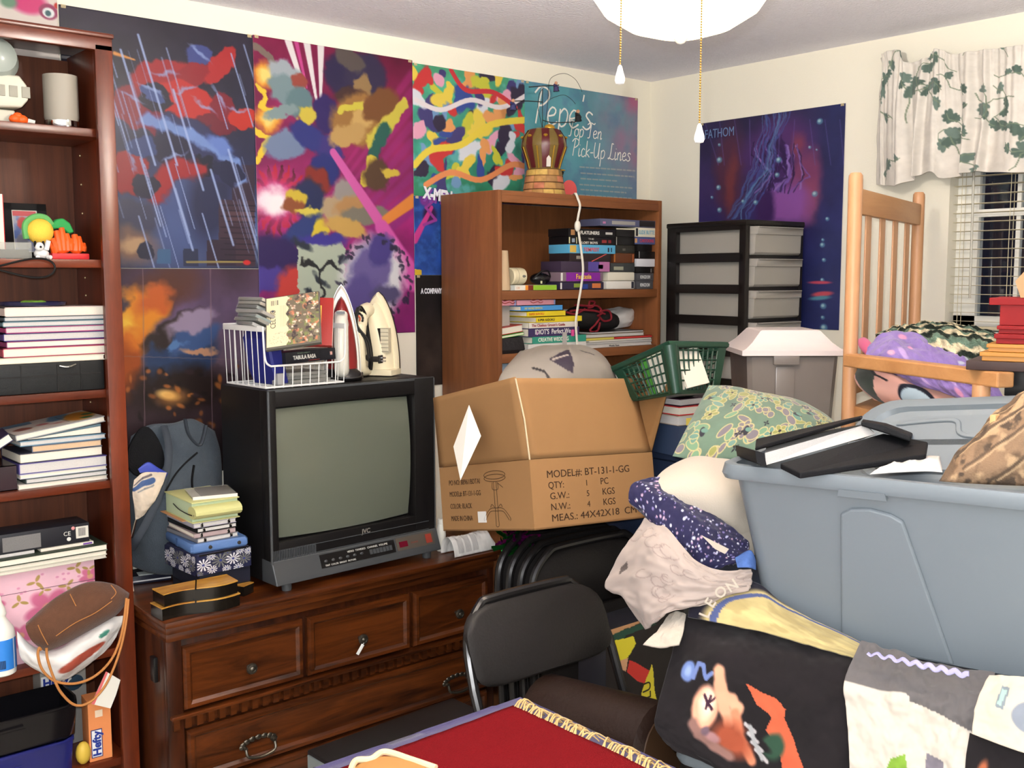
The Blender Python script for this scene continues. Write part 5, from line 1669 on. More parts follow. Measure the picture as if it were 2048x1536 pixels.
# ================================================================== on the dresser
def slab_frame(bl, br, tl):
 """frame of a flat thing from three corners: X along the bottom edge, Y up, Z towards the viewer"""
 bl, br, tl = Vector(bl), Vector(br), Vector(tl)
 x = br - bl
 w_ = x.length
 x = x.normalized()
 y = tl - bl
 y = y - x * y.dot(x)
 h_ = y.length
 y = y.normalized()
 return bl, Matrix((x, y, x.cross(y))).transposed(), w_, h_
TOP = DZ + 0.0008
M_gfab = mat('slate_canvas', (72, 80, 88), 0.9, 0.15, var=0.16, vscale=26, bump=0.3, bscale=260, sheen=0.15)
M_kfab = mat('black_canvas', (22, 22, 24), 0.9, 0.15, bump=0.2, bscale=260)
bpk = T('backpack', 'slate grey fabric backpack slumped between bookcase and television', 'backpack', tuple(P(340, 1110, y=-0.125).xy) + (TOP,))
cushion('body', rowsP([[(262, 872, -0.050), (298, 850, -0.060), (345, 846, -0.060), (386, 838, -0.060), (430, 862, -0.050)],
      [(252, 930, -0.060), (300, 920, -0.075), (345, 910, -0.085), (395, 905, -0.075), (442, 915, -0.060)],
      [(250, 1010, -0.080), (300, 1010, -0.135), (345, 1010, -0.155), (395, 1005, -0.135), (442, 1010, -0.080)],
      [(254, 1128, -0.060), (300, 1146, -0.110), (345, 1150, -0.125), (395, 1140, -0.110), (440, 1125, -0.060)]]),
  60, 60, 0.03, M_gfab, bpk, wr=0.012, wcell=18, seed=4, back=0.0)
pk = MB()
ov = []
for k in range(24):
 t = k / 24 * 2 * PI
 px, py = 292 + 36 * math.cos(t) + 6 * math.sin(t * 2), 905 + 52 * math.sin(t)
 ov.append(P(px, py, y=-0.125))
pk.prism(ov, (0, 0.012, 0))
pk.build('opening_shade', M_kfab, bpk, wc=True, mods=[('bev', 0.003)])  # solid black patch standing in for the shade inside the bag
MB().tube(curve3([P(a_, b_, y=c_) for a_, b_, c_ in ((328, 852, -0.090), (338, 900, -0.145), (330, 960, -0.170), (306, 1020, -0.200), (276, 1075, -0.205), (262, 1098, -0.175))], 40), 0.011, 8, flat=0.35).build('shoulder_strap', mat('strap_grey', (54, 60, 68), 0.8), bpk, wc=True)
MB().tube(curve3([P(a_, b_, y=-0.190) for a_, b_ in ((395, 905), (372, 925), (350, 950), (330, 985))], 24), 0.003, 6).build('zip', M_kfab, bpk, wc=True)
MB().tube(curve3([P(a_, b_, y=-0.197) for a_, b_ in ((388, 930), (384, 960), (386, 985))], 12), 0.0065, 6, flat=0.4).build('zip', M_kfab, bpk, wc=True)
MB().tube(curve3([P(a_, b_, y=-0.165) for a_, b_ in ((370, 838), (378, 870), (400, 890), (412, 850))], 20), 0.010, 8, flat=0.4).build('carry_loop', mat('strap_grey', (54, 60, 68), 0.8), bpk, wc=True)
MB().tube([P(272, 1040, y=-0.197), P(264, 1075, y=-0.197)], 0.006, 8, flat=0.5).build('buckle', mat('chrome', (215, 215, 215), 0.08), bpk, wc=True)
cvp = Canvas(70, 100, (212, 196, 176))
cvp.warp(0.03, 14, 2)
cvp.path([(0.03, 0.30), (0.2, 0.2), (0.42, 0.15)], 0.055, (58, 84, 130), 0.25)
cvp.path([(0.03, 0.17), (0.2, 0.10), (0.4, 0.05)], 0.02, (60, 54, 66), 0.6, 0.75)
cvp.path([(0.12, 0.38), (0.25, 0.3), (0.42, 0.24)], 0.016, (70, 84, 100), 0.8, 0.6)
cvp.shade(18, 6, 0.10)
bagb = cushion('paper_sack', rowsP([[(268, 960, -0.197), (285, 946, -0.200), (303, 944, -0.200), (334, 945, -0.190)],
         [(265, 985, -0.203), (284, 985, -0.211), (305, 985, -0.211), (325, 970, -0.200)],
         [(268, 1010, -0.203), (286, 1010, -0.211), (302, 1008, -0.209), (312, 992, -0.200)],
         [(271, 1040, -0.193), (280, 1036, -0.197), (288, 1028, -0.197), (298, 1012, -0.191)]]), 70, 100, 0.004, painted('print_paper', 0.4), None, cvp, wr=0.003, wcell=20,
    label='cream paper sack with blue band tucked into the backpack opening', cat='bag')
cushion('plastic_film', rowsP([[(276, 938, -0.191), (296, 924, -0.193), (316, 935, -0.191), (336, 946, -0.185)], [(280, 946, -0.193), (300, 944, -0.197), (318, 950, -0.195), (330, 958, -0.189)]]), 24, 12, 0.003, mat('blue_film', (62, 76, 170), 0.35), None, wr=0.003,
  label='crumpled bright blue plastic film sticking out above the paper sack', cat='plastic film')
bl_, rm, w_, h_ = slab_frame(P(256, 1108, y=-0.275), P(266, 1100, y=-0.30), P(249, 925, y=-0.275))
t_ = T('folder', 'upright cream folder edge between the bookcase post and backpack', 'folder', P(262, 1100, y=-0.17), (0, math.radians(-4), 0))
MB().bx(-0.012, 0.004, 0.0, 0.13, 0.0, 0.33).build('sheets', PAGE, t_, smooth=0)
MB().bx(-0.0135, -0.012, -0.002, 0.132, -0.001, 0.332).build('cover', cm((60, 66, 110), 0.5), t_, smooth=0)
zt = (P(262, 1100, y=-0.17).z - TOP - 0.001)
t_.location.z -= zt
WM[t_.name].translation.z -= zt
# booklet and dark things at the left rear of the dresser
a = P(296, 1150, z=TOP + 0.012)
nb = T('booklet', 'black and white glossy booklet lying left of the daisy pouch', 'booklet', (a.x, a.y, TOP), (0, 0, math.radians(-12)))
MB().box((0, 0, 0.012), (0.12, 0.09, 0.024), bev=0.001).build('body', cm((24, 26, 40), 0.25), nb)
MB().box((0.012, -0.020, 0.0245), (0.09, 0.04, 0.001)).build('white_patch', cm((190, 198, 196), 0.3), nb, smooth=0)
MB().box((0, -0.0455, 0.009), (0.118, 0.001, 0.004)).build('white_edge', cm((200, 200, 200), 0.4), nb, smooth=0)
# pile of organisers and books beside the television
XF = P(392, 1060, y=-0.40).x
def Zf(py):
 return P(400, py, y=-0.40).z
bxo = T('box', 'navy black box at the bottom of the pile beside the television', 'box', (XF + 0.085, -0.30, TOP))
MB().bx(-0.075, 0.080, -0.09, 0.10, 0, Zf(1150) - TOP - 0.001, bev=0.003).build('body', cm((28, 30, 44), 0.5), bxo)
MB().bx(-0.076, 0.081, -0.091, 0.101, 0.030, 0.033).build('lid_seam', M_black, bxo, smooth=0)
zd0 = Zf(1150)
zd1 = Zf(1106)
dz_ = Canvas(150, 70, (34, 36, 62))
for (u, v, r_, a_) in ((0.24, 0.5, 0.27, 0.2), (0.92, 0.42, 0.30, 0.1), (1.42, 0.45, 0.26, 0.3), (1.86, 0.55, 0.25, 0.0), (0.58, 0.8, 0.18, 0.5), (1.15, 0.9, 0.16, 0.4), (1.62, 0.95, 0.18, 0.1), (0.55, 0.15, 0.16, 0.2), (1.2, 0.1, 0.14, 0.7), (1.7, 0.12, 0.15, 0.3), (0.05, 0.95, 0.16, 0.3), (2.05, 0.2, 0.16, 0.3)):
 c_ = (214, 212, 214) if (u * 10) % 3 > 0.8 else (110, 110, 104)
 for k in range(11):
  b_ = a_ + k * 2 * PI / 11
  dz_.seg(u + math.cos(b_) * r_ * 0.25, v + math.sin(b_) * r_ * 0.25, u + math.cos(b_) * r_, v + math.sin(b_) * r_, r_ * 0.055, c_, 0.6, 1.0, r_ * 0.14)
 dz_.ell(u, v, r_ * 0.2, r_ * 0.2, (52, 60, 120), 0, 0.4)
dp_ = T('cosmetic_pouch', 'dark pouch printed with white daisies in the pile beside the television', 'pouch', (XF + 0.070, -0.312, zd0), (0, 0, math.radians(3)))
rings = []
for (s_, z_) in ((0.93, 0.0), (1.0, 0.006), (1.0, zd1 - zd0 - 0.008), (0.95, zd1 - zd0 - 0.001)):
 rings.append([(x_ * s_, y_ * s_, z_) for x_, y_ in ((-0.082, -0.10), (0.082, -0.10), (0.086, -0.09), (0.086, 0.09), (0.08, 0.10), (-0.08, 0.10), (-0.086, 0.09), (-0.086, -0.09))])
MB().loft(rings).build('body', cm((34, 36, 62), 0.7), dp_)
hh = zd1 - zd0 - 0.004
surf('daisy_print', flat((-0.083, -0.1008, hh), (0.084, -0.1008, hh), (-0.083, -0.1008, 0.002), 150, 70), painted('print_paper', 0.4), dp_, dz_, wc=False)
surf('daisy_print', flat((-0.0868, 0.09, hh), (-0.0868, -0.098, hh), (-0.0868, 0.09, 0.002), 150, 70), painted('print_paper', 0.4), dp_, dz_, wc=False)
MB().tube([(-0.075, -0.101, hh), (0.078, -0.101, hh)], 0.0025, 6).build('zip', M_black, dp_)
z = zd1 + 0.0006
bw = T('wallet', 'blue leather organiser with two snaps on top of the daisy pouch', 'wallet', (XF + 0.072, -0.305, z), (0, 0, math.radians(-3)))
hw_ = Zf(1086) - z - 0.001
rings = []
for (s_, z_) in ((0.96, 0.0), (1.0, 0.005), (1.0, hw_ - 0.006), (0.96, hw_)):
 rings.append([(x_ * s_ , y_ * s_, z_) for x_, y_ in ((-0.078, -0.105), (0.078, -0.105), (0.084, -0.098), (0.084, 0.098), (0.078, 0.105), (-0.078, 0.105), (-0.084, 0.098), (-0.084, -0.098))])
MB().loft(rings).build('cover', mat('blue_leather', (80, 110, 158), 0.5, 0.4, bump=0.1, bscale=300), bw)
for xx in (-0.03, 0.055):
 MB().lathe([(0.0, -0.001), (0.0055, -0.001), (0.005, 0.0025), (0, 0.003)], (xx, -0.1055, hw_ / 2), 12, M=Matrix.Rotation(math.radians(90), 4, 'X')).build('snap', M_pew, bw)
MB().bx(-0.0855, -0.0845, 0.0, 0.012, 0.002, hw_ - 0.002).build('strap', cm((60, 86, 130), 0.5), bw, smooth=0)
z += hw_ + 0.0006
zy = Zf(1046)
step = (zy - z) / 4
for k, (lab, cc, w_, pgm) in enumerate((('grey metallic ring binder directly on the blue organiser', (120, 120, 126), 0.125, PAGE2), ('thin clear planner with a pinkish label above the grey binder', (170, 150, 150), 0.122, PAGE), ('black zip organiser in the middle of the pile beside the television', (24, 24, 26), 0.120, PAGE2), ('pale lilac note folder right under the yellow book', (170, 164, 176), 0.126, PAGE2))):
 bt = book(lab, (XF + 0.062 - 0.002 * (k % 2), -0.300, z), (w_, 0.195, step - 0.0008), math.radians((2, -2, 1, -1)[k]), cc, pgm, '-x' if k != 1 else '-y', name='organiser', cat='organiser', rough=0.25)
 for xx in (-0.04, 0.04):
  MB().box((xx, -0.0985, step / 2), (0.008, 0.003, step * 0.8), bev=0.0008).build('clip', mat('chrome', (215, 215, 215), 0.08), bt)
 z += step
hy_ = Zf(1004) - z
by = T('book', 'thick pale yellow green book with an elastic pen loop on the organisers', 'book', (XF + 0.064, -0.298, z), (0, 0, math.radians(-2)))
M_yg = mat('yellow_green_cover', (196, 194, 132), 0.5, 0.3)
MB().bx(-0.070, 0.070, -0.104, 0.104, 0.0, 0.003, bev=0.001).build('cover', M_yg, by)
MB().bx(-0.070, 0.070, -0.104, 0.104, hy_ - 0.003, hy_, bev=0.001).build('cover', M_yg, by)
MB().tube([(-0.068, -0.098, hy_ / 2), (0.068, -0.098, hy_ / 2)], hy_ / 2, 14, flat=0.6).build('spine', M_yg, by)
MB().bx(-0.067, 0.067, -0.096, 0.100, 0.003, hy_ - 0.003).build('pages', cm((180, 196, 160), 0.8), by, smooth=0)
MB().tube(curve3([(-0.072, 0.03, hy_ * 0.6), (-0.073, -0.02, hy_ * 0.45), (-0.072, -0.085, hy_ * 0.4), (-0.06, -0.108, hy_ * 0.35)], 14), 0.0016, 6).build('elastic', M_black, by)
MB().ball((-0.062, -0.110, hy_ * 0.4), 0.007, (1, 0.7, 1), 12).build('clasp', mat('chrome', (215, 215, 215), 0.08), by)
ob = MB().bx(-0.082, -0.020, -0.06, 0.11, 0, 0.0015).build('orange_sheet', cm((196, 140, 96), 0.6), by, smooth=0)
z += hy_ + 0.0006
dcase = T('disc_case', 'clear disc case with a white edge on top of the yellow green book', 'disc case', (XF + 0.085, -0.315, z), (math.radians(0.5), 0, math.radians(-14)))
MB().bx(-0.062, 0.062, -0.068, 0.068, 0.0, 0.009, bev=0.001).build('shell', mat('clear_acrylic', (200, 200, 190), 0.06), dcase)
MB().bx(-0.059, 0.060, -0.0665, 0.066, 0.001, 0.0035).build('inlay', cm((206, 200, 186), 0.4), dcase, smooth=0)
MB().bx(-0.035, 0.06, -0.05, 0.066, 0.0036, 0.0075).build('booklet', cm((96, 84, 80), 0.3), dcase, smooth=0)
MB().bx(-0.062, 0.062, -0.0690, -0.0680, 0.0, 0.009).build('white_edge', cm((222, 214, 206), 0.4), dcase, smooth=0)
# black and gold wavy wooden puzzle boxes at the dresser edge
a0, a1 = P(322, 1212, y=-0.475), P(474, 1170, y=-0.475)
M_lacq = mat('black_lacquer', (22, 18, 14), 0.2, 0.5)
M_gold = wood('gilt_wood', (150, 92, 30), (206, 158, 70), 0.35, (4, 14, 14), 0.5)
def wavy(name, lab, x0, z0, h_, w_, dy):
 t = T(name, lab, 'box', (x0 + w_ / 2, -0.445 + dy, z0))
 pts = []
 n = 30
 for k in range(n + 1):
  u = k / n
  pts.append((-w_ / 2 + w_ * u, -0.040 - 0.012 * math.sin(u * 2 * PI * 0.95 + 3.4) - 0.004 * u, 0))
 pts += [(w_ / 2 + 0.004, 0.035, 0), (-w_ / 2 - 0.002, 0.035, 0)]
 MB().prism(pts, (0, 0, h_ - 0.003)).build('body', M_lacq, t, smooth=25)
 MB().prism([(x_ * 1.015, y_ * 1.01 - 0.0006, h_ - 0.003) for x_, y_, _ in pts], (0, 0, 0.003)).build('lid', M_gold, t, smooth=25)
 MB().hexa([(-w_ * 0.12, -0.055, h_), (-w_ * 0.10, -0.055, h_), (w_ * 0.10, 0.035, h_), (w_ * 0.08, 0.035, h_)] + [(-w_ * 0.12, -0.055, h_ + 0.0006), (-w_ * 0.10, -0.055, h_ + 0.0006), (w_ * 0.10, 0.035, h_ + 0.0006), (w_ * 0.08, 0.035, h_ + 0.0006)]).build('inlay_line', M_lacq, t, smooth=0)
 return t
wd = a1.x - a0.x
hq = (P(400, 1178, y=-0.49).z - DZ) / 2
wavy('wooden_box', 'lower black and gold wavy wooden box on the dresser corner', a0.x, TOP, hq, wd, 0.0)
wavy('wooden_box', 'upper black and gold wavy wooden box stacked on its twin', a0.x + 0.008, TOP + hq + 0.0008, hq, wd - 0.012, 0.004)
sb = T('wooden_box', 'small black and gold block behind the stacked wavy boxes', 'box', (P(488, 1180, y=-0.40).x, -0.395, TOP), (0, 0, math.radians(25)))
MB().bx(-0.022, 0.022, -0.02, 0.02, 0, 0.028, bev=0.001).build('body', M_lacq, sb)
MB().bx(-0.0225, 0.0225, -0.0205, 0.0205, 0.028, 0.0305).build('lid', M_gold, sb, smooth=0)
# silver packet and small white bottle right of the television
cvs = Canvas(130, 50, (222, 220, 216))
cvs.mask(((np.abs((cvs.U * 26) % 1 - 0.5) < 0.2) & (cvs.V > 0.06) & (cvs.V < 0.42) & (cvs.U > 0.25) & (cvs.U < 1.5)).astype(float), (120, 118, 120), 0.8)
cvs.shade(16, 3, 0.12)
fpx = T('foil_packet', 'crinkled silver striped foil packet right of the television', 'packet', (-1.372, -0.455, TOP + 0.001))
G = []
nu, nv = 130, 50
uu = np.linspace(0, 1, nu)[None, :]
vv = np.linspace(0, 1, nv)[:, None]
aa = vv * PI
rad = 0.021 * (1 - 0.75 * np.clip((uu - 0.86) / 0.14, 0, 1)) * (1 + 0 * vv)
crk = (vnoise(nv, nu, 10, 5) - 0.5) * 0.004
Gp = np.stack([(uu - 0.5) * 0.185 + 0 * vv, -np.cos(aa) * (0.036 + 0 * uu) + crk, np.sin(aa) * (rad + crk) * 2.8 + 0.001 + 0 * uu], -1)
surf('wrapper', Gp, painted('foil', 0.22, 0.6), fpx, cvs, wc=False, thick=0.0008)
wb_ = T('bottle', 'small white plastic bottle between the television and cardboard box', 'bottle', (P(879, 1060, y=-0.39).x + 0.010, -0.385, TOP))
MB().lathe([(0.014, 0), (0.016, 0.003), (0.016, 0.075), (0.012, 0.090), (0.0, 0.092)], n=18).build('body', M_bot, wb_)
MB().lathe([(0.011, 0.090), (0.011, 0.108), (0.0, 0.110)], n=18).build('cap', M_bot, wb_)
# ================================================================== on the television
TT = DZ + TVH + 0.0025
FL, FR, BL = P(526, 779, z=TT), P(672, 767, z=TT), P(428, 772, z=TT)
bx_, by_ = FL.x, FL.y
BW, BD, BH = (FR - FL).length + 0.02, 0.225, 0.180
bk = T('wire_basket', 'white coated wire basket piled with discs on the television', 'basket', (FL.x + BW / 2, FL.y + BD / 2, TT), (0, 0, math.radians(2.6)))
M_wire = mat('white_wire', (228, 226, 222), 0.35, 0.5)
hx, hy = BW / 2, BD / 2
wr = 0.0017
def wire(pts, r=wr, name='wire', n=6):
 return MB().tube(pts, r, n).build(name, M_wire, bk)
fm = MB()
for i in range(8):
 y = -hy + BD * i / 7
 fm.tube([(-hx - 0.006, y, BH), (-hx, y, 0.003), (hx, y, 0.003), (hx + 0.006, y, BH)], wr, 6)
for i in range(1, 9):
 x = -hx + BW * i / 9
 fm.tube([(x, -hy - 0.004, 0.065), (x, -hy, 0.002), (x, hy, 0.002), (x, hy + 0.004, BH)], wr, 6)
fm.build('wire_grid', M_wire, bk)
rm_ = MB()
MB().tube([(-hx, -hy, 0.004), (hx, -hy, 0.004), (hx, hy, 0.004), (-hx, hy, 0.004)], 0.0024, 6, closed=True).build('base_ring', M_wire, bk)
rm_.tube(curve3([(-hx - 0.006, -hy - 0.003, BH), (-hx - 0.004, -hy - 0.004, 0.11), (-hx + 0.001, -hy - 0.005, 0.078), (-hx + 0.016, -hy - 0.005, 0.066)], 16) + [(hx - 0.016, -hy - 0.005, 0.066)] + curve3([(hx - 0.016, -hy - 0.005, 0.066), (hx - 0.001, -hy - 0.005, 0.078), (hx + 0.004, -hy - 0.004, 0.11), (hx + 0.006, -hy - 0.003, BH)], 16), 0.0030, 8)
rm_.build('rim', M_wire, bk)
MB().tube([(-hx - 0.006, hy + 0.003, BH), (hx + 0.006, hy + 0.003, BH)], 0.003, 8).build('back_rim', M_wire, bk)
for s in (-1, 1):
 MB().box((s * (hx + 0.006), 0, BH - 0.007), (0.003, BD + 0.008, 0.016), bev=0.001).build('side_band', M_wire, bk)
MBK = WM[bk.name]
M_jewel = mat('clear_acrylic', (200, 200, 190), 0.06)
def disc_case(lab, loc, rot, cc, spine=(206, 200, 190), s=(0.142, 0.125, 0.0104), group=None):
 t = T('disc_case', lab, 'disc case', MBK @ Vector(loc), MBK.to_3x3() @ Euler(rot).to_matrix(), group)
 MB().box((0, 0, s[2] / 2), s, bev=0.0008).build('shell', M_jewel, t)
 MB().box((0, 0.002, s[2] / 2), (s[0] - 0.004, s[1] - 0.006, s[2] - 0.003)).build('insert', cm(cc, 0.3), t, smooth=0)
 MB().box((0, -s[1] / 2 + 0.0012, s[2] / 2), (s[0] - 0.006, 0.001, s[2] - 0.002)).build('spine_card', cm(spine, 0.4), t, smooth=0)
 return t
g_ = 'disc cases heaped on the wire basket'
tl = math.radians(22)
labs = ['disc case at the bottom of the slanted pile on the basket', 'disc case second from below in the slanted pile on the basket', 'disc case with a pale spine, second from the top of the slanted pile', 'topmost cream spined disc case of the slanted pile on the basket']
for k in range(4):
 disc_case(labs[k], (-0.034 + 0.004 * k, 0.050 + 0.004 * (k % 2), 0.192 + 0.0112 * k), (0, tl, math.radians((3, -2, 1, 4)[k])), ((90, 96, 100), (60, 60, 66), (150, 144, 134), (110, 104, 100))[k], ((120, 130, 130), (150, 160, 160), (210, 196, 172), (220, 208, 184))[k], group=g_)
labs = ['grey spined disc case low at the left rim of the basket', 'dark disc case just above the left rim of the basket', 'disc case with a teal spine poking past the left rim of the basket', 'pinkish grey disc case topping the left heap of the basket']
for k in range(4):
 disc_case(labs[k], (-0.085 + 0.004 * k, -0.030 + 0.004 * (k % 2), 0.155 + 0.0112 * k), (0, math.radians(25), math.radians((-8, 4, -5, 6)[k])), ((70, 74, 78), (40, 40, 44), (60, 90, 96), (120, 108, 108))[k], ((130, 130, 134), (70, 72, 76), (60, 100, 110), (150, 140, 138))[k], group=g_)
disc_case('white edged disc case lying flat behind the red notebook', (0.085, 0.075, 0.190), (0, math.radians(8), math.radians(4)), (60, 50, 70), (226, 222, 214), group=g_)
# the disc case leaning in front with a torn cream card
tlc, trc, blc, brc = P(503, 601, d=3.075), P(604, 588, d=3.075), P(531, 700, d=2.985), P(642, 684, d=2.985)
o_, R_, w_, h_ = slab_frame(blc, brc, tlc)
ce = T('disc_case', 'large clear case with cream card and jumbled photo, leaning on the basket front', 'disc case', o_, R_)
MB().bx(0, w_, 0, h_, -0.012, 0.0, bev=0.001).build('shell', mat('case_grey', (96, 92, 84), 0.15, 0.5), ce)
cc_ = Canvas(110, 110, (110, 100, 84))
cc_.warp(0.08, 9, 3)
cc_.noise(9, 5, 0.5, 0.65, (120, 130, 80))
cc_.noise(8, 6, 0.55, 0.7, (190, 120, 90))
cc_.noise(7, 7, 0.6, 0.72, (70, 60, 60))
cc_.noise(6, 8, 0.62, 0.74, (226, 200, 180))
cc_.unwarp()
edge = 0.40 + 0.05 * np.sin(cc_.V * 30) * (vnoise(110, 110, 12, 4))
cc_.mask((cc_.U < edge).astype(float), (226, 212, 172))
for k in range(8):
 cc_.mask((np.abs(cc_.U - 0.09 - k * 0.018) < (0.005 if k % 2 else 0.003)) & (np.abs(cc_.V - 0.11) < 0.05), (70, 70, 74))
for k in range(5):
 cc_.mask((np.abs(cc_.U - 0.27 - k * 0.024) < 0.004) & (cc_.V > 0.18) & (cc_.V < 0.62), (176, 164, 138), 0.7)
for k in range(60):
 cc_.ell(rr.uniform(0.05, 0.40), rr.uniform(0.72, 0.95), 0.012, 0.006, (150, 142, 126), 0, 0.5, 0.6)
cc_.ell(0.12, 0.28, 0.03, 0.025, (70, 74, 80), 0, 0.4)
surf('card', flat((0.004, h_ - 0.003, 0.0008), (w_ - 0.003, h_ - 0.003, 0.0008), (0.004, 0.006, 0.0008), 110, 110), painted('print_paper', 0.4), ce, cc_, wc=False)
text('CELTIC', 0.022, cm((90, 84, 76), 0.5), ce, plane_M((0.030, h_ * 0.38, 0.0012), (0, 1, 0), (-1, 0, 0)), fit=0.062)
# red notebook behind it
tlc, trc, blc, brc = P(598, 594, d=3.16), P(655, 597, d=3.17), P(608, 690, d=3.10), P(664, 691, d=3.11)
o_, R_, w_, h_ = slab_frame(blc, brc, tlc)
nbk = T('notebook', 'red notebook with a yellow sticker standing behind the leaning disc case', 'notebook', o_, R_)
MB().bx(-0.02, w_, 0, h_, -0.014, 0.0, bev=0.001).build('cover', mat('red_cover', (150, 34, 30), 0.45, var=0.2, vscale=300), nbk)
MB().bx(-0.019, w_ + 0.001, 0.001, h_ + 0.001, -0.012, -0.003).build('pages', PAGE, nbk, smooth=0)
MB().bx(w_ * 0.22, w_ * 0.58, h_ * 0.22, h_ * 0.83, 0.0, 0.0006).build('sticker', cm((226, 178, 80), 0.4), nbk, smooth=0)
b_ = MB()
for k in range(9):
 b_.bx(w_ * 0.32 + k * 0.0016, w_ * 0.32 + k * 0.0016 + 0.0008, h_ * 0.58, h_ * 0.78, 0.0006, 0.0009)
b_.build('barcode', cm((120, 130, 140), 0.4), nbk, smooth=0)
# game box with the title
p = P(566, 735, y=FL.y + 0.028)
gb = T('game_box', 'black game box with white title lying across the basket front', 'box', (p.x + 0.090, p.y + 0.062, TT + 0.066), (math.radians(-3), math.radians(-2), math.radians(6)))
gw = 0.180
MB().bx(-gw / 2, gw / 2, -0.06, 0.06, 0.0, 0.034, bev=0.001).build('body', mat('carton_black', (30, 30, 36), 0.4), gb)
text('TABULA RASA', 0.016, M_ink_w, gb, plane_M((-gw / 2 + 0.026, -0.0606, 0.011), (1, 0, 0), (0, 0, 1)), fit=0.082, bold=0.0006)
text('RICHARD GARRIOTT', 0.005, cm((110, 130, 110), 0.5), gb, plane_M((-gw / 2 + 0.042, -0.0606, 0.027), (1, 0, 0), (0, 0, 1)), fit=0.045)
MB().bx(gw / 2 - 0.020, gw / 2 - 0.012, -0.0608, -0.06, 0.014, 0.024).build('emblem', cm((196, 150, 140), 0.5), gb, smooth=0)
MB().bx(-0.01, 0.03, -0.0607, -0.06, 0.004, 0.0055).build('red_line', cm((140, 50, 40), 0.5), gb, smooth=0)
# blue binder and flat cases inside the basket
bi = T('binder', 'dark blue curved disc wallet standing inside the wire basket', 'binder', MBK @ Vector((-0.055, 0.0, 0.006)), MBK.to_3x3() @ Euler((0, math.radians(-14), math.radians(6))).to_matrix())
rings = []
for (y_, s_) in ((-0.07, 0.7), (-0.064, 0.95), (0.05, 0.95), (0.056, 0.7)):
 rings.append([(-0.020 * s_, y_, 0.004), (0.022 * s_, y_, 0.0), (0.024 * s_, y_, 0.05), (0.022 * s_, y_, 0.150 * (0.9 + 0.1 * s_)), (0.0, y_, 0.165 * (0.9 + 0.1 * s_)), (-0.022 * s_, y_, 0.146 * (0.9 + 0.1 * s_)), (-0.026 * s_, y_, 0.05)])
MB().loft(rings).build('wallet', mat('navy_vinyl', (40, 44, 120), 0.4), bi)
gy = T('box', 'small grey box at the bottom left of the wire basket', 'box', MBK @ Vector((-0.070, -0.045, 0.0056)), MBK.to_3x3())
MB().bx(-0.004, 0.018, -0.035, -0.002, 0, 0.034, bev=0.001).build('body', cm((166, 164, 164), 0.5), gy)
for k in range(3):
 cc_ = ((44, 40, 44), (70, 50, 46), (36, 44, 56))[k]
 disc_case(('dark disc case flat on the floor of the wire basket', 'brownish disc case second from the bottom of the wire basket', 'disc case lying right under the black game box')[k], (0.040 - 0.006 * k, -0.012 + 0.01 * (k % 2), 0.0058 + k * 0.0112), (0, 0, math.radians((4, -3, 5)[k])), cc_, (90, 84, 84), group=g_)
# ---- the two clothes irons standing on their heels
def ogive(w_, h_, z0=0.0, n=18):
 pts = []
 for k in range(n + 1):
  t = k / n
  pts.append((w_ * (1 - t ** 2.1) ** 0.72, z0 + h_ * t))
 return [(x_, z_) for x_, z_ in pts] + [(-x_, z_) for x_, z_ in reversed(pts[:-1])]
def iron_base(t, w_, h_, msole, mbody, mskirt):
 out = ogive(w_, h_, 0.018)
 MB().prism([(x_, 0.0, z_) for x_, z_ in out], (0, 0.006, 0)).build('soleplate', msole, t, smooth=30)
 m_ = MB()
 r = []
 for (s_, y_) in ((0.985, 0.0), (0.97, -0.014), (0.90, -0.022)):
  r.append([(x_ * s_, y_, 0.018 + (z_ - 0.018) * (0.5 + s_ / 2)) for x_, z_ in out])
 m_.loft(r)
 bmesh.ops.recalc_face_normals(m_.bm, faces=m_.bm.faces[:])
 m_.build('skirt', mskirt, t, smooth=40)
 m_ = MB()
 r = []
 for (s_, y_) in ((0.84, -0.020), (0.78, -0.045), (0.60, -0.060), (0.40, -0.066)):
  r.append([(x_ * s_, y_, 0.018 + (z_ - 0.018) * (0.45 + s_ / 2)) for x_, z_ in out])
 m_.loft(r)
 bmesh.ops.recalc_face_normals(m_.bm, faces=m_.bm.faces[:])
 m_.build('body', mbody, t, smooth=50)
M_irw = mat('iron_white', (226, 222, 210), 0.3, 0.5)
M_irm = mat('iron_maroon', (128, 36, 36), 0.25, 0.5)
M_irc = mat('iron_cream', (228, 216, 184), 0.4, 0.4)
M_irs = mat('iron_sole', (150, 150, 150), 0.3, 0.5, metal=0.8)
M_ird = mat('iron_dark', (28, 26, 26), 0.3, 0.5)
p = P(690, 757, z=TT)
i1 = T('clothes_iron', 'white and maroon clothes iron standing upright beside the wire basket', 'iron', (p.x + 0.004, -0.265, TT), (0, 0, math.radians(-33)))
hI = P(690, 567, y=-0.28).z - TT - 0.02
iron_base(i1, 0.058, hI, M_irs, M_irm, M_irw)
m_ = MB()
for sy in range(1):
 m_.tube(curve3([(0, -0.060, 0.030), (0, -0.096, 0.034), (0, -0.108, 0.070), (0, -0.108, 0.13), (0, -0.098, 0.17), (0, -0.070, 0.205)], 30), [0.023] * 25 + [0.021] * 20, 12)
m_.build('handle', M_irw, i1)
MB().ball((0, -0.085, hI * 0.62), 0.025, (0.95, 0.8, 1.5), 16).build('nose', M_irw, i1)
MB().bx(-0.013, 0.013, -0.108, -0.100, hI * 0.74, hI * 0.77).build('label_window', M_ird, i1, smooth=0)
MB().ball((0, -0.123, 0.115), 0.011, (1, 0.4, 1.5), 12).build('button', cm((130, 130, 134), 0.3), i1)
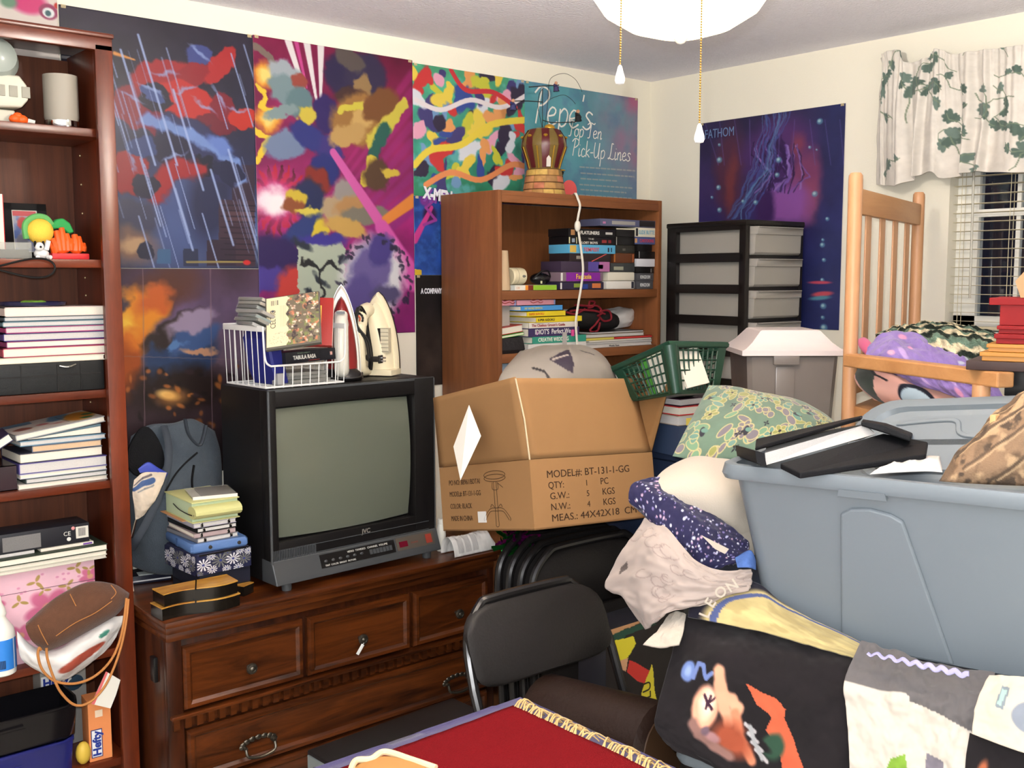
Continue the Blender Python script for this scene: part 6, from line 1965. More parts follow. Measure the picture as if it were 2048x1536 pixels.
MB().lathe([(0.062, 0.0), (0.066, 0.006), (0.060, 0.020), (0.045, 0.034), (0.0, 0.036)], (0, -0.045, 0), 28, sy=0.9).build('heel', M_ird, i1)
MB().tube(curve3([(0.062, -0.06, 0.02), (0.058, -0.098, 0.012), (0.02, -0.118, 0.010), (-0.04, -0.106, 0.010), (-0.066, -0.06, 0.010)], 24), 0.0038, 8).build('cord', M_ird, i1)
p = P(806, 757, z=TT)
i2 = T('clothes_iron', 'large cream clothes iron with black cord wrapped round its handle', 'iron', (p.x + 0.040, -0.215, TT), (0, 0, math.radians(-58)))
hI = P(800, 581, y=-0.235).z - TT - 0.02
iron_base(i2, 0.072, hI, M_ird, M_irc, M_irc)
m_ = MB()
m_.bx(-0.07, 0.075, -0.075, 0.004, 0.0, 0.020, bev=0.004)
m_.build('heel', M_irc, i2)
MB().tube(curve3([(-0.012, -0.055, 0.018), (-0.012, -0.110, 0.022), (-0.012, -0.122, 0.06), (-0.012, -0.126, 0.12), (-0.012, -0.118, 0.17), (-0.012, -0.095, 0.205), (-0.012, -0.06, 0.215)], 36), [0.018] * 20 + [0.021] * 11 + [0.024] * 6, 12).build('handle', M_irc, i2)
MB().ball((-0.012, -0.120, 0.180), 0.032, (0.8, 0.62, 1.05), 16).build('dial_housing', M_irc, i2)
dl = MB()
for k in range(9):
 a_ = math.radians(-20 + k * 26)
 dl.box((-0.012 + math.cos(a_) * 0.018, -0.1405 + 0.004 * abs(math.cos(a_)), 0.188 + math.sin(a_) * 0.018), (0.006, 0.004, 0.008), rot=(0, -a_, 0))
dl.build('dial_scale', M_ird, i2, smooth=0)
MB().tube(curve3([(-0.004, -0.140, 0.180), (-0.002, -0.141, 0.190), (-0.008, -0.142, 0.198)], 10), 0.003, 6).build('dial_arc', cm((196, 90, 60), 0.5), i2)
MB().tube([(-0.034, -0.125, 0.163), (-0.050, -0.130, 0.160)], [0.006, 0.0045], 8).build('lever', cm((236, 110, 70), 0.4), i2)
MB().bx(0.020, 0.060, -0.0615, -0.040, 0.075, 0.155).build('care_label', cm((206, 196, 170), 0.4), i2, smooth=0)
b_ = MB()
for k in range(7):
 b_.bx(0.030, 0.060, -0.0622, -0.0614, 0.078 + k * 0.0125, 0.079 + k * 0.0125)
b_.bx(0.020, 0.032, -0.0624, -0.0614, 0.077, 0.154)
b_.build('label_print', M_ird, i2, smooth=0)
for q in range(4):
 dx, dy = (q % 2) * 0.008, (q // 2) * 0.006
 MB().tube(curve3([(0.002 + dx, -0.085 - dy, 0.02), (0.008 + dx, -0.092 - dy, 0.07), (0.000 + dx, -0.098 - dy, 0.14), (-0.004 + dx, -0.110 - dy, 0.200), (-0.008 + dx, -0.145 + dy * 0.3, 0.222 + dx * 0.5), (-0.016 + dx, -0.150, 0.17), (0.010 + dx, -0.130, 0.12), (0.014 + dx, -0.110 - dy, 0.05)], 50), 0.0033, 7).build('cord', M_ird, i2)
MB().ball((0.012, -0.110, 0.062), 0.013, (1, 0.8, 0.9), 10).build('cord_tie', M_ird, i2)
pl = MB()
pl.bx(0.024, 0.052, -0.116, -0.098, 0.048, 0.066, bev=0.003)
pl.bx(0.048, 0.056, -0.119, -0.095, 0.044, 0.070, bev=0.002)
pl.build('plug', M_ird, i2)
for zz in (0.052, 0.062):
 MB().bx(0.056, 0.071, -0.1085, -0.1070, zz - 0.0025, zz + 0.0025).build('prong', mat('chrome', (215, 215, 215), 0.08), i2, smooth=0)
MB().ball((-0.055, -0.085, 0.016), 0.018, (1.5, 1.0, 0.85), 14).build('cord_boot', M_ird, i2)
# ================================================================== in and on the corner bookcase
YF = -0.332
Z1 = S2[0] + 0.0006
def X_(px, py, y=YF):
 return P(px, py, y=y).x
def Z_(px, py, y=YF):
 return P(px, py, y=y).z
def tape(lab, x0, x1, z, h, depth, col, y=YF, txt=None, tcol=None, tsz=0.6, rough=0.3, group='video tapes in the corner bookcase', extra=(), clam=False, rz=0.0):
 t = T('video_tape', lab, 'video tape', ((x0 + x1) / 2, y + depth / 2, z), (0, 0, math.radians(rz)), group)
 w_ = x1 - x0
 MB().bx(-w_ / 2, w_ / 2, -depth / 2, depth / 2, 0, h, bev=0.005 if clam else 0.001).build('case', cm(col, rough), t)
 for (a, b, c0, c1, cc) in extra:
  MB().bx(-w_ / 2 + a * w_, -w_ / 2 + b * w_, -depth / 2 - 0.0006, -depth / 2 + 0.001, c0 * h, c1 * h).build('spine_print', cm(cc, 0.4), t, smooth=0)
 if txt:
  s, a, b, cz = txt
  text(s, h * tsz, cm(tcol, 0.5), t, plane_M((-w_ / 2 + a * w_, -depth / 2 - 0.0012, h * cz), (1, 0, 0), (0, 0, 1)), fit=(b - a) * w_, bold=0.0004)
 return t
# column 1, long spines to the front (pixel rows top to bottom measured on the photo)
def hgt(py1, py0):
 return Z_(1180, py0) - Z_(1180, py1)
z = Z1
x0, x1 = X_(1121, 575), X_(1208, 575)
hb_ = hgt(579, 563) - 0.001
tape('bottom video tape of the front column, dark with blue and orange print', x0, x1, z, hb_, 0.11, (44, 36, 60), extra=((0.45, 0.62, 0.1, 0.7, (40, 60, 130)), (0.72, 0.92, 0.2, 0.8, (190, 110, 60)), (0.30, 0.5, 0.3, 0.8, (130, 150, 60)), (0.0, 0.03, 0.1, 0.9, (214, 210, 204))), clam=True)
z += hb_ + 0.0006
h_ = hgt(563, 543) - 0.001
tape('clear clamshell video tape with violet spine and yellow title', x0 + 0.002, x1 - 0.004, z, h_, 0.11, (120, 100, 110), extra=((0.12, 0.92, 0.06, 0.94, (122, 36, 140)), (0.0, 0.04, 0.1, 0.9, (220, 216, 210))), txt=('Fantasia', 0.34, 0.70, 0.3), tcol=(226, 186, 60), tsz=0.7, clam=True)
z += h_ + 0.0006
h_ = hgt(543, 522) - 0.001
tape('dark violet to pink video tape under the red striped one', x0 + 0.002, X_(1219, 530), z, h_, 0.11, (58, 46, 64), extra=((0.55, 0.78, 0.02, 0.98, (84, 70, 140)), (0.78, 1.0, 0.02, 0.98, (170, 104, 150)), (0.76, 0.86, 0.3, 0.7, (170, 70, 60))))
z += h_ + 0.0006
h_ = hgt(522, 506) - 0.001
t = tape('dark video tape with a red diagonal stripe on its spine', X_(1139, 514), X_(1222, 514), z, h_, 0.11, (42, 32, 34), extra=((0.16, 0.27, 0.3, 0.7, (150, 140, 128)),))
MB().box((0.045, -0.0556, h_ / 2), (0.085, 0.001, 0.0035), rot=(0, math.radians(-20), 0)).build('spine_print', cm((190, 80, 76), 0.4), t, smooth=0)
z += h_ + 0.0006
xa, xb = X_(1138, 480), X_(1231, 480)
h_ = hgt(506, 488) - 0.001
tape('sky blue video tape with a red title, third from the top of its column', xa, xb, z, h_, 0.11, (86, 160, 196), txt=('TEMPEST', 0.30, 0.64, 0.25), tcol=(200, 90, 100), extra=((0.02, 0.15, 0.1, 0.9, (206, 170, 80)), (0.83, 0.86, 0.2, 0.7, (40, 40, 60)), (0.9, 0.92, 0.2, 0.7, (40, 40, 60))))
z += h_ + 0.0006
h_ = hgt(488, 472) - 0.001
t = tape('black video tape with small red figures on its spine, second in the front column', xa, xb, z, h_, 0.11, (20, 18, 20), txt=('LOST BOYS', 0.26, 0.60, 0.10), tcol=(206, 200, 190), tsz=0.4, extra=((0.0, 0.02, 0.1, 0.9, (196, 190, 150)), (0.15, 0.165, 0.1, 0.9, (196, 190, 150)), (0.70, 0.80, 0.25, 0.65, (140, 50, 50)), (0.84, 0.9, 0.25, 0.65, (120, 40, 44)), (0.06, 0.12, 0.25, 0.75, (140, 150, 160))))
text('THE', h_ * 0.3, cm((206, 200, 190), 0.5), t, plane_M((-0.025, -0.0562, h_ * 0.62), (1, 0, 0), (0, 0, 1)), fit=0.03)
z += h_ + 0.0006
h_ = hgt(472, 456) - 0.001
tape('black video tape with white capitals and an orange face, topping the front column', xa - 0.003, xb, z, h_, 0.11, (20, 18, 20), txt=('FLATLINERS', 0.24, 0.64, 0.3), tcol=(216, 212, 204), extra=((0.05, 0.13, 0.15, 0.85, (180, 130, 84)), (0.78, 0.93, 0.35, 0.65, (190, 186, 180))))
# column 2 and 3, tapes end on and spines at the right
xm, xr2 = X_(1270, 560), X_(1306, 560)
xl = X_(1214, 575)
Y2 = -0.325
cols = [('bottom white clamshell video tape of the middle column', 579, 562, 1213, 1270, (216, 212, 204), True, ((0.88, 0.97, 0.1, 0.9, (40, 40, 50)),), None),
  ('upper white clamshell video tape of the middle column', 562, 544, 1215, 1270, (214, 208, 190), True, (), None),
  ('charcoal video tape with a small pale label, middle column', 544, 526, 1221, 1270, (56, 58, 58), False, ((0.12, 0.52, 0.2, 0.6, (150, 150, 130)),), None),
  ('brown video tape in the middle column', 526, 506, 1226, 1270, (92, 52, 30), False, ((0.04, 0.08, 0.1, 0.9, (180, 110, 50)), (0.9, 0.94, 0.1, 0.9, (170, 90, 50))), None),
  ('dark video cassette third from the top of the middle column', 506, 490, 1231, 1270, (44, 42, 36), False, ((0.35, 0.5, 0.3, 0.6, (90, 88, 80)),), None),
  ('black video cassette second from the top of the middle column', 490, 473, 1232, 1270, (24, 22, 22), False, ((0.0, 0.02, 0.0, 1.0, (170, 166, 160)),), None),
  ('pale sleeved black video cassette on top of the middle column', 473, 456, 1232, 1270, (30, 28, 28), False, ((0.0, 1.0, 0.88, 1.0, (206, 196, 170)),), None)]
z = Z1
for (lab, p1, p0, a, b, cc, clam, ex, tx) in cols:
 h_ = Z_(1245, p0, Y2) - Z_(1245, p1, Y2) - 0.001
 tape(lab, X_(a, (p0 + p1) / 2, Y2) + 0.002, X_(b, (p0 + p1) / 2, Y2) - 0.002, z, h_, 0.187, cc, Y2, extra=ex, clam=clam)
 z += h_ + 0.0006
zc2 = z
cols = [('grey video tape with a white word at the very bottom of the right column', 579, 563, 1272, 1306, (74, 74, 78), ('KINGDOM', 0.2, 0.78, 0.3), (206, 206, 206), ()),
  ('grey video tape with a white word second from the bottom, right column', 563, 547, 1272, 1307, (74, 74, 78), ('KINGDOM', 0.2, 0.78, 0.3), (206, 206, 206), ()),
  ('glossy black cassette above the two grey tapes, right column', 547, 534, 1271, 1308, (22, 20, 20), None, None, ((0.82, 0.84, 0.1, 0.7, (170, 170, 170)),)),
  ('white sleeved video tape halfway up the right column', 534, 518, 1272, 1311, (206, 206, 212), None, None, ()),
  ('black cassette above the white sleeved tape, right column', 518, 503, 1276, 1312, (22, 20, 20), None, None, ((0.03, 0.05, 0.1, 1.0, (190, 190, 190)),)),
  ('black cassette below the blue tape, right column', 503, 489, 1274, 1304, (20, 18, 18), None, None, ()),
  ('slate blue video tape with a red title, right column', 489, 474, 1269, 1315, (72, 84, 128), ('CARTOONS', 0.22, 0.92, 0.3), (180, 60, 80), ((0.0, 0.1, 0.2, 0.8, (190, 140, 90)),)),
  ('cream video tape with pale blue capitals, right column', 474, 455, 1271, 1317, (214, 206, 184), ('SLIDE BUTTE', 0.12, 0.95, 0.3), (110, 160, 180), ((0.0, 0.10, 0.08, 0.92, (40, 40, 46)),))]
z = Z1
for (lab, p1, p0, a, b, cc, tx, tc, ex) in cols:
 h_ = Z_(1292, p0, Y2) - Z_(1292, p1, Y2) - 0.001
 tape(lab, X_(a, (p0 + p1) / 2, Y2) + 0.003, min(X_(b, (p0 + p1) / 2, Y2), CX1 - 0.021), z, h_, 0.187, cc, Y2, extra=ex, txt=tx, tcol=tc)
 z += h_ + 0.0006
z = max(z, zc2) + 0.0004
tape('blue grey video tape lying across the very top of both tape columns', X_(1201, 446, Y2), CX1 - 0.021, z, Z_(1270, 440, Y2) - Z_(1270, 454, Y2), 0.11, (84, 86, 112), Y2, extra=((0.2, 0.62, 0.25, 0.75, (150, 146, 140)), (0.70, 0.99, 0.1, 0.95, (34, 32, 32)), (0.04, 0.09, 0.3, 0.6, (170, 110, 150))))
# left half of the shelf
bxz = Z_(1080, 570) - Z1
fb_ = T('game_box', 'long flat white, orange and green box under the small cream gadget', 'box', ((X_(1000, 576) + X_(1117, 576)) / 2, -0.255, Z1))
w_ = X_(1117, 576) - X_(1003, 576)
MB().bx(-w_ / 2, w_ / 2, -0.07, 0.07, 0, bxz, bev=0.001).build('body', cm((176, 180, 176), 0.4), fb_)
for (a, b, cc) in ((0.26, 0.44, (226, 220, 206)), (0.44, 0.49, (222, 140, 50)), (0.49, 0.58, (110, 40, 30)), (0.58, 1.0, (134, 176, 50))):
 MB().bx(-w_ / 2 + a * w_, -w_ / 2 + b * w_, -0.0708, -0.06, 0.0005, bxz - 0.0005).build('printed_side', cm(cc, 0.4), fb_, smooth=0)
text('120', 0.011, cm((190, 140, 110), 0.5), fb_, plane_M((-w_ / 2 + 0.28 * w_, -0.0713, 0.005), (1, 0, 0), (0, 0, 1)))
p = P(1008, 581, y=-0.318)
sp = T('thread_spool', 'tall beige cone of sewing thread at the left end of the tape shelf', 'spool', (p.x, -0.312, Z1))
MB().lathe([(0.020, 0), (0.0275, 0.001), (0.0185, 0.138), (0.016, 0.140), (0, 0.140)], n=28).build('cone', mat('beige_thread', (186, 160, 128), 0.8, bump=0.2, bscale=500), sp)
p = P(1042, 569, y=-0.30)
dv = T('gadget', 'small cream cylinder gadget with an oval button lying on the flat box', 'gadget', (p.x, -0.275, Z1 + bxz + 0.0006))
M_crm = mat('cream_plastic', (220, 208, 174), 0.35, 0.5)
r_ = (Z_(1042, 534) - Z_(1042, 569)) / 2
Mx = Matrix.Rotation(math.radians(90), 4, 'Y')
MB().lathe([(0.0, -0.034), (r_ - 0.004, -0.034), (r_, -0.030), (r_, 0.016), (r_ - 0.002, 0.026), (r_ - 0.010, 0.032), (0, 0.033)], (0, 0, r_), 30, M=Mx).build('body', M_crm, dv)
MB().ball((0.010, -r_ + 0.002, r_), 0.008, (1.3, 0.4, 0.7), 12).build('button', cm((110, 108, 100), 0.4), dv)
MB().lathe([(r_ + 0.0003, -0.0012), (r_ + 0.0003, 0.0012)], (-0.012, 0, r_), 30, M=Mx, caps=False).build('seam', cm((170, 158, 130), 0.4), dv)
p = P(1092, 569, y=-0.29)
sg = T('sunglasses_case', 'glossy black glasses case on the flat box beside the tapes', 'case', (p.x - 0.004, -0.262, Z1 + bxz + 0.0006))
MB().ball((0, 0, 0.022), 0.022, (2.1, 1.2, 1.0), 20).build('shell', mat('gloss_black', (16, 14, 16), 0.1, 0.6), sg)
MB().tube(curve3([(-0.045, -0.012, 0.02), (-0.02, -0.022, 0.045), (0.02, -0.02, 0.050), (0.045, -0.01, 0.02)], 20), 0.003, 6).build('strap', M_black, sg)
MB().bx(-0.022, -0.016, -0.030, -0.026, 0.004, 0.014).build('tag', cm((200, 196, 160), 0.4), sg, smooth=0)
# ---- second shelf: puzzle books, guides, shoe, papers
Z2 = S2[1] + 0.0006
gx = 'books and magazines on the lower shelf of the corner bookcase'
def sbook(lab, px0, px1, pyb, pyt, z, depth, col, txt=None, tcol=(30, 30, 30), y=YF, rz=0, page=PAGE, fnt=0.6, a=0.06, fit=None, name='book'):
 h_ = Z_((px0 + px1) / 2, pyt, y) - Z_((px0 + px1) / 2, pyb, y) - 0.0008
 x0, x1 = X_(px0, (pyb + pyt) / 2, y), X_(px1, (pyb + pyt) / 2, y)
 t = book(lab, ((x0 + x1) / 2, y + depth / 2, z), (x1 - x0, depth, h_), math.radians(rz), col, page, '-y', gx, name=name, cat='magazine' if name == 'magazine' else 'book')
 MB().bx(-(x1 - x0) / 2, (x1 - x0) / 2, -depth / 2 - 0.0006, -depth / 2 + 0.0015, 0, h_).build('spine', cm(col, 0.35), t, smooth=0)
 if txt:
  text(txt, h_ * fnt, cm(tcol, 0.5), t, plane_M((-(x1 - x0) / 2 + a * (x1 - x0), -depth / 2 - 0.0012, h_ * 0.28), (1, 0, 0), (0, 0, 1)), fit=(fit or 0.5) * (x1 - x0), bold=0.0003)
 return t, z + h_ + 0.0006
t, z = sbook('white paperback with blank spine at the bottom of the guide books', 1056, 1172, 706, 690, Z2, 0.19, (210, 206, 200), page=PAGE2)
t, z = sbook('teal spined wedding guide book near the bottom of the guide books', 1065, 1172, 690, 676, z, 0.18, (52, 140, 118), 'CREATIVE WEDDING', (226, 222, 210), a=0.10, fit=0.56, fnt=0.8)
MB().bx(0.012, 0.034, -0.0918, -0.0905, -0.014, 0.038).build('grey_sticker', cm((176, 170, 164), 0.25), t, smooth=0)
t, z = sbook('dark violet guide book with large white capitals and a pink note', 1057, 1158, 676, 659, z, 0.19, (58, 46, 86), "IDIOT'S  Perfect We", (226, 222, 216), a=0.12, fit=0.70, fnt=0.85)
MB().ball((-0.085, -0.0955, 0.012), 0.007, (1, 0.15, 1), 10).build('spine_print', cm((150, 80, 150), 0.4), t)
MB().bx(0.085, 0.098, -0.099, -0.095, -0.004, 0.020).build('pink_note', cm((226, 84, 150), 0.5), t, smooth=0)
t, z = sbook("white guide book for grooms with red and black title", 1058, 1155, 659, 648, z, 0.18, (218, 210, 200), "The Clueless Groom's Guide", (150, 40, 40), a=0.05, fit=0.68, fnt=0.7)
t, z = sbook('yellow puzzle book with black title, lower of the two yellow ones', 1068, 1164, 648, 637, z, 0.19, (226, 200, 44), 'SUPER SUDOKU', (40, 34, 20), a=0.03, fit=0.36, rz=3)
t, z = sbook('yellow puzzle book with orange title, upper of the two yellow ones', 1050, 1131, 637, 627, z + 0.003, 0.18, (226, 200, 44), 'SUPER SUDOKU', (206, 110, 40), a=0.05, fit=0.38, rz=3)
t, z = sbook('bright blue thin book above the yellow puzzle books', 1038, 1125, 627, 617, z + 0.003, 0.18, (70, 140, 200), 'MY WORD SEARCH', (190, 186, 120), a=0.08, fit=0.42, rz=3)
zb = z + 0.002
for (lab, a, b, cc) in (('pink patterned card box at the left under the upper shelf', 1003, 1033, (196, 130, 140)), ('pink card box with red scalloped pattern on the blue book', 1036, 1112, (192, 134, 146))):
 xa_, xb_ = X_(a, 612), X_(b, 612)
 q = T('card_box', lab, 'box', ((xa_ + xb_) / 2, YF + 0.07, zb if a > 1000 else zb - 0.001), (0, 0, 0))
 hh = S2[0] - 0.034 - zb
 MB().bx(-(xb_ - xa_) / 2, (xb_ - xa_) / 2, -0.065, 0.06, 0, hh, bev=0.001).build('body', cm(cc, 0.5), q)
 if a > 1000:
  for k in range(3):
   MB().tube(curve3([(0.0 + u * 0.012 - 0.005, -0.0658, 0.010 + k * 0.009 + 0.003 * math.sin(u * 2.2)) for u in range(-2, 4)], 20), 0.0016, 5).build('scallop', cm((150, 64, 60), 0.5), q)
  MB().bx((xb_ - xa_) / 2 - 0.006, (xb_ - xa_) / 2 + 0.0006, -0.0656, 0.06, 0.0, hh).build('blue_edge', cm((120, 130, 170), 0.5), q, smooth=0)
 else:
  MB().bx(-0.01, 0.03, -0.0658, -0.064, 0.012, 0.04).build('grey_patch', cm((150, 152, 146), 0.5), q, smooth=0)
gs = T('shoe_box', 'pale grey box behind the puzzle books at the left', 'box', (X_(1022, 640) - 0.0, -0.20, Z2 + 0.088))
MB().bx(-0.042, 0.03, -0.09, 0.12, 0, zb - Z2 - 0.089, bev=0.001).build('body', cm((170, 164, 156), 0.6), gs)
# left pile
z = Z2
bbk = T('folded_cloth', 'crumpled black cloth bag at the left end of the lower shelf', 'cloth', ((X_(1001, 700) + X_(1054, 700)) / 2, -0.25, z))
w_ = X_(1052, 700) - X_(1002, 700)
rings = [[(x_ * s, y_ * s, zz) for x_, y_ in ((-w_ / 2, -0.08), (0, -0.085), (w_ / 2, -0.075), (w_ / 2, 0.08), (-w_ / 2, 0.08))] for s, zz in ((0.9, 0), (1.0, 0.012), (0.97, 0.03), (0.9, Z_(1020, 676) - z))]
MB().loft(rings).build('bag', mat('black_cloth', (30, 26, 28), 0.7, var=0.3, vscale=60, bump=0.4, bscale=60), bbk)
z = Z2 + (Z_(1020, 676) - Z2) + 0.001
bkx = book('thin bright green book under the red one at the left', ((X_(1003, 675) + X_(1052, 668)) / 2, -0.248, z + 0.003), (w_ - 0.006, 0.15, 0.009), 0, (92, 176, 60), PAGE, '+y', gx, rot=(0, math.radians(-5), math.radians(4)))
book('thick red covered book with white page edge at the left of the lower shelf', ((X_(1004, 665) + X_(1048, 660)) / 2, -0.248, z + 0.0145), (w_ - 0.012, 0.15, 0.026), 0, (168, 44, 40), PAGE, '+y', gx, rot=(0, math.radians(-5), math.radians(4)))
# right pile of papers
z = Z2
xr_ = CX1 - 0.022
for k, (lab, a, h_, cc, pg_, rz) in enumerate((('newspaper with black headlines at the bottom of the right paper pile', 1174, 0.013, (190, 186, 180), PAGE2, 1), ('grey magazine second from the bottom of the right paper pile', 1176, 0.008, (150, 150, 150), PAGE2, -1),
          ('thin white brochure in the right paper pile', 1180, 0.006, (206, 200, 190), PAGE, 2), ('yellow and red edged magazine in the right paper pile', 1172, 0.009, (200, 60, 56), PAGE, 0), ('tan leaflet bundle upper in the right paper pile', 1174, 0.014, (150, 134, 112), PAGE2, -2), ('black glossy flyer on top of the right paper pile', 1185, 0.007, (30, 28, 28), PAGE2, 2))):
 x0 = X_(a, 690)
 x1 = xr_ - (0.05 if k >= 4 else 0.002)
 t = book(lab, ((x0 + x1) / 2, -0.225, z), (x1 - x0 - 0.006, 0.19, h_), math.radians(rz * 0.5), cc, pg_, '-y' if k == 3 else '+y', gx, name='magazine', cat='magazine')
 if k == 3:
  MB().bx(-(x1 - x0) / 2 + 0.004, -0.03, -0.0956, -0.094, 0.0005, h_ - 0.0005).build('yellow_edge', cm((206, 190, 90), 0.4), t, smooth=0)
 if k == 0:
  text('Weekly News', 0.010, cm((40, 38, 38), 0.6), t, plane_M((-0.06, -0.0950, 0.002), (1, 0, 0), (0, 0, 1)))
 z += h_ + 0.0006
# carrier bag and black shoe with red laces
wbag = cushion('plastic_bag', rowsP([[(1198, 620, -0.12), (1230, 616, -0.16), (1262, 617, -0.18), (1275, 626, -0.14)], [(1198, 640, -0.12), (1230, 636, -0.20), (1262, 630, -0.21), (1269, 634, -0.16)], [(1198, 660, -0.12), (1226, 658, -0.18), (1252, 654, -0.20), (1262, 648, -0.16)]]), 50, 36, 0.012, mat('thin_white_film', (206, 202, 198), 0.3, 0.4), None, wr=0.008, wcell=9, seed=6,
    label='crumpled white carrier bag behind the black shoe', cat='bag')
sh_ = T('shoe', 'black shoe with bright red laces lying on the papers', 'shoe', (X_(1195, 655), -0.255, z), (0, 0, math.radians(0)))
q = lambda px, py, dy: (X_(px, py, -0.255 + dy) - sh_.location.x, dy, P(px, py, y=-0.255 + dy).z - z)
rings = []
for (px, pyb, pyt, hw__) in ((1133, 648, 632, 0.018), (1142, 655, 616, 0.034), (1165, 658, 608, 0.036), (1190, 660, 614, 0.040), (1215, 660, 622, 0.040), (1228, 656, 628, 0.030), (1233, 648, 634, 0.012)):
 a, b = q(px, pyb, 0), q(px, pyt, 0)
 zm, rz_ = (a[2] + b[2]) / 2, (b[2] - a[2]) / 2
 rings.append([(a[0], hw__ * math.cos(2 * PI * k / 14), max(0.0006, zm + rz_ * math.sin(2 * PI * k / 14))) for k in range(14)])
MB().loft(rings).build('upper', mat('black_suede', (22, 20, 20), 0.7, bump=0.2, bscale=300), sh_)
M_lace = mat('red_lace', (122, 22, 34), 0.7, bump=0.3, bscale=500)
for pts in (((1150, 610), (1178, 612), (1195, 612), (1204, 625), (1195, 632)), ((1140, 622), (1165, 620), (1190, 622), (1210, 628)), ((1178, 612), (1180, 603), (1189, 604), (1186, 613), (1176, 616)), ((1200, 622), (1218, 622), (1222, 638), (1208, 642), (1199, 634)),
   ((1199, 638), (1190, 650), (1180, 660), (1186, 664), (1196, 660), (1200, 645)), ((1132, 624), (1150, 628), (1170, 618))):
 MB().tube(curve3([q(a, b, -0.045) for a, b in pts], 26), 0.0042, 7).build('lace', M_lace, sh_)
MB().bx(-0.06, 0.03, 0.045, 0.05, 0.03, 0.085).build('tongue', cm((190, 184, 176), 0.6), sh_)
# pale box on the third shelf
p = P(1010, 745, y=-0.30)
pbx = T('box', 'pale blue box on the third shelf of the corner bookcase', 'box', (CX0 + 0.115, -0.21, S2[2] + 0.0006))
MB().bx(-0.09, 0.09, -0.09, 0.09, 0, Z_(1005, 730) - S2[2], bev=0.002).build('body', cm((150, 172, 186), 0.5), pbx)
# ---- novelty lamp on top: brick base, flared body, wire mobile, cord
ZT = CH + 0.0006
LY = -0.175
p = P(1087, 380, y=LY - 0.07)
cx = P(1088, 300, y=LY).x
lm = T('table_lamp', 'novelty lamp with brick base, flared red and gold body and wire mobile', 'lamp', (cx, LY, ZT))
pz = lambda py: P(1088, py, y=LY).z - ZT
br = Canvas(240, 60, (150, 110, 62))
rows_ = 4
for j in range(rows_):
 n = 9 + j
 for i in range(n):
  u0, u1 = (i + 0.5 * (j % 2)) / n * 4.0, (i + 1 + 0.5 * (j % 2)) / n * 4.0
  cc = rr.choice([(170, 128, 74), (150, 112, 70), (186, 132, 88), (132, 108, 66), (178, 110, 80), (190, 156, 84)])
  m_ = (br.U > u0 + 0.012) & (br.U < u1 - 0.012) & (br.V > j / rows_ + 0.02) & (br.V < (j + 1) / rows_ - 0.02)
  br.mask(m_.astype(float), cc)
br.mask((np.abs((br.V * rows_) % 1) < 0.07) | (np.abs((br.V * rows_) % 1) > 0.95), (84, 56, 30))
br.shade(8, 4, 0.15)
hb_ = pz(340)
uu = np.linspace(0, 2 * PI, 240)[None, :]
vv = np.linspace(0, 1, 60)[:, None]
rad = 0.064 + (0.081 - 0.064) * vv + 0.0025 * ((np.abs((vv * rows_) % 1 - 0.5) < 0.42) * 1.0)
G = np.stack([rad * np.cos(uu) + 0 * vv, rad * np.sin(uu) + 0 * vv, hb_ * (1 - vv) + 0 * uu], -1)
surf('brick_base', G, painted('brick_paint', 0.6), lm, br, wc=False)
MB().lathe([(0.0, 0.0), (0.082, 0.0), (0.083, 0.004), (0.0, 0.004)], n=36).build('base_rim', cm((90, 60, 34), 0.6), lm)
M_olive = mat('olive_glass', (112, 92, 48), 0.2, 0.5)
h1, h2, h3 = pz(340), pz(296), pz(256)
MB().lathe([(0.0, h1 - 0.002), (0.058, h1), (0.066, h1 + 0.03), (0.084, h2), (0.086, h2 + 0.006), (0.080, h2 + 0.035), (0.058, h3 - 0.008), (0.03, h3), (0.0, h3 + 0.001)], n=40).build('body', M_olive, lm)
M_crim = mat('crimson_enamel', (84, 22, 26), 0.35, 0.5)
M_gilt = mat('gilt', (196, 150, 50), 0.3, 0.5, metal=0.5)
for k in range(8):
 a = k * PI / 4 + math.radians(-128)
 rb = MB()
 for (r0, zz0, hw0) in ((0,) * 3,):
  ring = []
  for (r_, zz, wv) in ((0.0592, h1 + 0.004, 0.011), (0.067, h1 + 0.03, 0.012), (0.0852, h2, 0.016), (0.0812, h2 + 0.034, 0.014), (0.060, h3 - 0.009, 0.014)):
   c_, s_ = math.cos(a), math.sin(a)
   ring.append([(c_ * r_ - s_ * wv, s_ * r_ + c_ * wv, zz), (c_ * (r_ + 0.002), s_ * (r_ + 0.002), zz), (c_ * r_ + s_ * wv, s_ * r_ - c_ * wv, zz), (c_ * (r_ - 0.006), s_ * (r_ - 0.006), zz)])
  rb.loft(ring)
 rb.build('panel', M_crim, lm)
 g2 = MB()
 a2 = a + PI / 8
 g2.tube([(math.cos(a2) * r_, math.sin(a2) * r_, zz) for r_, zz in ((0.0605, h1 + 0.002), (0.068, h1 + 0.03), (0.0862, h2))], 0.0022, 6)
 g2.ball((math.cos(a) * 0.080, math.sin(a) * 0.080, h2 + 0.038), 0.009, (1, 1, 0.6), 10)
 g2.build('gold_trim', M_gilt, lm)
MB().ball((0, -0.03, h3 - 0.004), 0.022, (1, 0.9, 0.7), 14).build('crest', M_gilt, lm)
fd = Vector((-0.62, -0.785, 0))
sd = Vector((0.785, -0.62, 0))
wv = MB()
a0 = fd * 0.063 + sd * 0.012
wv.prism([Vector(a0) + sd * s + Vector((0, 0, zz)) + fd * (zz - h1) * 0.30 for s, zz in ((-0.008, h1 + 0.006), (0.008, h1 + 0.006), (0.008, h1 + 0.036), (0, h1 + 0.046), (-0.008, h1 + 0.036))], tuple(fd * 0.006))
wv.build('arched_window', cm((206, 200, 190), 0.4), lm)
M_wirek = mat('dark_wire', (36, 34, 36), 0.4, 0.4)
Ld = LY
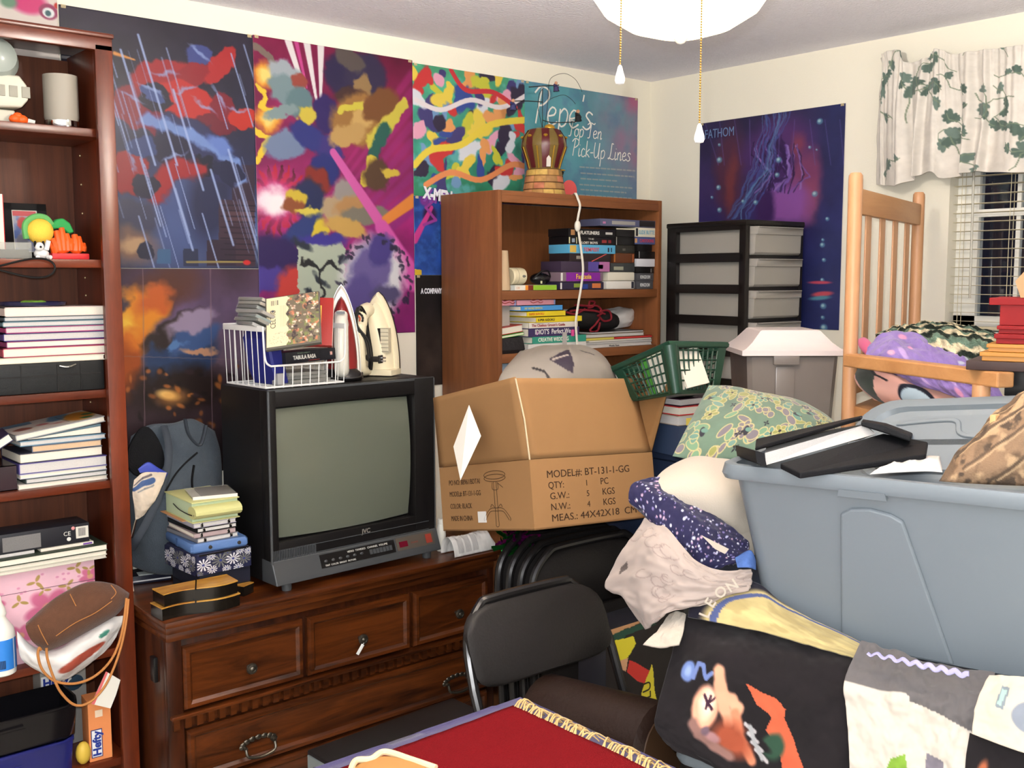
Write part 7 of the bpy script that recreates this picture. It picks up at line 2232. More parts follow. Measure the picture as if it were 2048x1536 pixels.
Lp = lambda px, py, y=LY: (P(px, py, y=y).x - cx, y - LY, P(px, py, y=y).z - ZT)
wi = MB()
wi.tube(curve3([Lp(1085, 258), Lp(1085, 220), Lp(1085, 178)], 12), 0.0014, 6)
wi.tube(curve3([Lp(1085, 258), Lp(1080, 235), Lp(1076, 215), Lp(1078, 190), Lp(1085, 178)], 20), 0.0011, 6)
wi.tube(curve3([Lp(1088, 258), Lp(1092, 235), Lp(1096, 200), Lp(1098, 165), Lp(1108, 152), Lp(1130, 147), Lp(1150, 158), Lp(1161, 176), Lp(1164, 184)], 40), 0.0009, 6)
wi.tube(curve3([Lp(1098, 200), Lp(1110, 194), Lp(1128, 190), Lp(1142, 198), Lp(1151, 208)], 24), 0.0009, 6)
wi.tube([Lp(1058, 174), Lp(1118, 170)], 0.0018, 6)
wi.tube(curve3([Lp(1030, 202), Lp(1055, 202), Lp(1085, 204)], 12), 0.0018, 6)
wi.tube(curve3([Lp(1085, 240), Lp(1105, 245), Lp(1150, 244)], 12), 0.0018, 6)
wi.build('wire_mobile', M_wirek, lm)
M_fig = mat('figure_black', (28, 26, 34), 0.6)
for (px, py, sc, cc) in ((1112, 172, 0.9, (60, 56, 96)), (1026, 208, 1.0, (54, 54, 100)), (1156, 230, 1.1, (30, 28, 32))):
 c_ = Vector(Lp(px, py))
 b_ = MB()
 b_.lathe([(0.0, -0.022), (0.012, -0.022), (0.006, 0.004), (0.0, 0.006)], c_, 12, M=Matrix.Scale(sc, 4))
 b_.tube([c_ + Vector((-0.018, -0.008, 0.002)) * sc, c_ + Vector((0, -0.004, 0.0)) * sc, c_ + Vector((0.016, 0.004, -0.006)) * sc], 0.0045 * sc, 6)
 f_ = b_.build('figurine', cm(cc, 0.6), lm)
 MB().ball(c_ + Vector((0, 0, 0.012)) * sc, 0.007 * sc, n=10).build('head', cm((190, 140, 110), 0.6), f_)
 MB().loft([[c_ + Vector(v) * sc for v in r] for r in (((-0.006, 0.004, 0.008), (0.010, 0.006, 0.008), (0.010, 0.009, 0.008), (-0.006, 0.008, 0.008)), ((-0.004, 0.008, -0.024), (0.034, 0.014, -0.016), (0.034, 0.017, -0.016), (-0.004, 0.012, -0.024)))]).build('cape', M_fig, f_)
pc_ = MB()
cpts = [P(a, b, y=c_) for a, b, c_ in ((1122, 378, -0.20), (1145, 384, -0.27), (1151, 389, -0.342), (1156, 398, -0.350), (1160, 412, -0.351), (1157, 430, -0.351), (1155, 446, -0.351), (1158, 470, -0.351), (1163, 505, -0.351), (1166, 540, -0.351), (1162, 575, -0.351), (1157, 605, -0.351), (1152, 640, -0.351), (1153, 670, -0.351), (1157, 705, -0.352), (1165, 730, -0.354))]
cpts[0].z = cpts[1].z = ZT + 0.004
cpts[2].z = ZT + 0.003
M_cord = mat('white_cord', (222, 216, 202), 0.5)
pc_.tube(curve3(cpts, 120), 0.0052, 8, flat=0.6)
pc = pc_.build('power_cord', M_cord, lm, wc=True)
c_ = P(1155, 452, y=-0.357)
MB().ball(c_, 0.020, (0.66, 0.5, 1.05), 16).build('inline_switch', M_cord, pc, wc=True)
p = P(1139, 372, y=-0.10)
rp_ = T('fan', 'red oval paper fan propped behind the brick base', 'fan', (p.x, -0.10, ZT))
MB().lathe([(0.0, -0.001), (0.040, -0.001), (0.040, 0.001), (0, 0.001)], (0.0, 0, 0.040), 32, M=Matrix.Rotation(math.radians(90), 4, 'X'), sy=1.0).build('blade', cm((216, 90, 88), 0.5), rp_)
bw_ = T('figurine', 'slim black statuette standing behind the lamp body', 'statuette', (P(1126, 372, y=-0.085).x, -0.075, ZT))
MB().lathe([(0.010, 0.0), (0.012, 0.004), (0.006, 0.02), (0.009, 0.06), (0.007, 0.10), (0.012, 0.112), (0.0, 0.116)], n=14).build('body', M_black, bw_)
MB().lathe([(0.0, 0.0), (0.016, 0.002), (0.015, 0.006), (0, 0.010)], (0, 0, 0.114), 14).build('cap', M_gilt, bw_)
# ================================================================== the heap in the middle and right of the room
def PD(px, py, d):
 return P(px, py, d=d)
def rowsD(rows):
 return [[P(a, b, d=c) for a, b, c in r] for r in rows]
def cloth(name, rows, nu, nv, m, lab, cat, canvas=None, thick=0.004, wr=0.006, wcell=14, seed=1, group=None, parent=None):
 return surf(name, grid_points(rowsD(rows), nu, nv), m, parent, canvas, thick=thick, wr=wr, wcell=wcell, seed=seed, label=lab, cat=cat, group=group)
# ---- navy chest under the corner clutter and big hidden carriers
M_navy = mat('navy_vinyl_chest', (34, 44, 66), 0.5, 0.3, bump=0.1, bscale=200)
ch = T('storage_chest', 'dark navy storage chest under the green basket and the floral cushion', 'chest', (-0.885, -1.075, 0))
MB().bx(-0.335, 0.45, -0.21, 0.21, 0, 1.075, bev=0.01).build('body', M_navy, ch)
MB().bx(-0.34, 0.455, -0.215, 0.215, 1.077, 1.10, bev=0.006).build('lid', M_navy, ch)
zc = 1.1008
nb_ = T('box', 'small dark navy box at the front left corner of the chest', 'box', (-1.185, -1.19, zc), (0, 0, math.radians(-6)))
MB().bx(-0.07, 0.10, -0.075, 0.08, 0, 0.085, bev=0.003).build('body', cm((40, 54, 78), 0.5), nb_)
z = zc + 0.0858
for k, (lab, h, cc, pg_) in enumerate((('beige paper ream on the small navy box', 0.026, (190, 176, 160), PAGE2), ('white paper block with red cover on the small navy box', 0.024, (206, 40, 44), PAGE), ('dark magenta and black folder under the green basket', 0.020, (52, 24, 44), PAGE2))):
 book(lab, (-1.165 + 0.01 * k, -1.185 + 0.012 * k, z), (0.165, 0.15, h), math.radians(-8 + 3 * k), cc, pg_, '+y', name='paper_block' if k < 2 else 'folder', cat='paper' if k < 2 else 'folder')
 z += h + 0.0006
MB().bx(-0.02, 0.02, -0.001, 0.001, 0, 0.020).build('sticky_note', cm((220, 196, 90), 0.5), None, label='yellow sticky note on the beige paper ream', cat='sticky note')
o_ = bpy.data.objects['sticky_note']
o_.location = (-1.215, -1.262, zc + 0.0866)
o_.rotation_euler = (0, 0, math.radians(-8))
WM[o_.name] = frame(o_.location, o_.rotation_euler)
# ---- green openwork basket, one corner to the camera
K, KB = PD(1338, 688, 2.80), PD(1352, 786, 2.80)
L, LB = PD(1226, 738, 2.98), PD(1266, 800, 2.95)
R, RB = PD(1452, 690, 2.97), PD(1436, 782, 2.93)
B_, BB = L + R - K, LB + RB - KB
M_grn = mat('green_plastic', (14, 50, 36), 0.35, 0.5)
gb_ = T('plastic_basket', 'dark green openwork plastic basket tilted on the chest', 'basket', (K + L + R + B_) / 4 * 1.0 - Vector((0, 0, K.z - KB.z)))
def grid_wall(mb, a, b, c, d, nx, ny, u0=0.0, u1=1.0):
 """bars on the quad a-b (rim) d-c (foot)"""
 f = lambda u, v: a.lerp(b, u).lerp(d.lerp(c, u), v)
 for i in range(nx + 1):
  u = u0 + (u1 - u0) * i / nx
  mb.tube([f(u, 0.08), f(u, 0.96)], 0.0026, 6)
 for j in range(ny + 1):
  v = 0.12 + 0.84 * j / ny
  mb.tube([f(u0, v), f(u1, v)], 0.0026, 6)
for (a, b, c, d) in ((L, K, KB, LB), (K, R, RB, KB), (R, B_, BB, RB), (B_, L, LB, BB)):
 m_ = MB()
 grid_wall(m_, a, b, c, d, 8, 4, 0.14, 0.86)
 for s, t in ((0.0, 0.14), (0.86, 1.0)):
  p0, p1, q0, q1 = a.lerp(b, s), a.lerp(b, t), d.lerp(c, s), d.lerp(c, t)
  n = (b - a).cross(d - a).normalized() * 0.003
  m_.hexa([q0 - n, q1 - n, q1 + n, q0 + n, p0 - n, p1 - n, p1 + n, p0 + n])
 m_.build('side', M_grn, gb_, wc=True, smooth=0)
MB().tube([L, K, R, B_], 0.0095, 8, closed=True).build('rim', M_grn, gb_, wc=True)
MB().tube([K.lerp(KB, 0.02), K.lerp(KB, 0.5), KB], [0.020, 0.017, 0.014], 12).build('corner_post', M_grn, gb_, wc=True)
n_ = Vector((0, 0, 0.004))
MB().hexa([LB - n_, KB - n_, RB - n_, BB - n_, LB + n_, KB + n_, RB + n_, BB + n_]).build('floor', M_grn, gb_, wc=True, smooth=0)
for (lab, f0, f1, cc, g0) in (('white carton with a green end standing in the left of the green basket', 0.12, 0.55, (206, 202, 190), True), ('white carton in the right of the green basket', 0.6, 0.9, (212, 206, 192), False)):
 e1 = (K - L).normalized()
 e2 = (R - K).normalized()
 o3 = LB + (KB - LB) * 0.30 + (RB - KB) * 0.14 if g0 else KB + (RB - KB) * 0.22 + (LB - KB) * 0.12
 up3 = ((K - KB) + (L - LB)).normalized()
 w3, d3, h3_ = (0.115, 0.03, 0.105) if g0 else (0.03, 0.085, 0.105)
 t_ = T('carton', lab, 'box', o3 + Vector((0, 0, 0.006)), axes(e1, up3))
 MB().bx(0, w3 if g0 else 0.03, 0.0, d3 if g0 else 0.09, 0, h3_, bev=0.001).build('body', cm(cc, 0.5), t_, smooth=0)
 if g0:
  MB().bx(-0.001, 0.028, -0.001, 0.031, 0, h3_ + 0.001).build('green_end', cm((70, 140, 56), 0.5), t_, smooth=0)
# ---- clear bin with white lid
bx0, bx1 = PD(1487, 706, 3.0), PD(1690, 712, 3.0)
e = (bx1 - bx0)
e.z = 0
wB = e.length
tb_ = T('storage_bin', 'translucent grey storage bin with a raised white lid on the chest', 'storage bin', (bx0.x, bx0.y, zc), axes(e))
hB = bx0.z - zc
M_frost = mat('frosted_bin', (116, 108, 103), 0.25, 0.4, alpha=0.93)
rg = lambda s, z_: [(wB / 2 + (x_ - wB / 2) * s, 0.14 + (y_ - 0.14) * s, z_) for x_, y_ in ((0.012, 0.02), (0.025, 0.008), (wB - 0.025, 0.008), (wB - 0.012, 0.02), (wB - 0.012, 0.26), (wB - 0.025, 0.272), (0.025, 0.272), (0.012, 0.26))]
MB().loft([rg(0.86, 0.0), rg(0.87, 0.006), rg(0.985, hB - 0.012)]).build('bin', M_frost, tb_, smooth=30)
MB().bx(wB * 0.3, wB * 0.55, -0.004, 0.03, hB - 0.034, hB - 0.008, bev=0.002).build('latch', M_frost, tb_)
MB().bx(wB * 0.33, wB * 0.52, 0.0085, 0.02, 0.05, hB - 0.04, bev=0.004).build('front_panel', M_frost, tb_)
M_lid = mat('lid_white', (206, 194, 192), 0.35, 0.4)
lr = lambda i, z_: [(i * 1.0, i * 0.8, z_), (wB - i, i * 0.8, z_), (wB - i, 0.28 - i * 0.8, z_), (i, 0.28 - i * 0.8, z_)]
MB().loft([lr(0.003, hB - 0.010), lr(-0.004, hB - 0.008), lr(-0.004, hB + 0.006), lr(0.010, hB + 0.012), lr(0.030, hB + 0.028), lr(0.058, hB + 0.060), lr(0.064, hB + 0.063)]).build('lid', M_lid, tb_, smooth=20)
# ---- flowered cushion
fc = Canvas(260, 165, (106, 130, 112))
fc.shade(20, 2, 0.08)
rf = random.Random(5)
CRM, TEAL, OLV, LAV, CHR = (196, 184, 132), (104, 146, 132), (150, 152, 90), (128, 120, 128), (40, 40, 50)
def outl(cv, u, v, ru, rv, c, a=0.0):
 cv.ell(u, v, ru + 0.010, rv + 0.010, CRM, a, 0.1)
 cv.ell(u, v, ru, rv, c, a, 0.1)
for k in range(130):
 u, v = rf.uniform(0, 1.6), rf.uniform(0, 1)
 outl(fc, u, v, rf.uniform(0.03, 0.075), rf.uniform(0.022, 0.045), rf.choice([TEAL, OLV, LAV, (120, 156, 124), (116, 152, 140), LAV]), rf.uniform(0, 3.1))
for k in range(20):
 u, v, a = rf.uniform(0.05, 1.55), rf.uniform(0.08, 0.95), rf.uniform(0, 6.28)
 c_ = rf.choice([OLV, LAV, TEAL])
 for q in range(5):
  b = a + q * 1.2566
  outl(fc, u + math.cos(b) * 0.04, v + math.sin(b) * 0.04, 0.029, 0.02, c_, b)
 fc.ell(u, v, 0.016, 0.016, CHR, 0, 0.3)
for k in range(16):
 u, v, a = rf.uniform(0, 1.6), rf.uniform(0, 1), rf.uniform(0, 6.28)
 for q in range(4):
  b = a + q * 1.57
  fc.ell(u + math.cos(b) * 0.019, v + math.sin(b) * 0.019, 0.015, 0.008, CHR, b, 0.4)
for k in range(9):
 u, v = rf.uniform(0, 1.6), rf.uniform(0, 1)
 fc.ell(u, v, 0.05, 0.026, CHR, rf.uniform(0, 3), 0.2)
 fc.ell(u + 0.015, v - 0.01, 0.035, 0.02, TEAL, 0.4, 0.2)
fc.a *= 0.84
cu_ = cushion('cushion', rowsD([[(1418, 770, 2.82), (1462, 775, 2.82), (1520, 790, 2.80), (1600, 808, 2.78), (1674, 848, 2.74)],
        [(1392, 820, 2.70), (1450, 825, 2.68), (1520, 830, 2.68), (1600, 845, 2.66), (1672, 862, 2.66)],
        [(1366, 870, 2.60), (1425, 870, 2.58), (1510, 875, 2.58), (1590, 880, 2.58), (1660, 880, 2.60)],
        [(1345, 912, 2.52), (1400, 920, 2.50), (1480, 918, 2.50), (1570, 910, 2.52), (1640, 900, 2.55)]]), 260, 165, 0.045, painted('printed_cotton', 0.85), None, fc, wr=0.005, wcell=60, seed=3, power=0.6,
    label='green and lavender flowered cushion propped in front of the clear bin', cat='cushion')
# ---- cardboard box with raised flaps
M_card = mat('cardboard', (144, 108, 71), 0.8, 0.15, var=0.06, vscale=12)
M_cardi = mat('cardboard_inside', (134, 99, 63), 0.85, 0.1, var=0.08, vscale=12)
M_print = mat('carton_ink', (58, 42, 30), 0.8, 0.1)
RB_ = Euler((math.radians(-11.1), math.radians(3.3), math.radians(-3.3))).to_matrix()
cbx = T('cardboard_box', 'open brown cardboard box with black printing and raised flaps', 'box', (-1.747, -1.197, 0.959), RB_)
W, D, H = 0.44, 0.42, 0.18
MB().bx(0, W, 0, D, 0, 0.004).build('bottom', M_card, cbx, smooth=0)
t4 = 0.004
fw_o = MB().bx(0, W, 0, t4, 0, H).build('front_wall', M_card, cbx, smooth=0)
lw_o = MB().bx(0, t4, t4, D - t4, 0, H).build('left_wall', M_card, cbx, smooth=0)
MB().bx(W - t4, W, t4, D - t4, 0, H).build('right_wall', M_card, cbx, smooth=0)
MB().bx(0, W, D - t4, D, 0, H).build('back_wall', M_card, cbx, smooth=0)
Cm = WM[cbx.name].inverted()
def flap(name, corners, m=M_card):
 return surf(name, quad(corners[3], corners[2], corners[1], corners[0], 14, 14), m, cbx, thick=0.0035)
Wc = WM[cbx.name]
fl, fr_, bl_, br_ = (Wc @ Vector(v) for v in ((0, 0, H + 0.001), (W, 0, H + 0.001), (0, D, H + 0.001), (W, D, H + 0.001)))
flap('front_flap', [fl, fr_, PD(1266, 757, 2.98), PD(1031, 756, 2.66)])
flap('left_flap', [bl_, fl, PD(1029, 754, 2.655), PD(866, 796, 2.93)])
flap('right_flap', [fr_, br_, PD(1268, 795, 3.0), PD(1342, 759, 2.86)], M_cardi)
tp_ = MB()
a, b = Cm @ PD(1031, 757, 2.648), Cm @ (fl + Vector((-0.002, -0.004, 0)))
tp_.tube([a, a.lerp(b, 0.5) + Vector((0.004, -0.002, 0)), b], 0.003, 6, flat=0.4)
tp_.build('tape_strip', mat('shiny_tape', (226, 206, 170), 0.1, 0.6), cbx)
for (x, y, s, sz, ft) in ((0.052, 0.130, 'MODEL#: BT-131-1-GG', 0.027, 0.292), (0.055, 0.102, 'QTY:', 0.025, 0.052), (0.182, 0.102, '1', 0.022, None), (0.236, 0.102, 'PC', 0.025, None), (0.058, 0.074, 'G.W.:', 0.025, 0.064), (0.184, 0.074, '5', 0.022, None), (0.240, 0.074, 'KGS', 0.025, None),
       (0.058, 0.046, 'N.W.:', 0.025, 0.064), (0.184, 0.046, '4', 0.022, None), (0.240, 0.046, 'KGS', 0.025, None), (0.058, 0.017, 'MEAS.: 44X42X18  CM', 0.026, 0.300)):
 text(s, sz, M_print, fw_o, plane_M((x, -0.0006, y), (1, 0, 0), (0, 0, 1)), fit=ft, ext=0.0002)
for (y, s) in ((0.128, 'PO NO: 88961/BDTAI'), (0.096, 'MODEL#: BT-131-1-GG'), (0.062, 'COLOR: BLACK'), (0.028, 'MADE IN CHINA')):
 text(s, 0.020, M_print, lw_o, plane_M((-0.0006, 0.375, y), (0, -1, 0), (0, 0, 1)), fit=0.15 if len(s) > 14 else 0.105, ext=0.0002)
# line drawing of a stool
sk = MB()
yo, zo = 0.155, 0.0
L2 = lambda y, z: (-0.0008, yo + y, zo + z)
for rz_, zz in ((0.011, 0.148), (0.010, 0.140)):
 sk.tube([L2(0.048 * math.cos(t), zz + rz_ * math.sin(t)) for t in [k / 24 * 2 * PI for k in range(24)]], 0.0007, 4, closed=True)
for seg in (((0.006, 0.13), (0.006, 0.03)), ((-0.006, 0.13), (-0.006, 0.03)), ((0.012, 0.128), (0.012, 0.11), (-0.012, 0.11), (-0.012, 0.128)), ((-0.012, 0.126), (-0.034, 0.114)), ((0, 0.06), (0.03, 0.058), (0.058, 0.034), (0.058, 0.026)), ((0, 0.052), (0.03, 0.05), (0.052, 0.028)),
   ((0, 0.06), (-0.03, 0.058), (-0.058, 0.034), (-0.058, 0.026)), ((0, 0.052), (-0.03, 0.05), (-0.052, 0.028)), ((-0.006, 0.03), (-0.006, 0.012), (0.006, 0.012), (0.006, 0.03)), ((0.006, 0.06), (0.02, 0.07), (0.026, 0.062)), ((-0.006, 0.06), (-0.02, 0.07), (-0.026, 0.062))):
 sk.tube(curve3([L2(*q) for q in seg], 10) if len(seg) > 2 else [L2(*q) for q in seg], 0.0007, 4)
sk.build('stool_drawing', M_print, lw_o)
MB().bx(-0.0012, 0.0, 0.205, 0.243, 0.022, 0.052).build('barcode_sticker', cm((206, 204, 200), 0.5), lw_o, smooth=0)
pl_ = [PD(942, 810, 2.78), PD(966, 872, 2.74), PD(925, 960, 2.75), PD(911, 893, 2.80)]
q = [Cm @ v for v in pl_]
MB().prism([v + Vector((-0.006, 0, 0)) for v in q], (-0.0008, 0, 0)).build('paper_pouch', mat('white_paper', (222, 218, 208), 0.4), cbx, smooth=0)
# grey bag inside
bcv = Canvas(120, 60, (122, 115, 107))
bcv.shade(30, 7, 0.06)
bcv.poly([(0.74, 0.62), (1.02, 0.38), (1.08, 0.68), (1.06, 0.78)], (44, 36, 48))
bcv.seg(0.80, 0.62, 1.0, 0.55, 0.015, (150, 140, 130), 0.4)
bcv.path([(0.50, 0.70), (0.68, 0.76), (0.86, 0.98)], 0.014, (30, 26, 28), 0.3)
bcv.path([(1.24, 0.34), (1.40, 0.38), (1.48, 0.42)], 0.014, (50, 44, 46), 0.4)
cushion('tote_bag', rowsD([[(1040, 702, 2.98), (1090, 694, 3.02), (1140, 692, 3.04), (1185, 700, 3.06), (1205, 712, 3.06)], [(1004, 745, 2.84), (1072, 730, 2.88), (1140, 726, 2.90), (1200, 735, 2.96), (1228, 750, 3.02)],
       [(992, 780, 2.80), (1066, 790, 2.80), (1140, 790, 2.84), (1210, 795, 2.94), (1242, 790, 3.0)]]), 120, 60, 0.02, painted('nylon', 0.5, 0.3), None, bcv, wr=0.006, wcell=26, seed=5, back=0.01,
  label='grey nylon bag with dark emblem stuffed in the cardboard box', cat='bag')
MB().tube(curve3([PD(1210, 728, 3.02), PD(1222, 740, 3.03), PD(1238, 758, 3.02), PD(1246, 775, 3.0)], 14), 0.005, 8).build('white_cord', M_cord, None, reorigin=True, label='short white cord hanging beside the grey bag', cat='cord')
# tinsel
for (nm, px, py, cc, lab) in (('tinsel', 1040, 1082, (30, 120, 50), 'bunch of shiny green tinsel under the cardboard box'), ('tinsel', 1050, 1072, (170, 30, 150), 'bunch of shiny magenta tinsel under the cardboard box')):
 c_ = P(px - 12, py, y=-0.955)
 m_ = MB()
 for k in range(90):
  d_ = Vector((rr.gauss(0, 1), rr.gauss(0, 1), rr.gauss(0, 1))).normalized() * rr.uniform(0.03, 0.065)
  s_ = d_.orthogonal().normalized() * 0.005
  a_ = c_ + Vector((rr.gauss(0, 0.014), rr.gauss(0, 0.014), rr.gauss(0, 0.008)))
  m_.bm.faces.new([m_.bm.verts.new(v) for v in (a_ - s_, a_ + s_, a_ + d_ + s_, a_ + d_ - s_)])
 m_.build(nm, mat('foil_%d' % cc[0], cc, 0.15, 0.6, metal=0.9), None, reorigin=True, smooth=0, label=lab, cat='tinsel')
# ---- folding chairs: three folded flat, one open
M_steel = mat('chair_tube', (30, 28, 28), 0.25, 0.5, metal=0.3)
M_vin = mat('chair_vinyl', (26, 23, 22), 0.5, 0.3, bump=0.1, bscale=150)
def folding_chair(lab, loc, rot, open_, group):
 t = T('folding_chair', lab, 'chair', loc, rot, group)
 w2, r = 0.212 if open_ else 0.225, 0.0115
 top, ft_y = (0.87, -0.36) if open_ else (0.868, -0.02)
 fy = lambda z_: ft_y * (1 - z_ / top)
 arc = [(-w2, fy(0.0), 0.0), (-w2, fy(top * 0.6), top * 0.6), (-w2, fy(top - 0.17), top - 0.17)]
 arc += curve3([(-w2, fy(top - 0.17), top - 0.17), (-w2 + 0.015, fy(top - 0.07), top - 0.07), (-w2 + 0.07, 0, top - 0.012), (-0.10, 0, top), (0.10, 0, top), (w2 - 0.07, 0, top - 0.012), (w2 - 0.015, fy(top - 0.07), top - 0.07), (w2, fy(top - 0.17), top - 0.17)], 56)[1:]
 arc += [(w2, fy(top * 0.6), top * 0.6), (w2, fy(0.0), 0.0)]
 MB().tube(arc, r, 10).build('frame_tube', M_steel, t)
 pad = []
 for (s, dy) in ((0.93, -0.012), (1.0, -0.004), (1.0, 0.010), (0.93, 0.014)):
  ring = []
  for k in range(28):
   a = k / 28 * 2 * PI
   ca, sa = math.cos(a), math.sin(a)
   x_ = (abs(ca) ** 0.55) * math.copysign(w2 - (0.002 if open_ else 0.018), ca) * s
   z_ = top - (0.090 if open_ else 0.098) + (abs(sa) ** (0.7 if sa > 0 else 0.35)) * math.copysign(0.088, sa) * s
   ring.append((x_, fy(z_) + dy - (0.013 if open_ else 0.0) - 0.02 * (1 - (x_ / w2) ** 2) * (-1), z_))
  pad.append(ring)
 MB().loft(pad).build('backrest', M_vin, t, smooth=60)
 if open_:
  for s in (-1, 1):
   MB().tube([(s * (w2 - 0.03), -0.36, 0.44), (s * (w2 - 0.03), 0.10, 0.0)], r, 10).build('rear_leg', M_steel, t)
  MB().box((0, -0.235, 0.445), (0.40, 0.36, 0.028), bev=0.012).build('seat', M_vin, t)
 else:
  for s in (-1, 1):
   MB().tube([(s * (w2 - 0.03), 0.012, 0.62), (s * (w2 - 0.03), 0.012, 0.0)], r * 0.9, 10).build('rear_leg', M_steel, t)
  MB().box((0, 0.004, 0.50), (0.38, 0.018, 0.36), bev=0.008).build('seat', M_vin, t)
  MB().box((0.165, -0.013, 0.64), (0.05, 0.004, 0.05), bev=0.001).build('hinge_plate', M_steel, t)
 return t
g_ = 'folded chairs leaning in a stack'
fcx = P(1064, 1150, y=-1.13).x + 0.236
tilt = (math.radians(-3), 0, math.radians(-1.5))
c1 = folding_chair('front folded black folding chair of the leaning stack', (fcx, -1.15, 0.002), tilt, False, g_)
for k, lab in ((1, 'second black folding chair of the folded stack'), (2, 'third black folding chair from the front of the folded stack'), (3, 'rearmost black folding chair of the folded stack')):
 dup(c1, (fcx - 0.003 * k, -1.15 + 0.042 * k, 0.002 + 0.004 * k), tilt, lab, g_)
ocx = -0.012 + (P(928, 1290, y=-1.36).x + P(1197, 1240, y=-1.36).x) / 2
folding_chair('open black folding chair drawn up to the red covered table', (ocx, -1.345, 0.0), (0, 0, math.radians(-1.0)), True, None)
# ---- desktop computer between table and dresser
pc_t = T('computer_tower', 'black computer tower with a grey port panel in front of the dresser', 'computer', (-2.095, -1.128, 0), (0, 0, math.radians(3)))
MB().bx(-0.222, 0.225, -0.10, 0.10, 0.0, 0.497, bev=0.004).build('case', mat('computer_black', (24, 20, 20), 0.35, 0.4), pc_t)
MB().bx(-0.226, -0.221, -0.092, 0.092, 0.06, 0.488).build('port_panel', mat('galvanised', (128, 136, 136), 0.35, 0.5, metal=0.4), pc_t, smooth=0)
for (y, z_, s) in ((0.055, 0.455, 0.028), (-0.02, 0.43, 0.05)):
 MB().lathe([(0.0, 0), (s * 0.6, 0), (s * 0.6, 0.003), (0, 0.003)], (-0.2285, y, z_), 16, M=Matrix.Rotation(math.radians(90), 4, 'Y')).build('fan_vent' if s > 0.04 else 'power_socket', M_black, pc_t)
MB().bx(-0.2285, -0.226, 0.03, 0.06, 0.415, 0.427).build('red_switch', cm((170, 40, 40), 0.4), pc_t, smooth=0)
MB().bx(0.2245, 0.228, -0.098, 0.098, 0.02, 0.494, bev=0.001).build('front_bezel', cm((96, 92, 90), 0.4), pc_t)
# ---- table with violet cloth and red fringed rug
TZ = 0.70
tE = P(1040, 1402, z=TZ)
tx1, ty1 = tE.x, tE.y
tx0, ty0 = tx1 - 0.95, ty1 - 0.85
tbl = T('table', 'low table with a violet blue cloth in the foreground', 'table', ((tx0 + tx1) / 2, (ty0 + ty1) / 2, 0))
ox, oy = tbl.location.x, tbl.location.y
MB().bx(tx0 - ox, tx1 - ox, ty0 - oy, ty1 - oy, TZ - 0.03, TZ - 0.003, bev=0.006).build('top', W_pine, tbl)
for a in (tx0 + 0.10, tx1 - 0.12):
 for b in (ty0 + 0.10, ty1 - 0.14):
  MB().bx(a - 0.02 - ox, a + 0.02 - ox, b - 0.02 - oy, b + 0.02 - oy, 0, TZ - 0.03).build('leg', W_pinez, tbl)
M_vio = mat('violet_cloth', (78, 72, 104), 0.9, 0.15, bump=0.2, bscale=400, sheen=0.2)
nu, nv = 60, 60
a0, a1, b0, b1 = tx0 - 0.02, tx1 + 0.006, ty0 - 0.02, ty1 + 0.006
us, vs_ = np.linspace(0, 1, nu), np.linspace(0, 1, nv)
G = np.zeros((nv, nu, 3))
ext = 0.10
ux = np.concatenate([np.full(5, a0), np.linspace(a0, a1, nu - 10), np.full(5, a1)])
vy = np.concatenate([np.full(5, b1), np.linspace(b1, b0, nv - 10), np.full(5, b0)])
dx_ = np.concatenate([np.linspace(ext, 0.0, 5), np.zeros(nu - 10), np.linspace(0.0, ext, 5)])
dy_ = np.concatenate([np.linspace(ext, 0.0, 5), np.zeros(nv - 10), np.linspace(0.0, ext, 5)])
G[..., 0] = ux[None, :] + (np.concatenate([-np.linspace(0.006, 0, 5), np.zeros(nu - 10), np.linspace(0, 0.006, 5)]))[None, :]
G[..., 1] = vy[:, None] + (np.concatenate([np.linspace(0.006, 0, 5), np.zeros(nv - 10), -np.linspace(0, 0.006, 5)]))[:, None]
G[..., 2] = TZ + 0.005 - np.maximum(dx_[None, :], dy_[:, None])
surf('tablecloth', G, M_vio, None, None, thick=0.003, wr=0.003, wcell=9, seed=3, label='violet blue cloth covering the foreground table', cat='tablecloth')
M_red = mat('red_weave', (118, 18, 24), 0.95, 0.1, var=0.22, vscale=260, bump=0.6, bscale=420)
r0 = P(1027, 1416, z=TZ + 0.010)
rx1, ry1 = r0.x, r0.y
rug = T('rug', 'red woven rug with cream fringe lying on the violet cloth', 'rug', (rx1 - 0.4, ry1 - 0.4, TZ + 0.009))
Gr = flat((rx1 - 0.80, ry1 - 0.012, TZ + 0.013), (rx1, ry1, TZ + 0.013), (rx1 - 0.80, ry1 - 0.82, TZ + 0.013), 70, 70)
Gr[..., 2] += vnoise(70, 70, 12, 9) * 0.008
Gr[..., 0] += (vnoise(70, 70, 18, 19) - 0.5) * 0.016
surf('weave', Gr, M_red, rug, None, thick=0.004)
fr = MB()
M_fr = mat('fringe_cream', (196, 164, 112), 0.9, 0.1, var=0.3, vscale=80)
for k in range(135):
 y = ry1 - 0.006 - k * 0.0059
 if 36 < k % 58 < 43:
  continue
 a = rr.uniform(-1.1, 1.1)
 L_ = rr.uniform(0.020, 0.048)
 fr.tube(curve3([(rx1 - 0.004, y, TZ + 0.013), (rx1 + L_ * 0.4, y + a * 0.010 + 0.004, TZ + 0.022 + rr.uniform(0, 0.008)), (rx1 + L_ * 0.85, y + a * 0.02 + rr.uniform(-0.008, 0.012), TZ + 0.014), (rx1 + L_, y + a * 0.03 + 0.006, TZ + 0.009)], 9), [0.0019] * 4 + [0.0013] * 6, 6)
fo = fr.build('fringe', M_fr, rug, wc=True, kind='stuff')
h0, h1_, h2_ = P(712, 1530, z=TZ + 0.03), P(770, 1512, z=TZ + 0.035), P(860, 1530, z=TZ + 0.03)
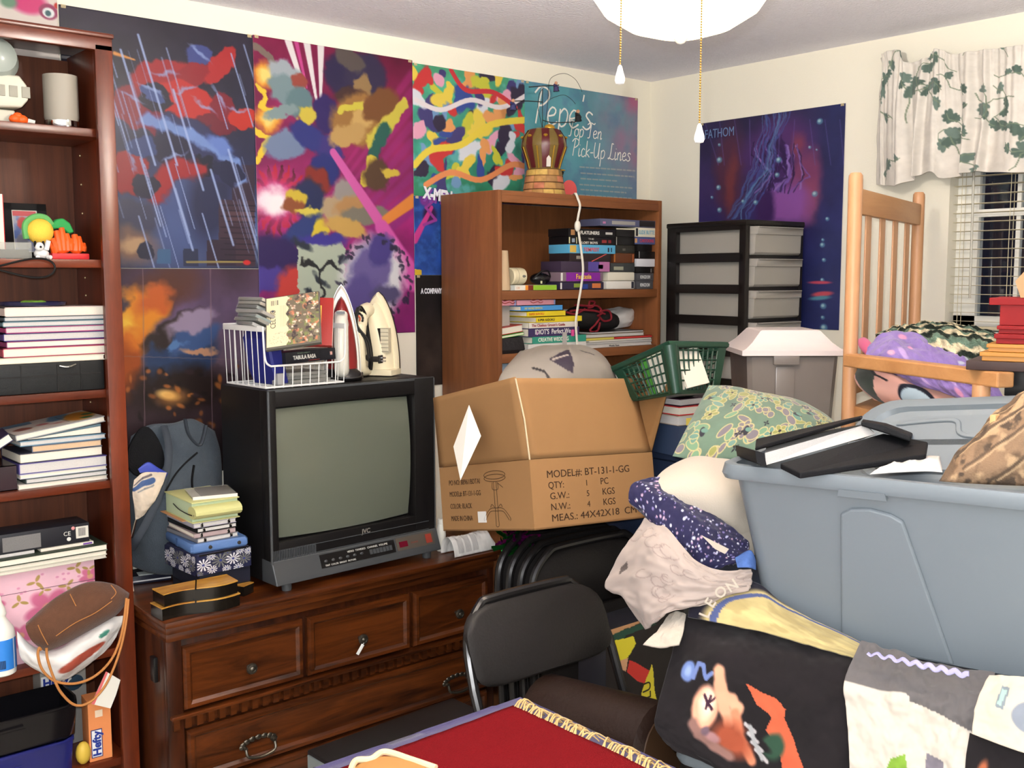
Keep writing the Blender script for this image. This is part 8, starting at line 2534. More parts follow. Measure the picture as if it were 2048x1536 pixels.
hat = cushion('pillow', [[h0, P(740, 1518, z=TZ + 0.034), h1_, P(820, 1518, z=TZ + 0.034), h2_], [P(690, 1570, z=TZ + 0.03), P(730, 1560, z=TZ + 0.05), P(780, 1555, z=TZ + 0.055), P(830, 1560, z=TZ + 0.05), P(890, 1575, z=TZ + 0.03)], [P(700, 1640, z=TZ + 0.02), P(740, 1640, z=TZ + 0.035), P(790, 1640, z=TZ + 0.04), P(840, 1640, z=TZ + 0.035), P(890, 1640, z=TZ + 0.02)]],
    40, 24, 0.006, mat('tan_felt', (190, 140, 84), 0.9, 0.1), None, label='tan cushion with a cream corded edge at the bottom of the view', cat='cushion')
MB().tube(curve3([P(700, 1545, z=TZ + 0.036), h0 + Vector((0, 0, 0.008)), P(742, 1518, z=TZ + 0.042), h1_ + Vector((0, 0, 0.008)), P(822, 1519, z=TZ + 0.042), P(872, 1536, z=TZ + 0.04)], 40), 0.006, 8).build('corded_edge', mat('cord_cream', (214, 196, 160), 0.8), hat, wc=True)
# dark brown bolster on the chair
M_bol = mat('brown_leather', (34, 20, 14), 0.45, 0.4, bump=0.15, bscale=120)
b0_, b1_ = P(1085, 1432, z=0.575), P(1328, 1502, z=0.595)
bo_ = T('bolster', 'dark brown round bolster lying on the folding chair seat', 'bolster', (b0_ + b1_) / 2 - Vector((0, 0, 0.1)))
ax_ = (b1_ - b0_).normalized()
MB().tube([b0_, b0_ + ax_ * 0.01, b1_ - ax_ * 0.014, b1_], [0.085, 0.10, 0.10, 0.082], 24).build('roll', M_bol, bo_, wc=True, smooth=50)
MB().tube([b1_, b1_ + ax_ * 0.002], [0.078, 0.076], 24).build('end_cap', mat('brown_leather_end', (60, 40, 24), 0.5), bo_, wc=True)
# ---- printed game carton behind the chair
gcx, gcy = P(1212, 1262, y=-1.345).x, -1.345
gz = P(1212, 1262, y=-1.345).z
gc = T('game_carton', 'tall black printed carton with yellow and red picture beside the chair', 'box', (gcx, gcy, 0))
MB().bx(0, 0.36, 0, 0.10, 0, gz, bev=0.002).build('body', mat('carton_black', (30, 30, 36), 0.4), gc)
gp = Canvas(130, 150, (32, 26, 26))
gu = lambda px, py: ((P(px, py, y=gcy).x - gcx) / 0.30, (gz - P(px, py, y=gcy).z) / 0.30)
gpl = lambda pts, c: gp.poly([gu(*p_) for p_ in pts], c)
gp.warp(0.02, 20, 4)
gpl([(1212, 1262), (1300, 1225), (1300, 1236), (1240, 1262), (1224, 1300), (1214, 1300)], (190, 140, 96))
gpl([(1222, 1270), (1296, 1240), (1300, 1252), (1246, 1272), (1226, 1308), (1216, 1300)], (30, 70, 54))
gpl([(1228, 1280), (1258, 1275), (1264, 1290), (1246, 1322), (1226, 1324), (1218, 1308)], (226, 210, 50))
gpl([(1234, 1322), (1250, 1318), (1246, 1345), (1236, 1340)], (214, 160, 120))
gpl([(1252, 1322), (1262, 1326), (1288, 1345), (1284, 1374), (1266, 1366), (1248, 1346)], (204, 54, 46))
gpl([(1292, 1330), (1297, 1390), (1310, 1452), (1290, 1450), (1270, 1430), (1274, 1386)], (224, 206, 56))
gp.unwarp()
surf('cover_picture', flat((0, -0.0012, gz), (0.30, -0.0012, gz), (0, -0.0012, gz - 0.30), 130, 150), painted('print_paper', 0.4), gc, gp, wc=False)
lc = lambda px, py: Vector((P(px, py, y=gcy).x - gcx, -0.002, P(px, py, y=gcy).z))
a, b = lc(1302, 1442), lc(1300, 1362)
text('COLU', 0.045, cm((44, 40, 20), 0.5), gc, plane_M(a, b - a, (-1, 0, 0)), fit=(b - a).length)
a, b = lc(1246, 1436), lc(1240, 1392)
text('ULT', 0.026, M_ink_w, gc, plane_M(a, b - a, (-1, 0, 0)), fit=(b - a).length)
# ---- the big grey tote and what carries it
M_tote = mat('grey_tote', (110, 118, 124), 0.38, 0.4, var=0.03, vscale=3)
A0 = PD(1525, 1243, 2.2)
A1 = PD(2010, 1342, 1.95)
e = A1 - A0
e.z = 0
e.normalize()
nrm_ = Vector((-e.y, e.x, 0))
zb0 = 0.850
def tote(lab, o, w_, d_, h_, taper, feature):
 t = T('storage_tote', lab, 'storage bin', o, axes(e))
 m_ = MB()
 def ring(g, z_, r=0.035):
  x0, x1, y0, y1 = -g, w_ + g, -g, d_ + g
  out = []
  for cx_, cy_, a0 in ((x1 - r, y0 + r, -90), (x1 - r, y1 - r, 0), (x0 + r, y1 - r, 90), (x0 + r, y0 + r, 180)):
   for k in range(6):
    a_ = math.radians(a0 + k * 18)
    out.append((cx_ + r * math.cos(a_), cy_ + r * math.sin(a_), z_))
  return out
 m_.loft([ring(-0.012, 0.0), ring(0.0, 0.010), ring(taper * 0.5, h_ * 0.5), ring(taper, h_ - 0.030), ring(taper + 0.004, h_ - 0.028), ring(taper - 0.004, h_ - 0.028), ring(taper * 0.5 - 0.004, h_ * 0.5), ring(-0.004, 0.012), ring(-0.02, 0.006)], caps=False)
 m_.bm.faces.new(list(reversed([v for v in m_.bm.verts][:24])))
 m_.bm.verts.ensure_lookup_table()
 m_.bm.faces.new([v for v in m_.bm.verts][-24:])
 m_.build('tub', M_tote, t, smooth=40)
 rm = MB()
 rm.loft([ring(taper + 0.001, h_ - 0.030), ring(taper + 0.020, h_ - 0.032), ring(taper + 0.024, h_ - 0.022), ring(taper + 0.020, h_ - 0.002), ring(taper + 0.012, h_), ring(taper + 0.002, h_ - 0.004), ring(taper + 0.001, h_ - 0.030)], caps=False)
 rm.build('rim', M_tote, t, smooth=40)
 if feature:
  f = lambda u, v, g=0.0: (w_ * u, -taper * v - g, 0.012 + (h_ - 0.05) * v)
  pts = [(0.245, 0.0), (0.25, 0.87), (0.28, 0.91), (0.335, 0.925), (0.395, 0.905), (0.43, 0.87), (0.57, 0.0)]
  MB().loft([[f(u, v, 0.0002) for u, v in pts], [f(u * 0.98 + 0.34 * 0.02, max(0.0, v - 0.012 * (v > 0)), 0.008) for u, v in pts]]).build('grip_panel', M_tote, t, smooth=0, mods=[('bev', 0.004)])
  MB().hexa([f(0.25, 0.985, 0.022), f(0.39, 0.985, 0.022), f(0.39, 1.0, 0.01), f(0.25, 1.0, 0.01), f(0.255, 1.03, 0.024), f(0.385, 1.03, 0.024), f(0.385, 1.03, 0.01), f(0.255, 1.03, 0.01)]).build('grip_lip', M_tote, t, smooth=0)
 return t
hT = PD(1446, 917, 2.2).z - zb0
oT = Vector((A0.x, A0.y, zb0)) + nrm_ * 0.012
tote('big open grey plastic tote standing on the clothes at the right', oT, 0.66, 0.31, hT, 0.056, True)
low = tote('grey plastic tote under the black T shirt, mostly hidden', Vector((P(1372, 1470, d=2.15).x, P(1372, 1470, d=2.15).y, 0.0)) + e * 0.03, 0.74, 0.50, 0.655, 0.02, False)
lp0 = WM[low.name]
lt = MB().bx(-0.03, 0.77, -0.03, 0.53, 0.656, 0.675, bev=0.008).build('lid', M_tote, low)
hp = T('clothes_pile', 'folded dark clothes stacked under the T shirts and tote', 'clothes', lp0 @ Vector((0.05, 0.10, 0.677)), axes(e))
for k in range(4):
 MB().box((0.33, 0.18, 0.022 + 0.0455 * k), (0.66 - 0.02 * k, 0.36, 0.044), bev=0.02, seg=3).build('folded_garment', cm(((60, 58, 66), (40, 40, 46), (70, 64, 60), (34, 32, 36))[k], 0.9), hp)
# lid leaning behind the tote
lq = [PD(1690, 905, 2.40), PD(2090, 905, 2.09), PD(2100, 815, 2.14), PD(1742, 803, 2.47)]
o_, R_, w_, h_ = slab_frame(lq[0], lq[1], lq[3])
lid = T('grey_lid', 'grey plastic tote lid leaning upright behind the big tote', 'lid', o_, R_)
ring = lambda g, z_: [(g + 0.075 - 0.075 * math.cos(a) if False else None) for a in ()]
def lring(g, z_, r=0.085):
 x0, x1, y0, y1 = g, w_ + 0.1 - g, -0.10 + g, h_ - g
 out = []
 for cx_, cy_, a0 in ((x1 - r, y0 + r, -90), (x1 - r, y1 - r, 0), (x0 + r, y1 - r, 90), (x0 + r, y0 + r, 180)):
  for k in range(7):
   a_ = math.radians(a0 + k * 15)
   out.append((cx_ + r * math.cos(a_), cy_ + r * math.sin(a_), z_))
 return out
MB().loft([lring(0.0, -0.02), lring(-0.002, 0.0), lring(0.006, 0.004), lring(0.024, 0.004), lring(0.030, -0.006), lring(0.045, -0.008), lring(0.052, 0.001)]).build('panel', M_tote, lid, smooth=40)
MB().tube(curve3([(0.10, h_ - 0.075, 0.003), (0.2, h_ - 0.066, 0.003), (0.235, h_ - 0.072, 0.003), (0.25, h_ - 0.105, 0.003), (0.285, h_ - 0.115, 0.003), (0.33, h_ - 0.115, 0.003)], 40), 0.006, 8, flat=0.5).build('embossed_rib', M_tote, lid)
# binder in the tote
bd0 = [PD(1518, 912, 2.10), PD(1742, 858, 2.24), PD(1800, 884, 2.13), PD(1572, 938, 2.01)]
M_lea = mat('black_leatherette', (17, 17, 20), 0.6, 0.2, bump=0.12, bscale=300)
zbd = T('binder', 'black zip binder full of white pages lying open in the tote', 'binder', (bd0[0] + bd0[2]) / 2)
upv = Vector((0, 0, 1))
sh3 = lambda q, g, dz: [v + (v - (q[0] + q[1] + q[2] + q[3]) / 4) * g + upv * dz for v in q]
pg_b = [PD(1532, 930, 2.07), PD(1752, 868, 2.20), PD(1720, 880, 2.25), PD(1530, 915, 2.25)]
pg_t = [PD(1530, 906, 2.07), PD(1728, 850, 2.20), PD(1730, 848, 2.26), PD(1535, 880, 2.30)]
MB().hexa(pg_b + pg_t).build('pages', PAGE2, zbd, wc=True, smooth=0)
cov_t = [PD(1510, 902, 2.055), PD(1722, 841, 2.19), PD(1725, 838, 2.27), PD(1512, 885, 2.28)]
MB().hexa(cov_t + [v + upv * 0.008 for v in cov_t]).build('cover', M_lea, zbd, wc=True, smooth=0, mods=[('bev', 0.003)])
MB().loft([[PD(1722, 842, 2.19), PD(1725, 838, 2.31), PD(1725, 846, 2.31), PD(1722, 852, 2.19)], [PD(1770, 850, 2.17), PD(1772, 846, 2.30), PD(1770, 862, 2.30), PD(1768, 866, 2.17)], [PD(1822, 872, 2.14), PD(1826, 866, 2.34), PD(1824, 876, 2.34), PD(1820, 884, 2.14)]]).build('cover_flap', M_lea, zbd, wc=True, smooth=0, mods=[('bev', 0.003)])
cb0 = [PD(1600, 946, 2.02), PD(1852, 908, 2.05), PD(1856, 884, 2.18), PD(1766, 866, 2.21), PD(1560, 926, 2.075)]
MB().prism(cb0, (0, 0, -0.012)).build('back_cover', M_lea, zbd, wc=True, smooth=0, mods=[('bev', 0.003)])
MB().prism([PD(1510, 902, 2.05), PD(1528, 906, 2.05), PD(1534, 934, 2.05), PD(1514, 926, 2.05)], tuple(-AF * 0.0 + AR * 0.004 + AF * 0.20)).build('spine', M_lea, zbd, wc=True, smooth=0)
cushion('plastic_film', rowsD([[(1760, 934, 2.02), (1800, 922, 2.06), (1850, 912, 2.08), (1880, 912, 2.08)], [(1740, 948, 1.99), (1790, 944, 2.0), (1850, 942, 2.0), (1885, 944, 1.98)]]), 40, 16, 0.006, mat('thin_white_film', (206, 202, 198), 0.3), None, wr=0.006, wcell=6, seed=2,
  label='crinkled clear plastic film between the binder and the brown jacket', cat='plastic film')
jc = Canvas(120, 100, (128, 104, 82))
jc.warp(0.06, 14, 3)
jc.noise(16, 4, 0.5, 0.62, (96, 78, 62))
jc.noise(12, 6, 0.56, 0.66, (160, 134, 104))
jc.noise(9, 8, 0.62, 0.7, (76, 64, 54))
jc.unwarp()
for a, b, w2 in (((0.1, 0.75), (0.9, 0.1), 0.02), ((0.2, 0.9), (1.0, 0.25), 0.012), ((0.05, 0.6), (0.6, 0.05), 0.012), ((0.5, 0.95), (1.15, 0.45), 0.014)):
 jc.seg(a[0], a[1], b[0], b[1], w2, (82, 68, 56), 0.4, 0.9)
 jc.seg(a[0] + 0.02, a[1] + 0.02, b[0] + 0.02, b[1] + 0.02, w2 * 0.6, (166, 142, 112), 0.4, 0.8)
jk = cushion('jacket', rowsD([[(2036, 786, 2.02), (2070, 776, 2.02), (2110, 780, 2.0), (2150, 800, 1.98)], [(1962, 870, 2.0), (2020, 850, 1.97), (2080, 845, 1.95), (2150, 860, 1.93)], [(1905, 922, 1.98), (1980, 915, 1.94), (2060, 915, 1.92), (2150, 920, 1.90)], [(1878, 962, 1.95), (1960, 968, 1.93), (2060, 972, 1.90), (2150, 975, 1.88)]]),
    120, 100, 0.03, painted('camo_twill', 0.85, 0.15, bump=0.3, bscale=300), None, jc, wr=0.012, wcell=18, seed=9, label='brown camouflage jacket heaped in the right of the tote', cat='jacket')
MB().box(PD(1990, 848, 1.965), (0.022, 0.012, 0.036), bev=0.003).build('buckle', cm((206, 160, 110), 0.5), jk, wc=True)
# ---- garments on the heap
M_cot = painted('printed_cotton', 0.85)
M_wht = mat('white_cotton', (176, 166, 152), 0.9, 0.15, bump=0.15, bscale=300, sheen=0.2)
cushion('pillow', rowsD([[(1335, 935, 2.46), (1380, 922, 2.50), (1440, 920, 2.52), (1500, 925, 2.45)], [(1300, 985, 2.30), (1380, 975, 2.30), (1450, 985, 2.30), (1510, 1000, 2.36)], [(1310, 1040, 2.36), (1390, 1045, 2.33), (1460, 1060, 2.32), (1515, 1070, 2.32)], [(1340, 1090, 2.36), (1400, 1100, 2.33), (1470, 1110, 2.32), (1520, 1110, 2.32)]]), 50, 50, 0.03, M_wht, None, wr=0.006, wcell=20, seed=12, back=0.02,
  label='plain white pillow between the cardboard box and grey tote', cat='pillow')
sc = Canvas(150, 70, (34, 32, 62))
for k in range(330):
 r_ = rf.choice([0.008, 0.010, 0.014, 0.02])
 sc.ell(rf.uniform(0, 2.14), rf.uniform(0, 1), r_, r_, rf.choice([(206, 206, 216), (160, 160, 190), (120, 110, 160), (180, 150, 170)]), 0, 0.6)
cloth('trousers', [[(1335, 952, 2.33), (1380, 985, 2.30), (1440, 1035, 2.27), (1485, 1072, 2.25), (1500, 1090, 2.24)], [(1268, 965, 2.28), (1335, 1005, 2.25), (1400, 1055, 2.22), (1450, 1098, 2.21), (1490, 1115, 2.21)],
     [(1258, 1000, 2.27), (1320, 1045, 2.235), (1375, 1090, 2.21), (1425, 1125, 2.20), (1458, 1128, 2.20)], [(1275, 1018, 2.28), (1320, 1068, 2.25), (1365, 1110, 2.23), (1405, 1148, 2.21), (1432, 1138, 2.21)]], 150, 70, M_cot, 'navy star speckled trousers lying across the white pillow', 'trousers', sc, 0.008, 0.006, 14, 21)
MB().prism([PD(1402, 1070, 2.185), PD(1458, 1098, 2.185), PD(1450, 1108, 2.185), PD(1430, 1098, 2.185)], tuple(AF * 0.001)).build('white_lining', M_wht, bpy.data.objects['trousers'], wc=True, smooth=0)
bc_ = Canvas(120, 120, (160, 146, 138))
for k in range(26):
 u, v, r_ = rf.uniform(0, 1), rf.uniform(0, 1), rf.uniform(0.04, 0.10)
 pts = [(u + r_ * (1 - t * 0.12) * math.cos(t), v + r_ * (1 - t * 0.12) * math.sin(t)) for t in np.linspace(0, 5, 14)]
 bc_.path(pts, 0.004, (132, 116, 112), 0.8, 0.7)
bc_.poly([(0.06, 0.42), (0.10, 0.38), (0.125, 0.44), (0.085, 0.49)], (80, 70, 66))
cloth('pillowcase', [[(1292, 1036, 2.26), (1330, 1052, 2.22), (1385, 1110, 2.17), (1440, 1140, 2.16), (1500, 1140, 2.18)], [(1255, 1095, 2.28), (1310, 1100, 2.20), (1375, 1140, 2.15), (1435, 1165, 2.15), (1505, 1160, 2.17)],
      [(1216, 1170, 2.31), (1290, 1160, 2.20), (1350, 1180, 2.15), (1420, 1185, 2.14), (1500, 1172, 2.16)], [(1250, 1195, 2.27), (1285, 1215, 2.20), (1340, 1210, 2.15), (1400, 1205, 2.14), (1480, 1180, 2.16)], [(1295, 1256, 2.24), (1300, 1254, 2.20), (1330, 1225, 2.16), (1395, 1210, 2.15), (1470, 1185, 2.16)]], 120, 120, M_cot, 'creased beige pillowcase with faint swirls hanging over the chairs', 'pillowcase', bc_, 0.006, 0.014, 26, 31)
cushion('plush_cloth', rowsD([[(1470, 1115, 2.19), (1500, 1100, 2.19), (1512, 1120, 2.19)], [(1475, 1135, 2.17), (1498, 1135, 2.16), (1512, 1140, 2.18)]]), 20, 12, 0.003, mat('blue_print', (70, 100, 160), 0.8, var=0.5, vscale=60), None, label='bright blue printed cloth corner tucked beside the grey tote', cat='cloth')
ty_ = Canvas(110, 70, (172, 156, 108))
ty_.shade(16, 3, 0.15)
ty_.noise(14, 9, 0.55, 0.7, (150, 134, 90), op=0.7)
ty_.mask(np.clip((1.05 - np.hypot((ty_.U - 1.25) / 1.04, (ty_.V - 1.0) / 0.95)) * -14, 0, 1), (24, 22, 34))
ty_.mask((np.abs(np.hypot((ty_.U - 1.25) / 1.04, (ty_.V - 1.0) / 0.95) - 1.0) < 0.03).astype(float), (70, 80, 120))
lt_ = cloth('t_shirt', [[(1385, 1180, 2.20), (1440, 1160, 2.19), (1510, 1165, 2.18), (1580, 1215, 2.13), (1745, 1296, 2.05)], [(1380, 1205, 2.17), (1440, 1200, 2.15), (1520, 1220, 2.12), (1590, 1255, 2.08), (1745, 1314, 2.02)], [(1375, 1232, 2.15), (1440, 1245, 2.12), (1520, 1262, 2.09), (1600, 1284, 2.05), (1745, 1324, 2.0)]], 110, 70, M_cot,
   'black T shirt with a tan oval print and white arched letters under the tote', 'T-shirt', ty_, 0.004, 0.003, 16, 41)
for i, (chx, px, py, an) in enumerate((('L', 1416, 1238, 68), ('E', 1425, 1217, 58), ('O', 1440, 1200, 46), ('N', 1460, 1186, 34))):
 a_ = math.radians(an)
 M_ = plane_M(PD(px, py, 2.125), AR * math.cos(a_) - AD * math.sin(a_), -AR * math.sin(a_) * 1 - AD * math.cos(a_))
 text(chx, 0.030, M_wht, lt_, M_, wc=True, bold=0.0006)
tk = Canvas(180, 150, (24, 20, 22))
tk.shade(20, 5, 0.15)
RNG0 = (180, 84, 56)
U_ = lambda px, py: ((px - 1316) / 384 * 1.2, (py - 1240) / 352)
E_ = lambda px, py, rx, ry, c, a=0, s=0.25, o=1.0: tk.ell(*U_(px, py), rx / 320, ry / 352, c, math.radians(a), s, o)
tk.warp(0.02, 12, 8)
E_(1362, 1376, 15, 20, (96, 116, 166))
E_(1362, 1376, 7, 10, (130, 150, 190), 0, 0.8)
tk.path([U_(*q) for q in ((1376, 1388), (1382, 1362), (1394, 1366), (1402, 1388), (1414, 1378))], 0.013, (100, 116, 164), 0.5)
E_(1408, 1446, 25, 44, (226, 160, 130), -5, 0.3)
E_(1410, 1436, 12, 26, (240, 206, 186), 0, 1.0)
for k in range(5):
 tk.seg(*U_(1410, 1436), *U_(1402 + k * 6, 1420 + (k % 2) * 26), 0.008, (60, 34, 50), 0.5)
tk.path([U_(*q) for q in ((1428, 1370), (1436, 1420), (1460, 1425), (1472, 1440), (1460, 1465), (1444, 1440), (1430, 1400))], 0.035, (206, 150, 120), 0.6)
tk.path([U_(*q) for q in ((1468, 1450), (1490, 1500), (1510, 1536))], 0.026, (190, 120, 90), 0.7)
tk.poly([U_(*q) for q in ((1486, 1388), (1520, 1402), (1552, 1412), (1568, 1432), (1566, 1450), (1590, 1490), (1612, 1545), (1570, 1545), (1560, 1500), (1530, 1475), (1540, 1450), (1510, 1430))], RNG0)
E_(1470, 1500, 40, 30, (150, 72, 48), 30, 0.8)
tk.path([U_(*q) for q in ((1392, 1480), (1410, 1500), (1440, 1520), (1470, 1536))], 0.03, (130, 96, 88), 0.8)
E_(1550, 1505, 22, 26, (40, 66, 50), 0, 0.4)
E_(1520, 1500, 30, 10, (24, 20, 22), 30, 0.4)
for k in range(4):
 tk.seg(*U_(1490 + k * 9, 1466 + k * 16), *U_(1512 + k * 9, 1480 + k * 18), 0.010, (166, 160, 160), 0.6)
E_(1436, 1500, 16, 10, (150, 110, 110), 20, 0.6)
E_(1420, 1490, 8, 10, (100, 80, 90), 0, 0.6)
tk.seg(*U_(1500, 1470), *U_(1530, 1530), 0.012, (150, 150, 150), 0.6)
tk.unwarp()
cloth('t_shirt', [[(1366, 1226, 2.19), (1440, 1244, 2.16), (1520, 1256, 2.13), (1610, 1274, 2.09), (1704, 1292, 2.05)], [(1345, 1300, 2.15), (1430, 1310, 2.09), (1520, 1325, 2.06), (1610, 1345, 2.02), (1700, 1362, 1.98)],
     [(1318, 1400, 2.12), (1420, 1410, 2.07), (1520, 1420, 2.03), (1610, 1430, 1.99), (1698, 1440, 1.96)], [(1312, 1456, 2.11), (1400, 1490, 2.06), (1510, 1510, 2.02), (1610, 1520, 1.97), (1700, 1530, 1.94)], [(1345, 1500, 2.08), (1420, 1530, 2.05), (1510, 1580, 2.0), (1610, 1600, 1.95), (1704, 1610, 1.92)]], 180, 150, M_cot,
  'black T shirt with an orange and blue fantasy print hanging over the edge', 'T-shirt', tk, 0.004, 0.006, 24, 51)
cloth('towel', [[(1338, 1226, 2.20), (1362, 1222, 2.19), (1372, 1228, 2.18)], [(1312, 1262, 2.16), (1340, 1262, 2.145), (1366, 1262, 2.135)], [(1286, 1290, 2.15), (1322, 1294, 2.13), (1358, 1290, 2.115)]], 30, 30, M_wht, 'white cloth corner hanging below the beige pillowcase', 'cloth', None, 0.004, 0.005, 9, 61)
wt = Canvas(110, 110, (184, 176, 164))
wt.mask((wt.V < 0.33 + 0.28 * np.clip(wt.U - 0.45, 0, 1) + 0.03 * (wt.U > 0.47)).astype(float), (92, 88, 88))
wt.poly([(0.28, 0.86), (0.34, 0.74), (0.44, 0.70), (0.48, 0.88)], (112, 146, 52))
wt.poly([(0.60, 0.68), (0.74, 0.72), (0.74, 0.9), (0.58, 0.9)], (110, 104, 112))
cloth('t_shirt', [[(1722, 1282, 2.02), (1790, 1300, 2.0), (1860, 1322, 1.97), (1930, 1334, 1.94), (1990, 1342, 1.91)], [(1690, 1360, 1.97), (1780, 1380, 1.93), (1860, 1390, 1.90), (1920, 1400, 1.88), (1965, 1410, 1.86)], [(1692, 1420, 1.95), (1780, 1440, 1.915), (1860, 1450, 1.885), (1910, 1460, 1.865), (1950, 1465, 1.85)], [(1698, 1500, 1.93), (1780, 1520, 1.90), (1860, 1530, 1.87), (1905, 1535, 1.85), (1945, 1540, 1.84)], [(1700, 1590, 1.91), (1780, 1600, 1.88), (1860, 1610, 1.85), (1905, 1615, 1.83), (1940, 1620, 1.82)]], 110, 110, M_cot,
  'white T shirt with a grey yoke hanging under the tote', 'T-shirt', wt, 0.004, 0.010, 14, 71)
w2t = Canvas(70, 60, (188, 178, 162))
w2t.poly([(0.30, 0.15), (0.44, 0.18), (0.40, 0.50), (0.27, 0.47)], (120, 130, 136))
w2t.poly([(0.32, 0.2), (0.40, 0.22), (0.36, 0.45), (0.30, 0.43)], (150, 180, 170))
w2t.ell(0.72, 0.56, 0.22, 0.2, (124, 130, 140), 0.2, 0.1)
cloth('t_shirt', [[(1978, 1350, 1.87), (2040, 1352, 1.83), (2130, 1360, 1.80)], [(1952, 1410, 1.85), (2030, 1420, 1.80), (2130, 1430, 1.77)], [(1944, 1468, 1.835), (2030, 1500, 1.785), (2130, 1530, 1.76)]], 70, 60, M_cot, 'white T shirt with grey patches at the right edge of the view', 'T-shirt', w2t, 0.004, 0.004, 14, 81)
k2 = Canvas(60, 50, (24, 20, 22))
k2.ell(0.2, 0.55, 0.06, 0.2, (150, 84, 56), 0.2, 0.6)
k2.ell(0.12, 0.75, 0.05, 0.16, (170, 110, 80), -0.2, 0.6)
cloth('t_shirt', [[(1940, 1466, 1.85), (2030, 1490, 1.80), (2130, 1520, 1.78)], [(1930, 1530, 1.84), (2030, 1540, 1.79), (2130, 1560, 1.77)], [(1930, 1600, 1.82), (2030, 1610, 1.78), (2130, 1620, 1.76)]], 60, 50, M_cot, 'black T shirt with orange print below the patched white one', 'T-shirt', k2, 0.004, 0.004, 14, 91)
lace = MB()
lpts = [PD(1735 + k * 7, 1306 + k * 1.55 + 4 * math.sin(k * 1.7), 1.965 - k * 0.0036) for k in range(30)]
lace.tube(curve3(lpts, 90), 0.005, 7, flat=0.5)
lace.build('lace_trim', mat('lilac_lace', (160, 156, 196), 0.8), None, reorigin=True, label='strip of lilac lace squeezed under the front of the tote', cat='lace')
# ---- pale wooden chair with blankets
M_bee = wood('pale_beech', (178, 130, 92), (194, 146, 106), 0.4, (9, 9, 0.7), 0.4)
M_beex = wood('pale_beech_along', (164, 114, 70), (186, 136, 88), 0.4, (0.8, 9, 9), 0.4)
p1, p2 = PD(1712, 345, 2.8), PD(1838, 392, 3.45)
ed = Vector((p2.x - p1.x, p2.y - p1.y, 0))
Lc = ed.length
wc_ = T('wooden_chair', 'tall pale wooden chair frame with slatted back, heaped with blankets', 'chair', (p1.x, p1.y, 0), axes(ed))
zt = p1.z
post = lambda x, y, z1, r=0.019: MB().lathe([(r, 0), (r, z1 - 0.02), (r * 0.96, z1 - 0.008), (r * 0.7, z1 - 0.001), (0, z1)], (x, y, 0), 20)
post(0, 0, zt).build('post', M_bee, wc_)
post(Lc, 0, zt).build('post', M_bee, wc_)
zr = Wz = PD(1722, 377, 2.82).z
MB().bx(0.015, Lc - 0.015, -0.012, 0.012, zr - 0.068, zr, bev=0.004).build('top_rail', M_beex, wc_)
MB().bx(0.015, Lc - 0.015, -0.012, 0.012, 1.28, 1.33, bev=0.004).build('lower_rail', M_beex, wc_)
for k in range(4):
 xx = Lc * (0.185 + 0.205 * k)
 MB().bx(xx - 0.028, xx + 0.028, -0.003, 0.003, 1.32, zr - 0.06, bev=0.003).build('slat', M_bee, wc_)
ar0, ar1 = PD(1700, 722, 2.8), PD(2012, 763, 2.25)
av = Vector((ar1.x - ar0.x, ar1.y - ar0.y, 0))
La = av.length
Rm = WM[wc_.name].inverted()
q0, q1 = Rm @ ar0, Rm @ ar1
za = (ar0.z + ar1.z) / 2
ydir = Vector((q1.x - q0.x, q1.y - q0.y, 0)).normalized()
nx_ = Vector((-ydir.y, ydir.x, 0)) * 0.022
arm = [q0 - nx_, q1 - nx_, q1 + nx_, q0 + nx_]
MB().hexa([(v.x, v.y, za - 0.014) for v in arm] + [(v.x, v.y, za + 0.020) for v in arm]).build('arm_rail', M_beex, wc_, smooth=0, mods=[('bev', 0.004)])
fl_ = Rm @ PD(1962, 790, 2.31)
MB().lathe([(0.019, 1.25), (0.019, za - 0.013)], (fl_.x, fl_.y, 0), 20).build('post', M_bee, wc_)
fr2 = Vector((fl_.x + Lc, fl_.y, 0))
MB().lathe([(0.019, 1.25), (0.019, za - 0.013)], fr2, 20).build('post', M_bee, wc_)
zs_ = 1.25
MB().hexa([(v[0], v[1], zs_ - 0.03) for v in ((0, -0.01), (fl_.x, fl_.y), (fr2.x, fr2.y), (Lc, -0.01))] + [(v[0], v[1], zs_) for v in ((0, -0.01), (fl_.x, fl_.y), (fr2.x, fr2.y), (Lc, -0.01))]).build('seat', M_beex, wc_, smooth=0)
bk1 = Canvas(130, 80, (196, 186, 160))
for k in range(14):
 pts = [((i * 0.12) , 0.08 * k - 0.1 + 0.07 * (i % 2)) for i in range(15)]
 bk1.path(pts, 0.034, ((36, 44, 38), (96, 118, 104), (206, 194, 164))[k % 3], 0.3)
bk1.shade(4, 2, 0.3)
cushion('crochet_blanket', rowsD([[(1750, 668, 2.99), (1800, 655, 3.05), (1870, 650, 3.05), (1940, 655, 3.02), (2000, 668, 3.0)], [(1760, 690, 2.86), (1830, 682, 2.84), (1900, 684, 2.78), (1970, 695, 2.72), (2020, 700, 2.72)], [(1770, 715, 2.79), (1850, 722, 2.72), (1930, 732, 2.64), (1990, 738, 2.60), (2040, 740, 2.60)]]), 130, 80, 0.022, painted('crochet', 0.95, 0.1, bump=1.0, bscale=160), None, bk1, wr=0.012, wcell=7, seed=3, back=0.02,
  label='green, black and cream zigzag crochet blanket on the wooden chair', cat='blanket')
pv = Canvas(140, 90, (122, 102, 158))
pv.shade(16, 4, 0.15)
for k in range(16):
 pv.ell(rf.uniform(0, 1.5), rf.uniform(0, 1), rf.uniform(0.03, 0.09), rf.uniform(0.015, 0.04), rf.choice([(206, 136, 160), (170, 180, 186), (176, 150, 196), (214, 160, 176)]), rf.uniform(0, 3), 0.5, 0.8)
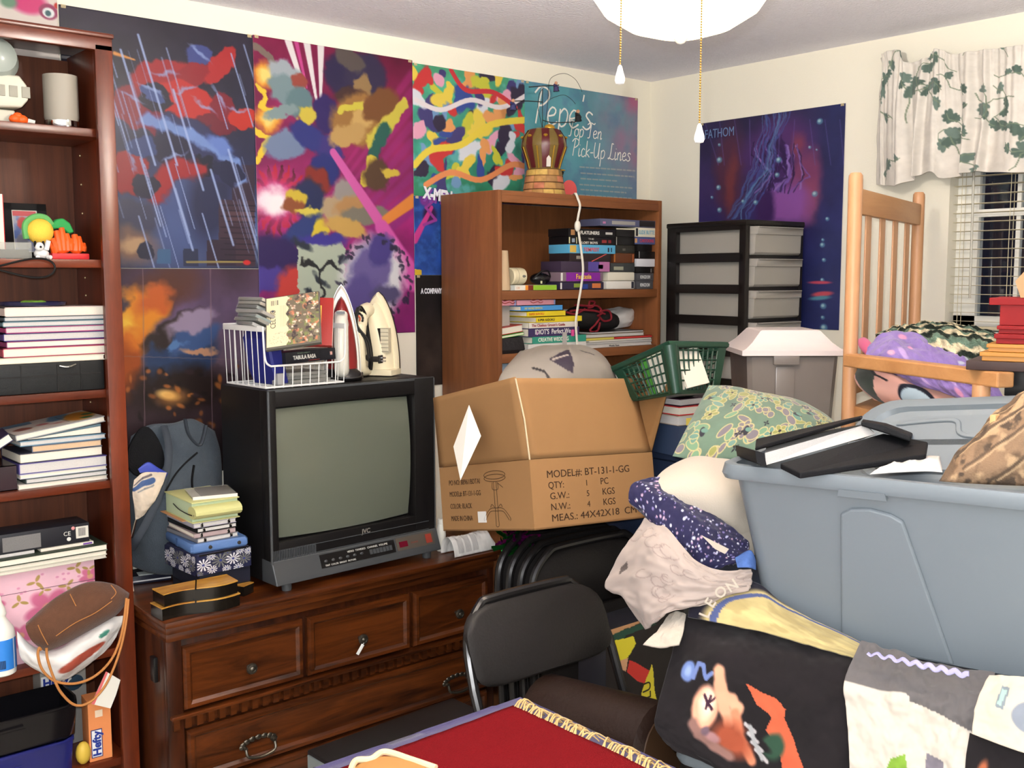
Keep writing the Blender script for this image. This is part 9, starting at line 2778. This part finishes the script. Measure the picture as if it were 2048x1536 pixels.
cushion('blanket', rowsD([[(1738, 690, 2.86), (1775, 664, 2.86), (1830, 672, 2.82), (1900, 700, 2.74), (1975, 725, 2.66)], [(1732, 712, 2.80), (1790, 700, 2.76), (1850, 712, 2.72), (1920, 735, 2.64), (1985, 752, 2.60)], [(1745, 730, 2.78), (1800, 742, 2.71), (1870, 760, 2.66), (1940, 780, 2.60), (2010, 800, 2.57)], [(1790, 748, 2.74), (1840, 768, 2.69), (1900, 790, 2.64), (1970, 815, 2.59), (2025, 830, 2.58)]]), 140, 90, 0.012, painted('fleece', 0.95, 0.1, sheen=0.3, bump=0.2, bscale=200), None, pv, wr=0.014, wcell=16, seed=7, back=0.01,
  label='purple printed fleece blanket draped through the arm of the wooden chair', cat='blanket')
pk_ = Canvas(120, 80, (216, 164, 150))
pk_.poly([(0.0, 0.0), (0.28, 0.0), (0.42, 0.5), (0.34, 1.0), (0.22, 1.0), (0.05, 0.55)], (62, 68, 62))
pk_.ell(0.95, 0.75, 0.26, 0.15, (30, 32, 44), 0.25, 0.06)
pk_.ell(0.95, 0.78, 0.23, 0.12, (168, 186, 196), 0.25, 0.06)
pk_.path([(0.52, 0.1), (0.56, 0.3), (0.70, 0.42)], 0.015, (40, 34, 40), 0.3)
pk_.path([(0.30, 0.08), (0.42, 0.5), (0.56, 0.6)], 0.02, (40, 36, 40), 0.3)
pk_.ell(1.35, 0.9, 0.2, 0.1, (196, 160, 60), 0.2, 0.2)
pk_.ell(0.02, 0.1, 0.06, 0.06, (220, 100, 150), 0, 0.4)
cushion('cushion', rowsD([[(1708, 726, 2.90), (1750, 730, 2.84), (1820, 748, 2.80), (1900, 780, 2.74)], [(1712, 765, 2.82), (1760, 770, 2.74), (1830, 785, 2.70), (1910, 800, 2.68)], [(1748, 800, 2.78), (1790, 812, 2.74), (1850, 822, 2.70), (1920, 828, 2.68)]]), 120, 80, 0.02, M_cot, None, pk_, wr=0.003, wcell=30, back=0.02,
  label='pink cushion with dark green and pale blue shapes under the purple blanket', cat='cushion')
cushion('cloth', rowsD([[(1712, 680, 2.94), (1728, 676, 2.94), (1742, 690, 2.92)], [(1722, 700, 2.90), (1740, 704, 2.88), (1752, 712, 2.87)], [(1740, 716, 2.88), (1752, 718, 2.87), (1760, 722, 2.86)]]), 20, 20, 0.012, mat('pink_fleece', (216, 104, 140), 0.9, 0.1, sheen=0.3), None, label='bright pink cloth corner beside the chair post', cat='cloth')
# ---- tray and boxes at the right edge
tr0 = PD(1932, 722, 2.30)
zt_ = za + 0.0208
dk = T('board', 'dark brown board resting on the chair arm, carrying the boxes', 'board', (tr0.x, tr0.y, zt_), axes(e))
MB().bx(0, 0.42, 0.0, 0.22, 0, 0.020, bev=0.002).build('panel', mat('dark_board', (54, 38, 36), 0.5), dk)
MD = WM[dk.name]
z_ = 0.0206
M_rb = mat('red_card', (122, 12, 15), 0.55, 0.25)
M_yb = mat('ochre_card', (172, 116, 44), 0.4, 0.4)
for k, (lab, x0, h, m_, lidf) in enumerate((('wide ochre box directly on the dark board', 0.030, 0.018, M_yb, False), ('upper ochre box under the red boxes', 0.042, 0.016, M_yb, False), ('flat red box at the bottom of the red stack', 0.056, 0.020, M_rb, True), ('flat red box in the middle of the red stack', 0.060, 0.016, M_rb, True), ('deep red lidded box on top of the stack at the right edge', 0.060, 0.058, M_rb, True))):
 t = T('gift_box', lab, 'box', MD @ Vector((x0, 0.01 + 0.004 * k, z_)), MD.to_3x3(), None)
 MB().bx(0, 0.34, 0, 0.17, 0, h, bev=0.001).build('base', m_, t, smooth=0)
 hl = h * 0.25 if h > 0.05 else h * 0.45
 xl_ = 0.022 if h > 0.05 else 0.004
 MB().bx(-xl_, 0.344, -0.004, 0.174, h - hl, h + 0.001, bev=0.0015).build('lid', m_, t, smooth=0)
 z_ += h + 0.0018
cap = T('box', 'tan octagonal cardboard box on top of the red boxes', 'box', MD @ Vector((0.10, 0.02, z_)), MD.to_3x3())
MB().prism([(0.0, 0, 0.0), (0.16, 0, 0.0), (0.16, 0, 0.075), (0.02, 0, 0.075), (-0.012, 0, 0.035)], (0, 0.12, 0)).build('body', mat('tan_card', (172, 130, 94), 0.7), cap, smooth=0)
dkb = T('box', 'black box under the dark board at the right edge', 'box', MD @ Vector((0.075, 0.03, -0.056)), MD.to_3x3())
MB().bx(0, 0.30, 0, 0.16, 0, 0.055, bev=0.002).build('body', M_black, dkb)
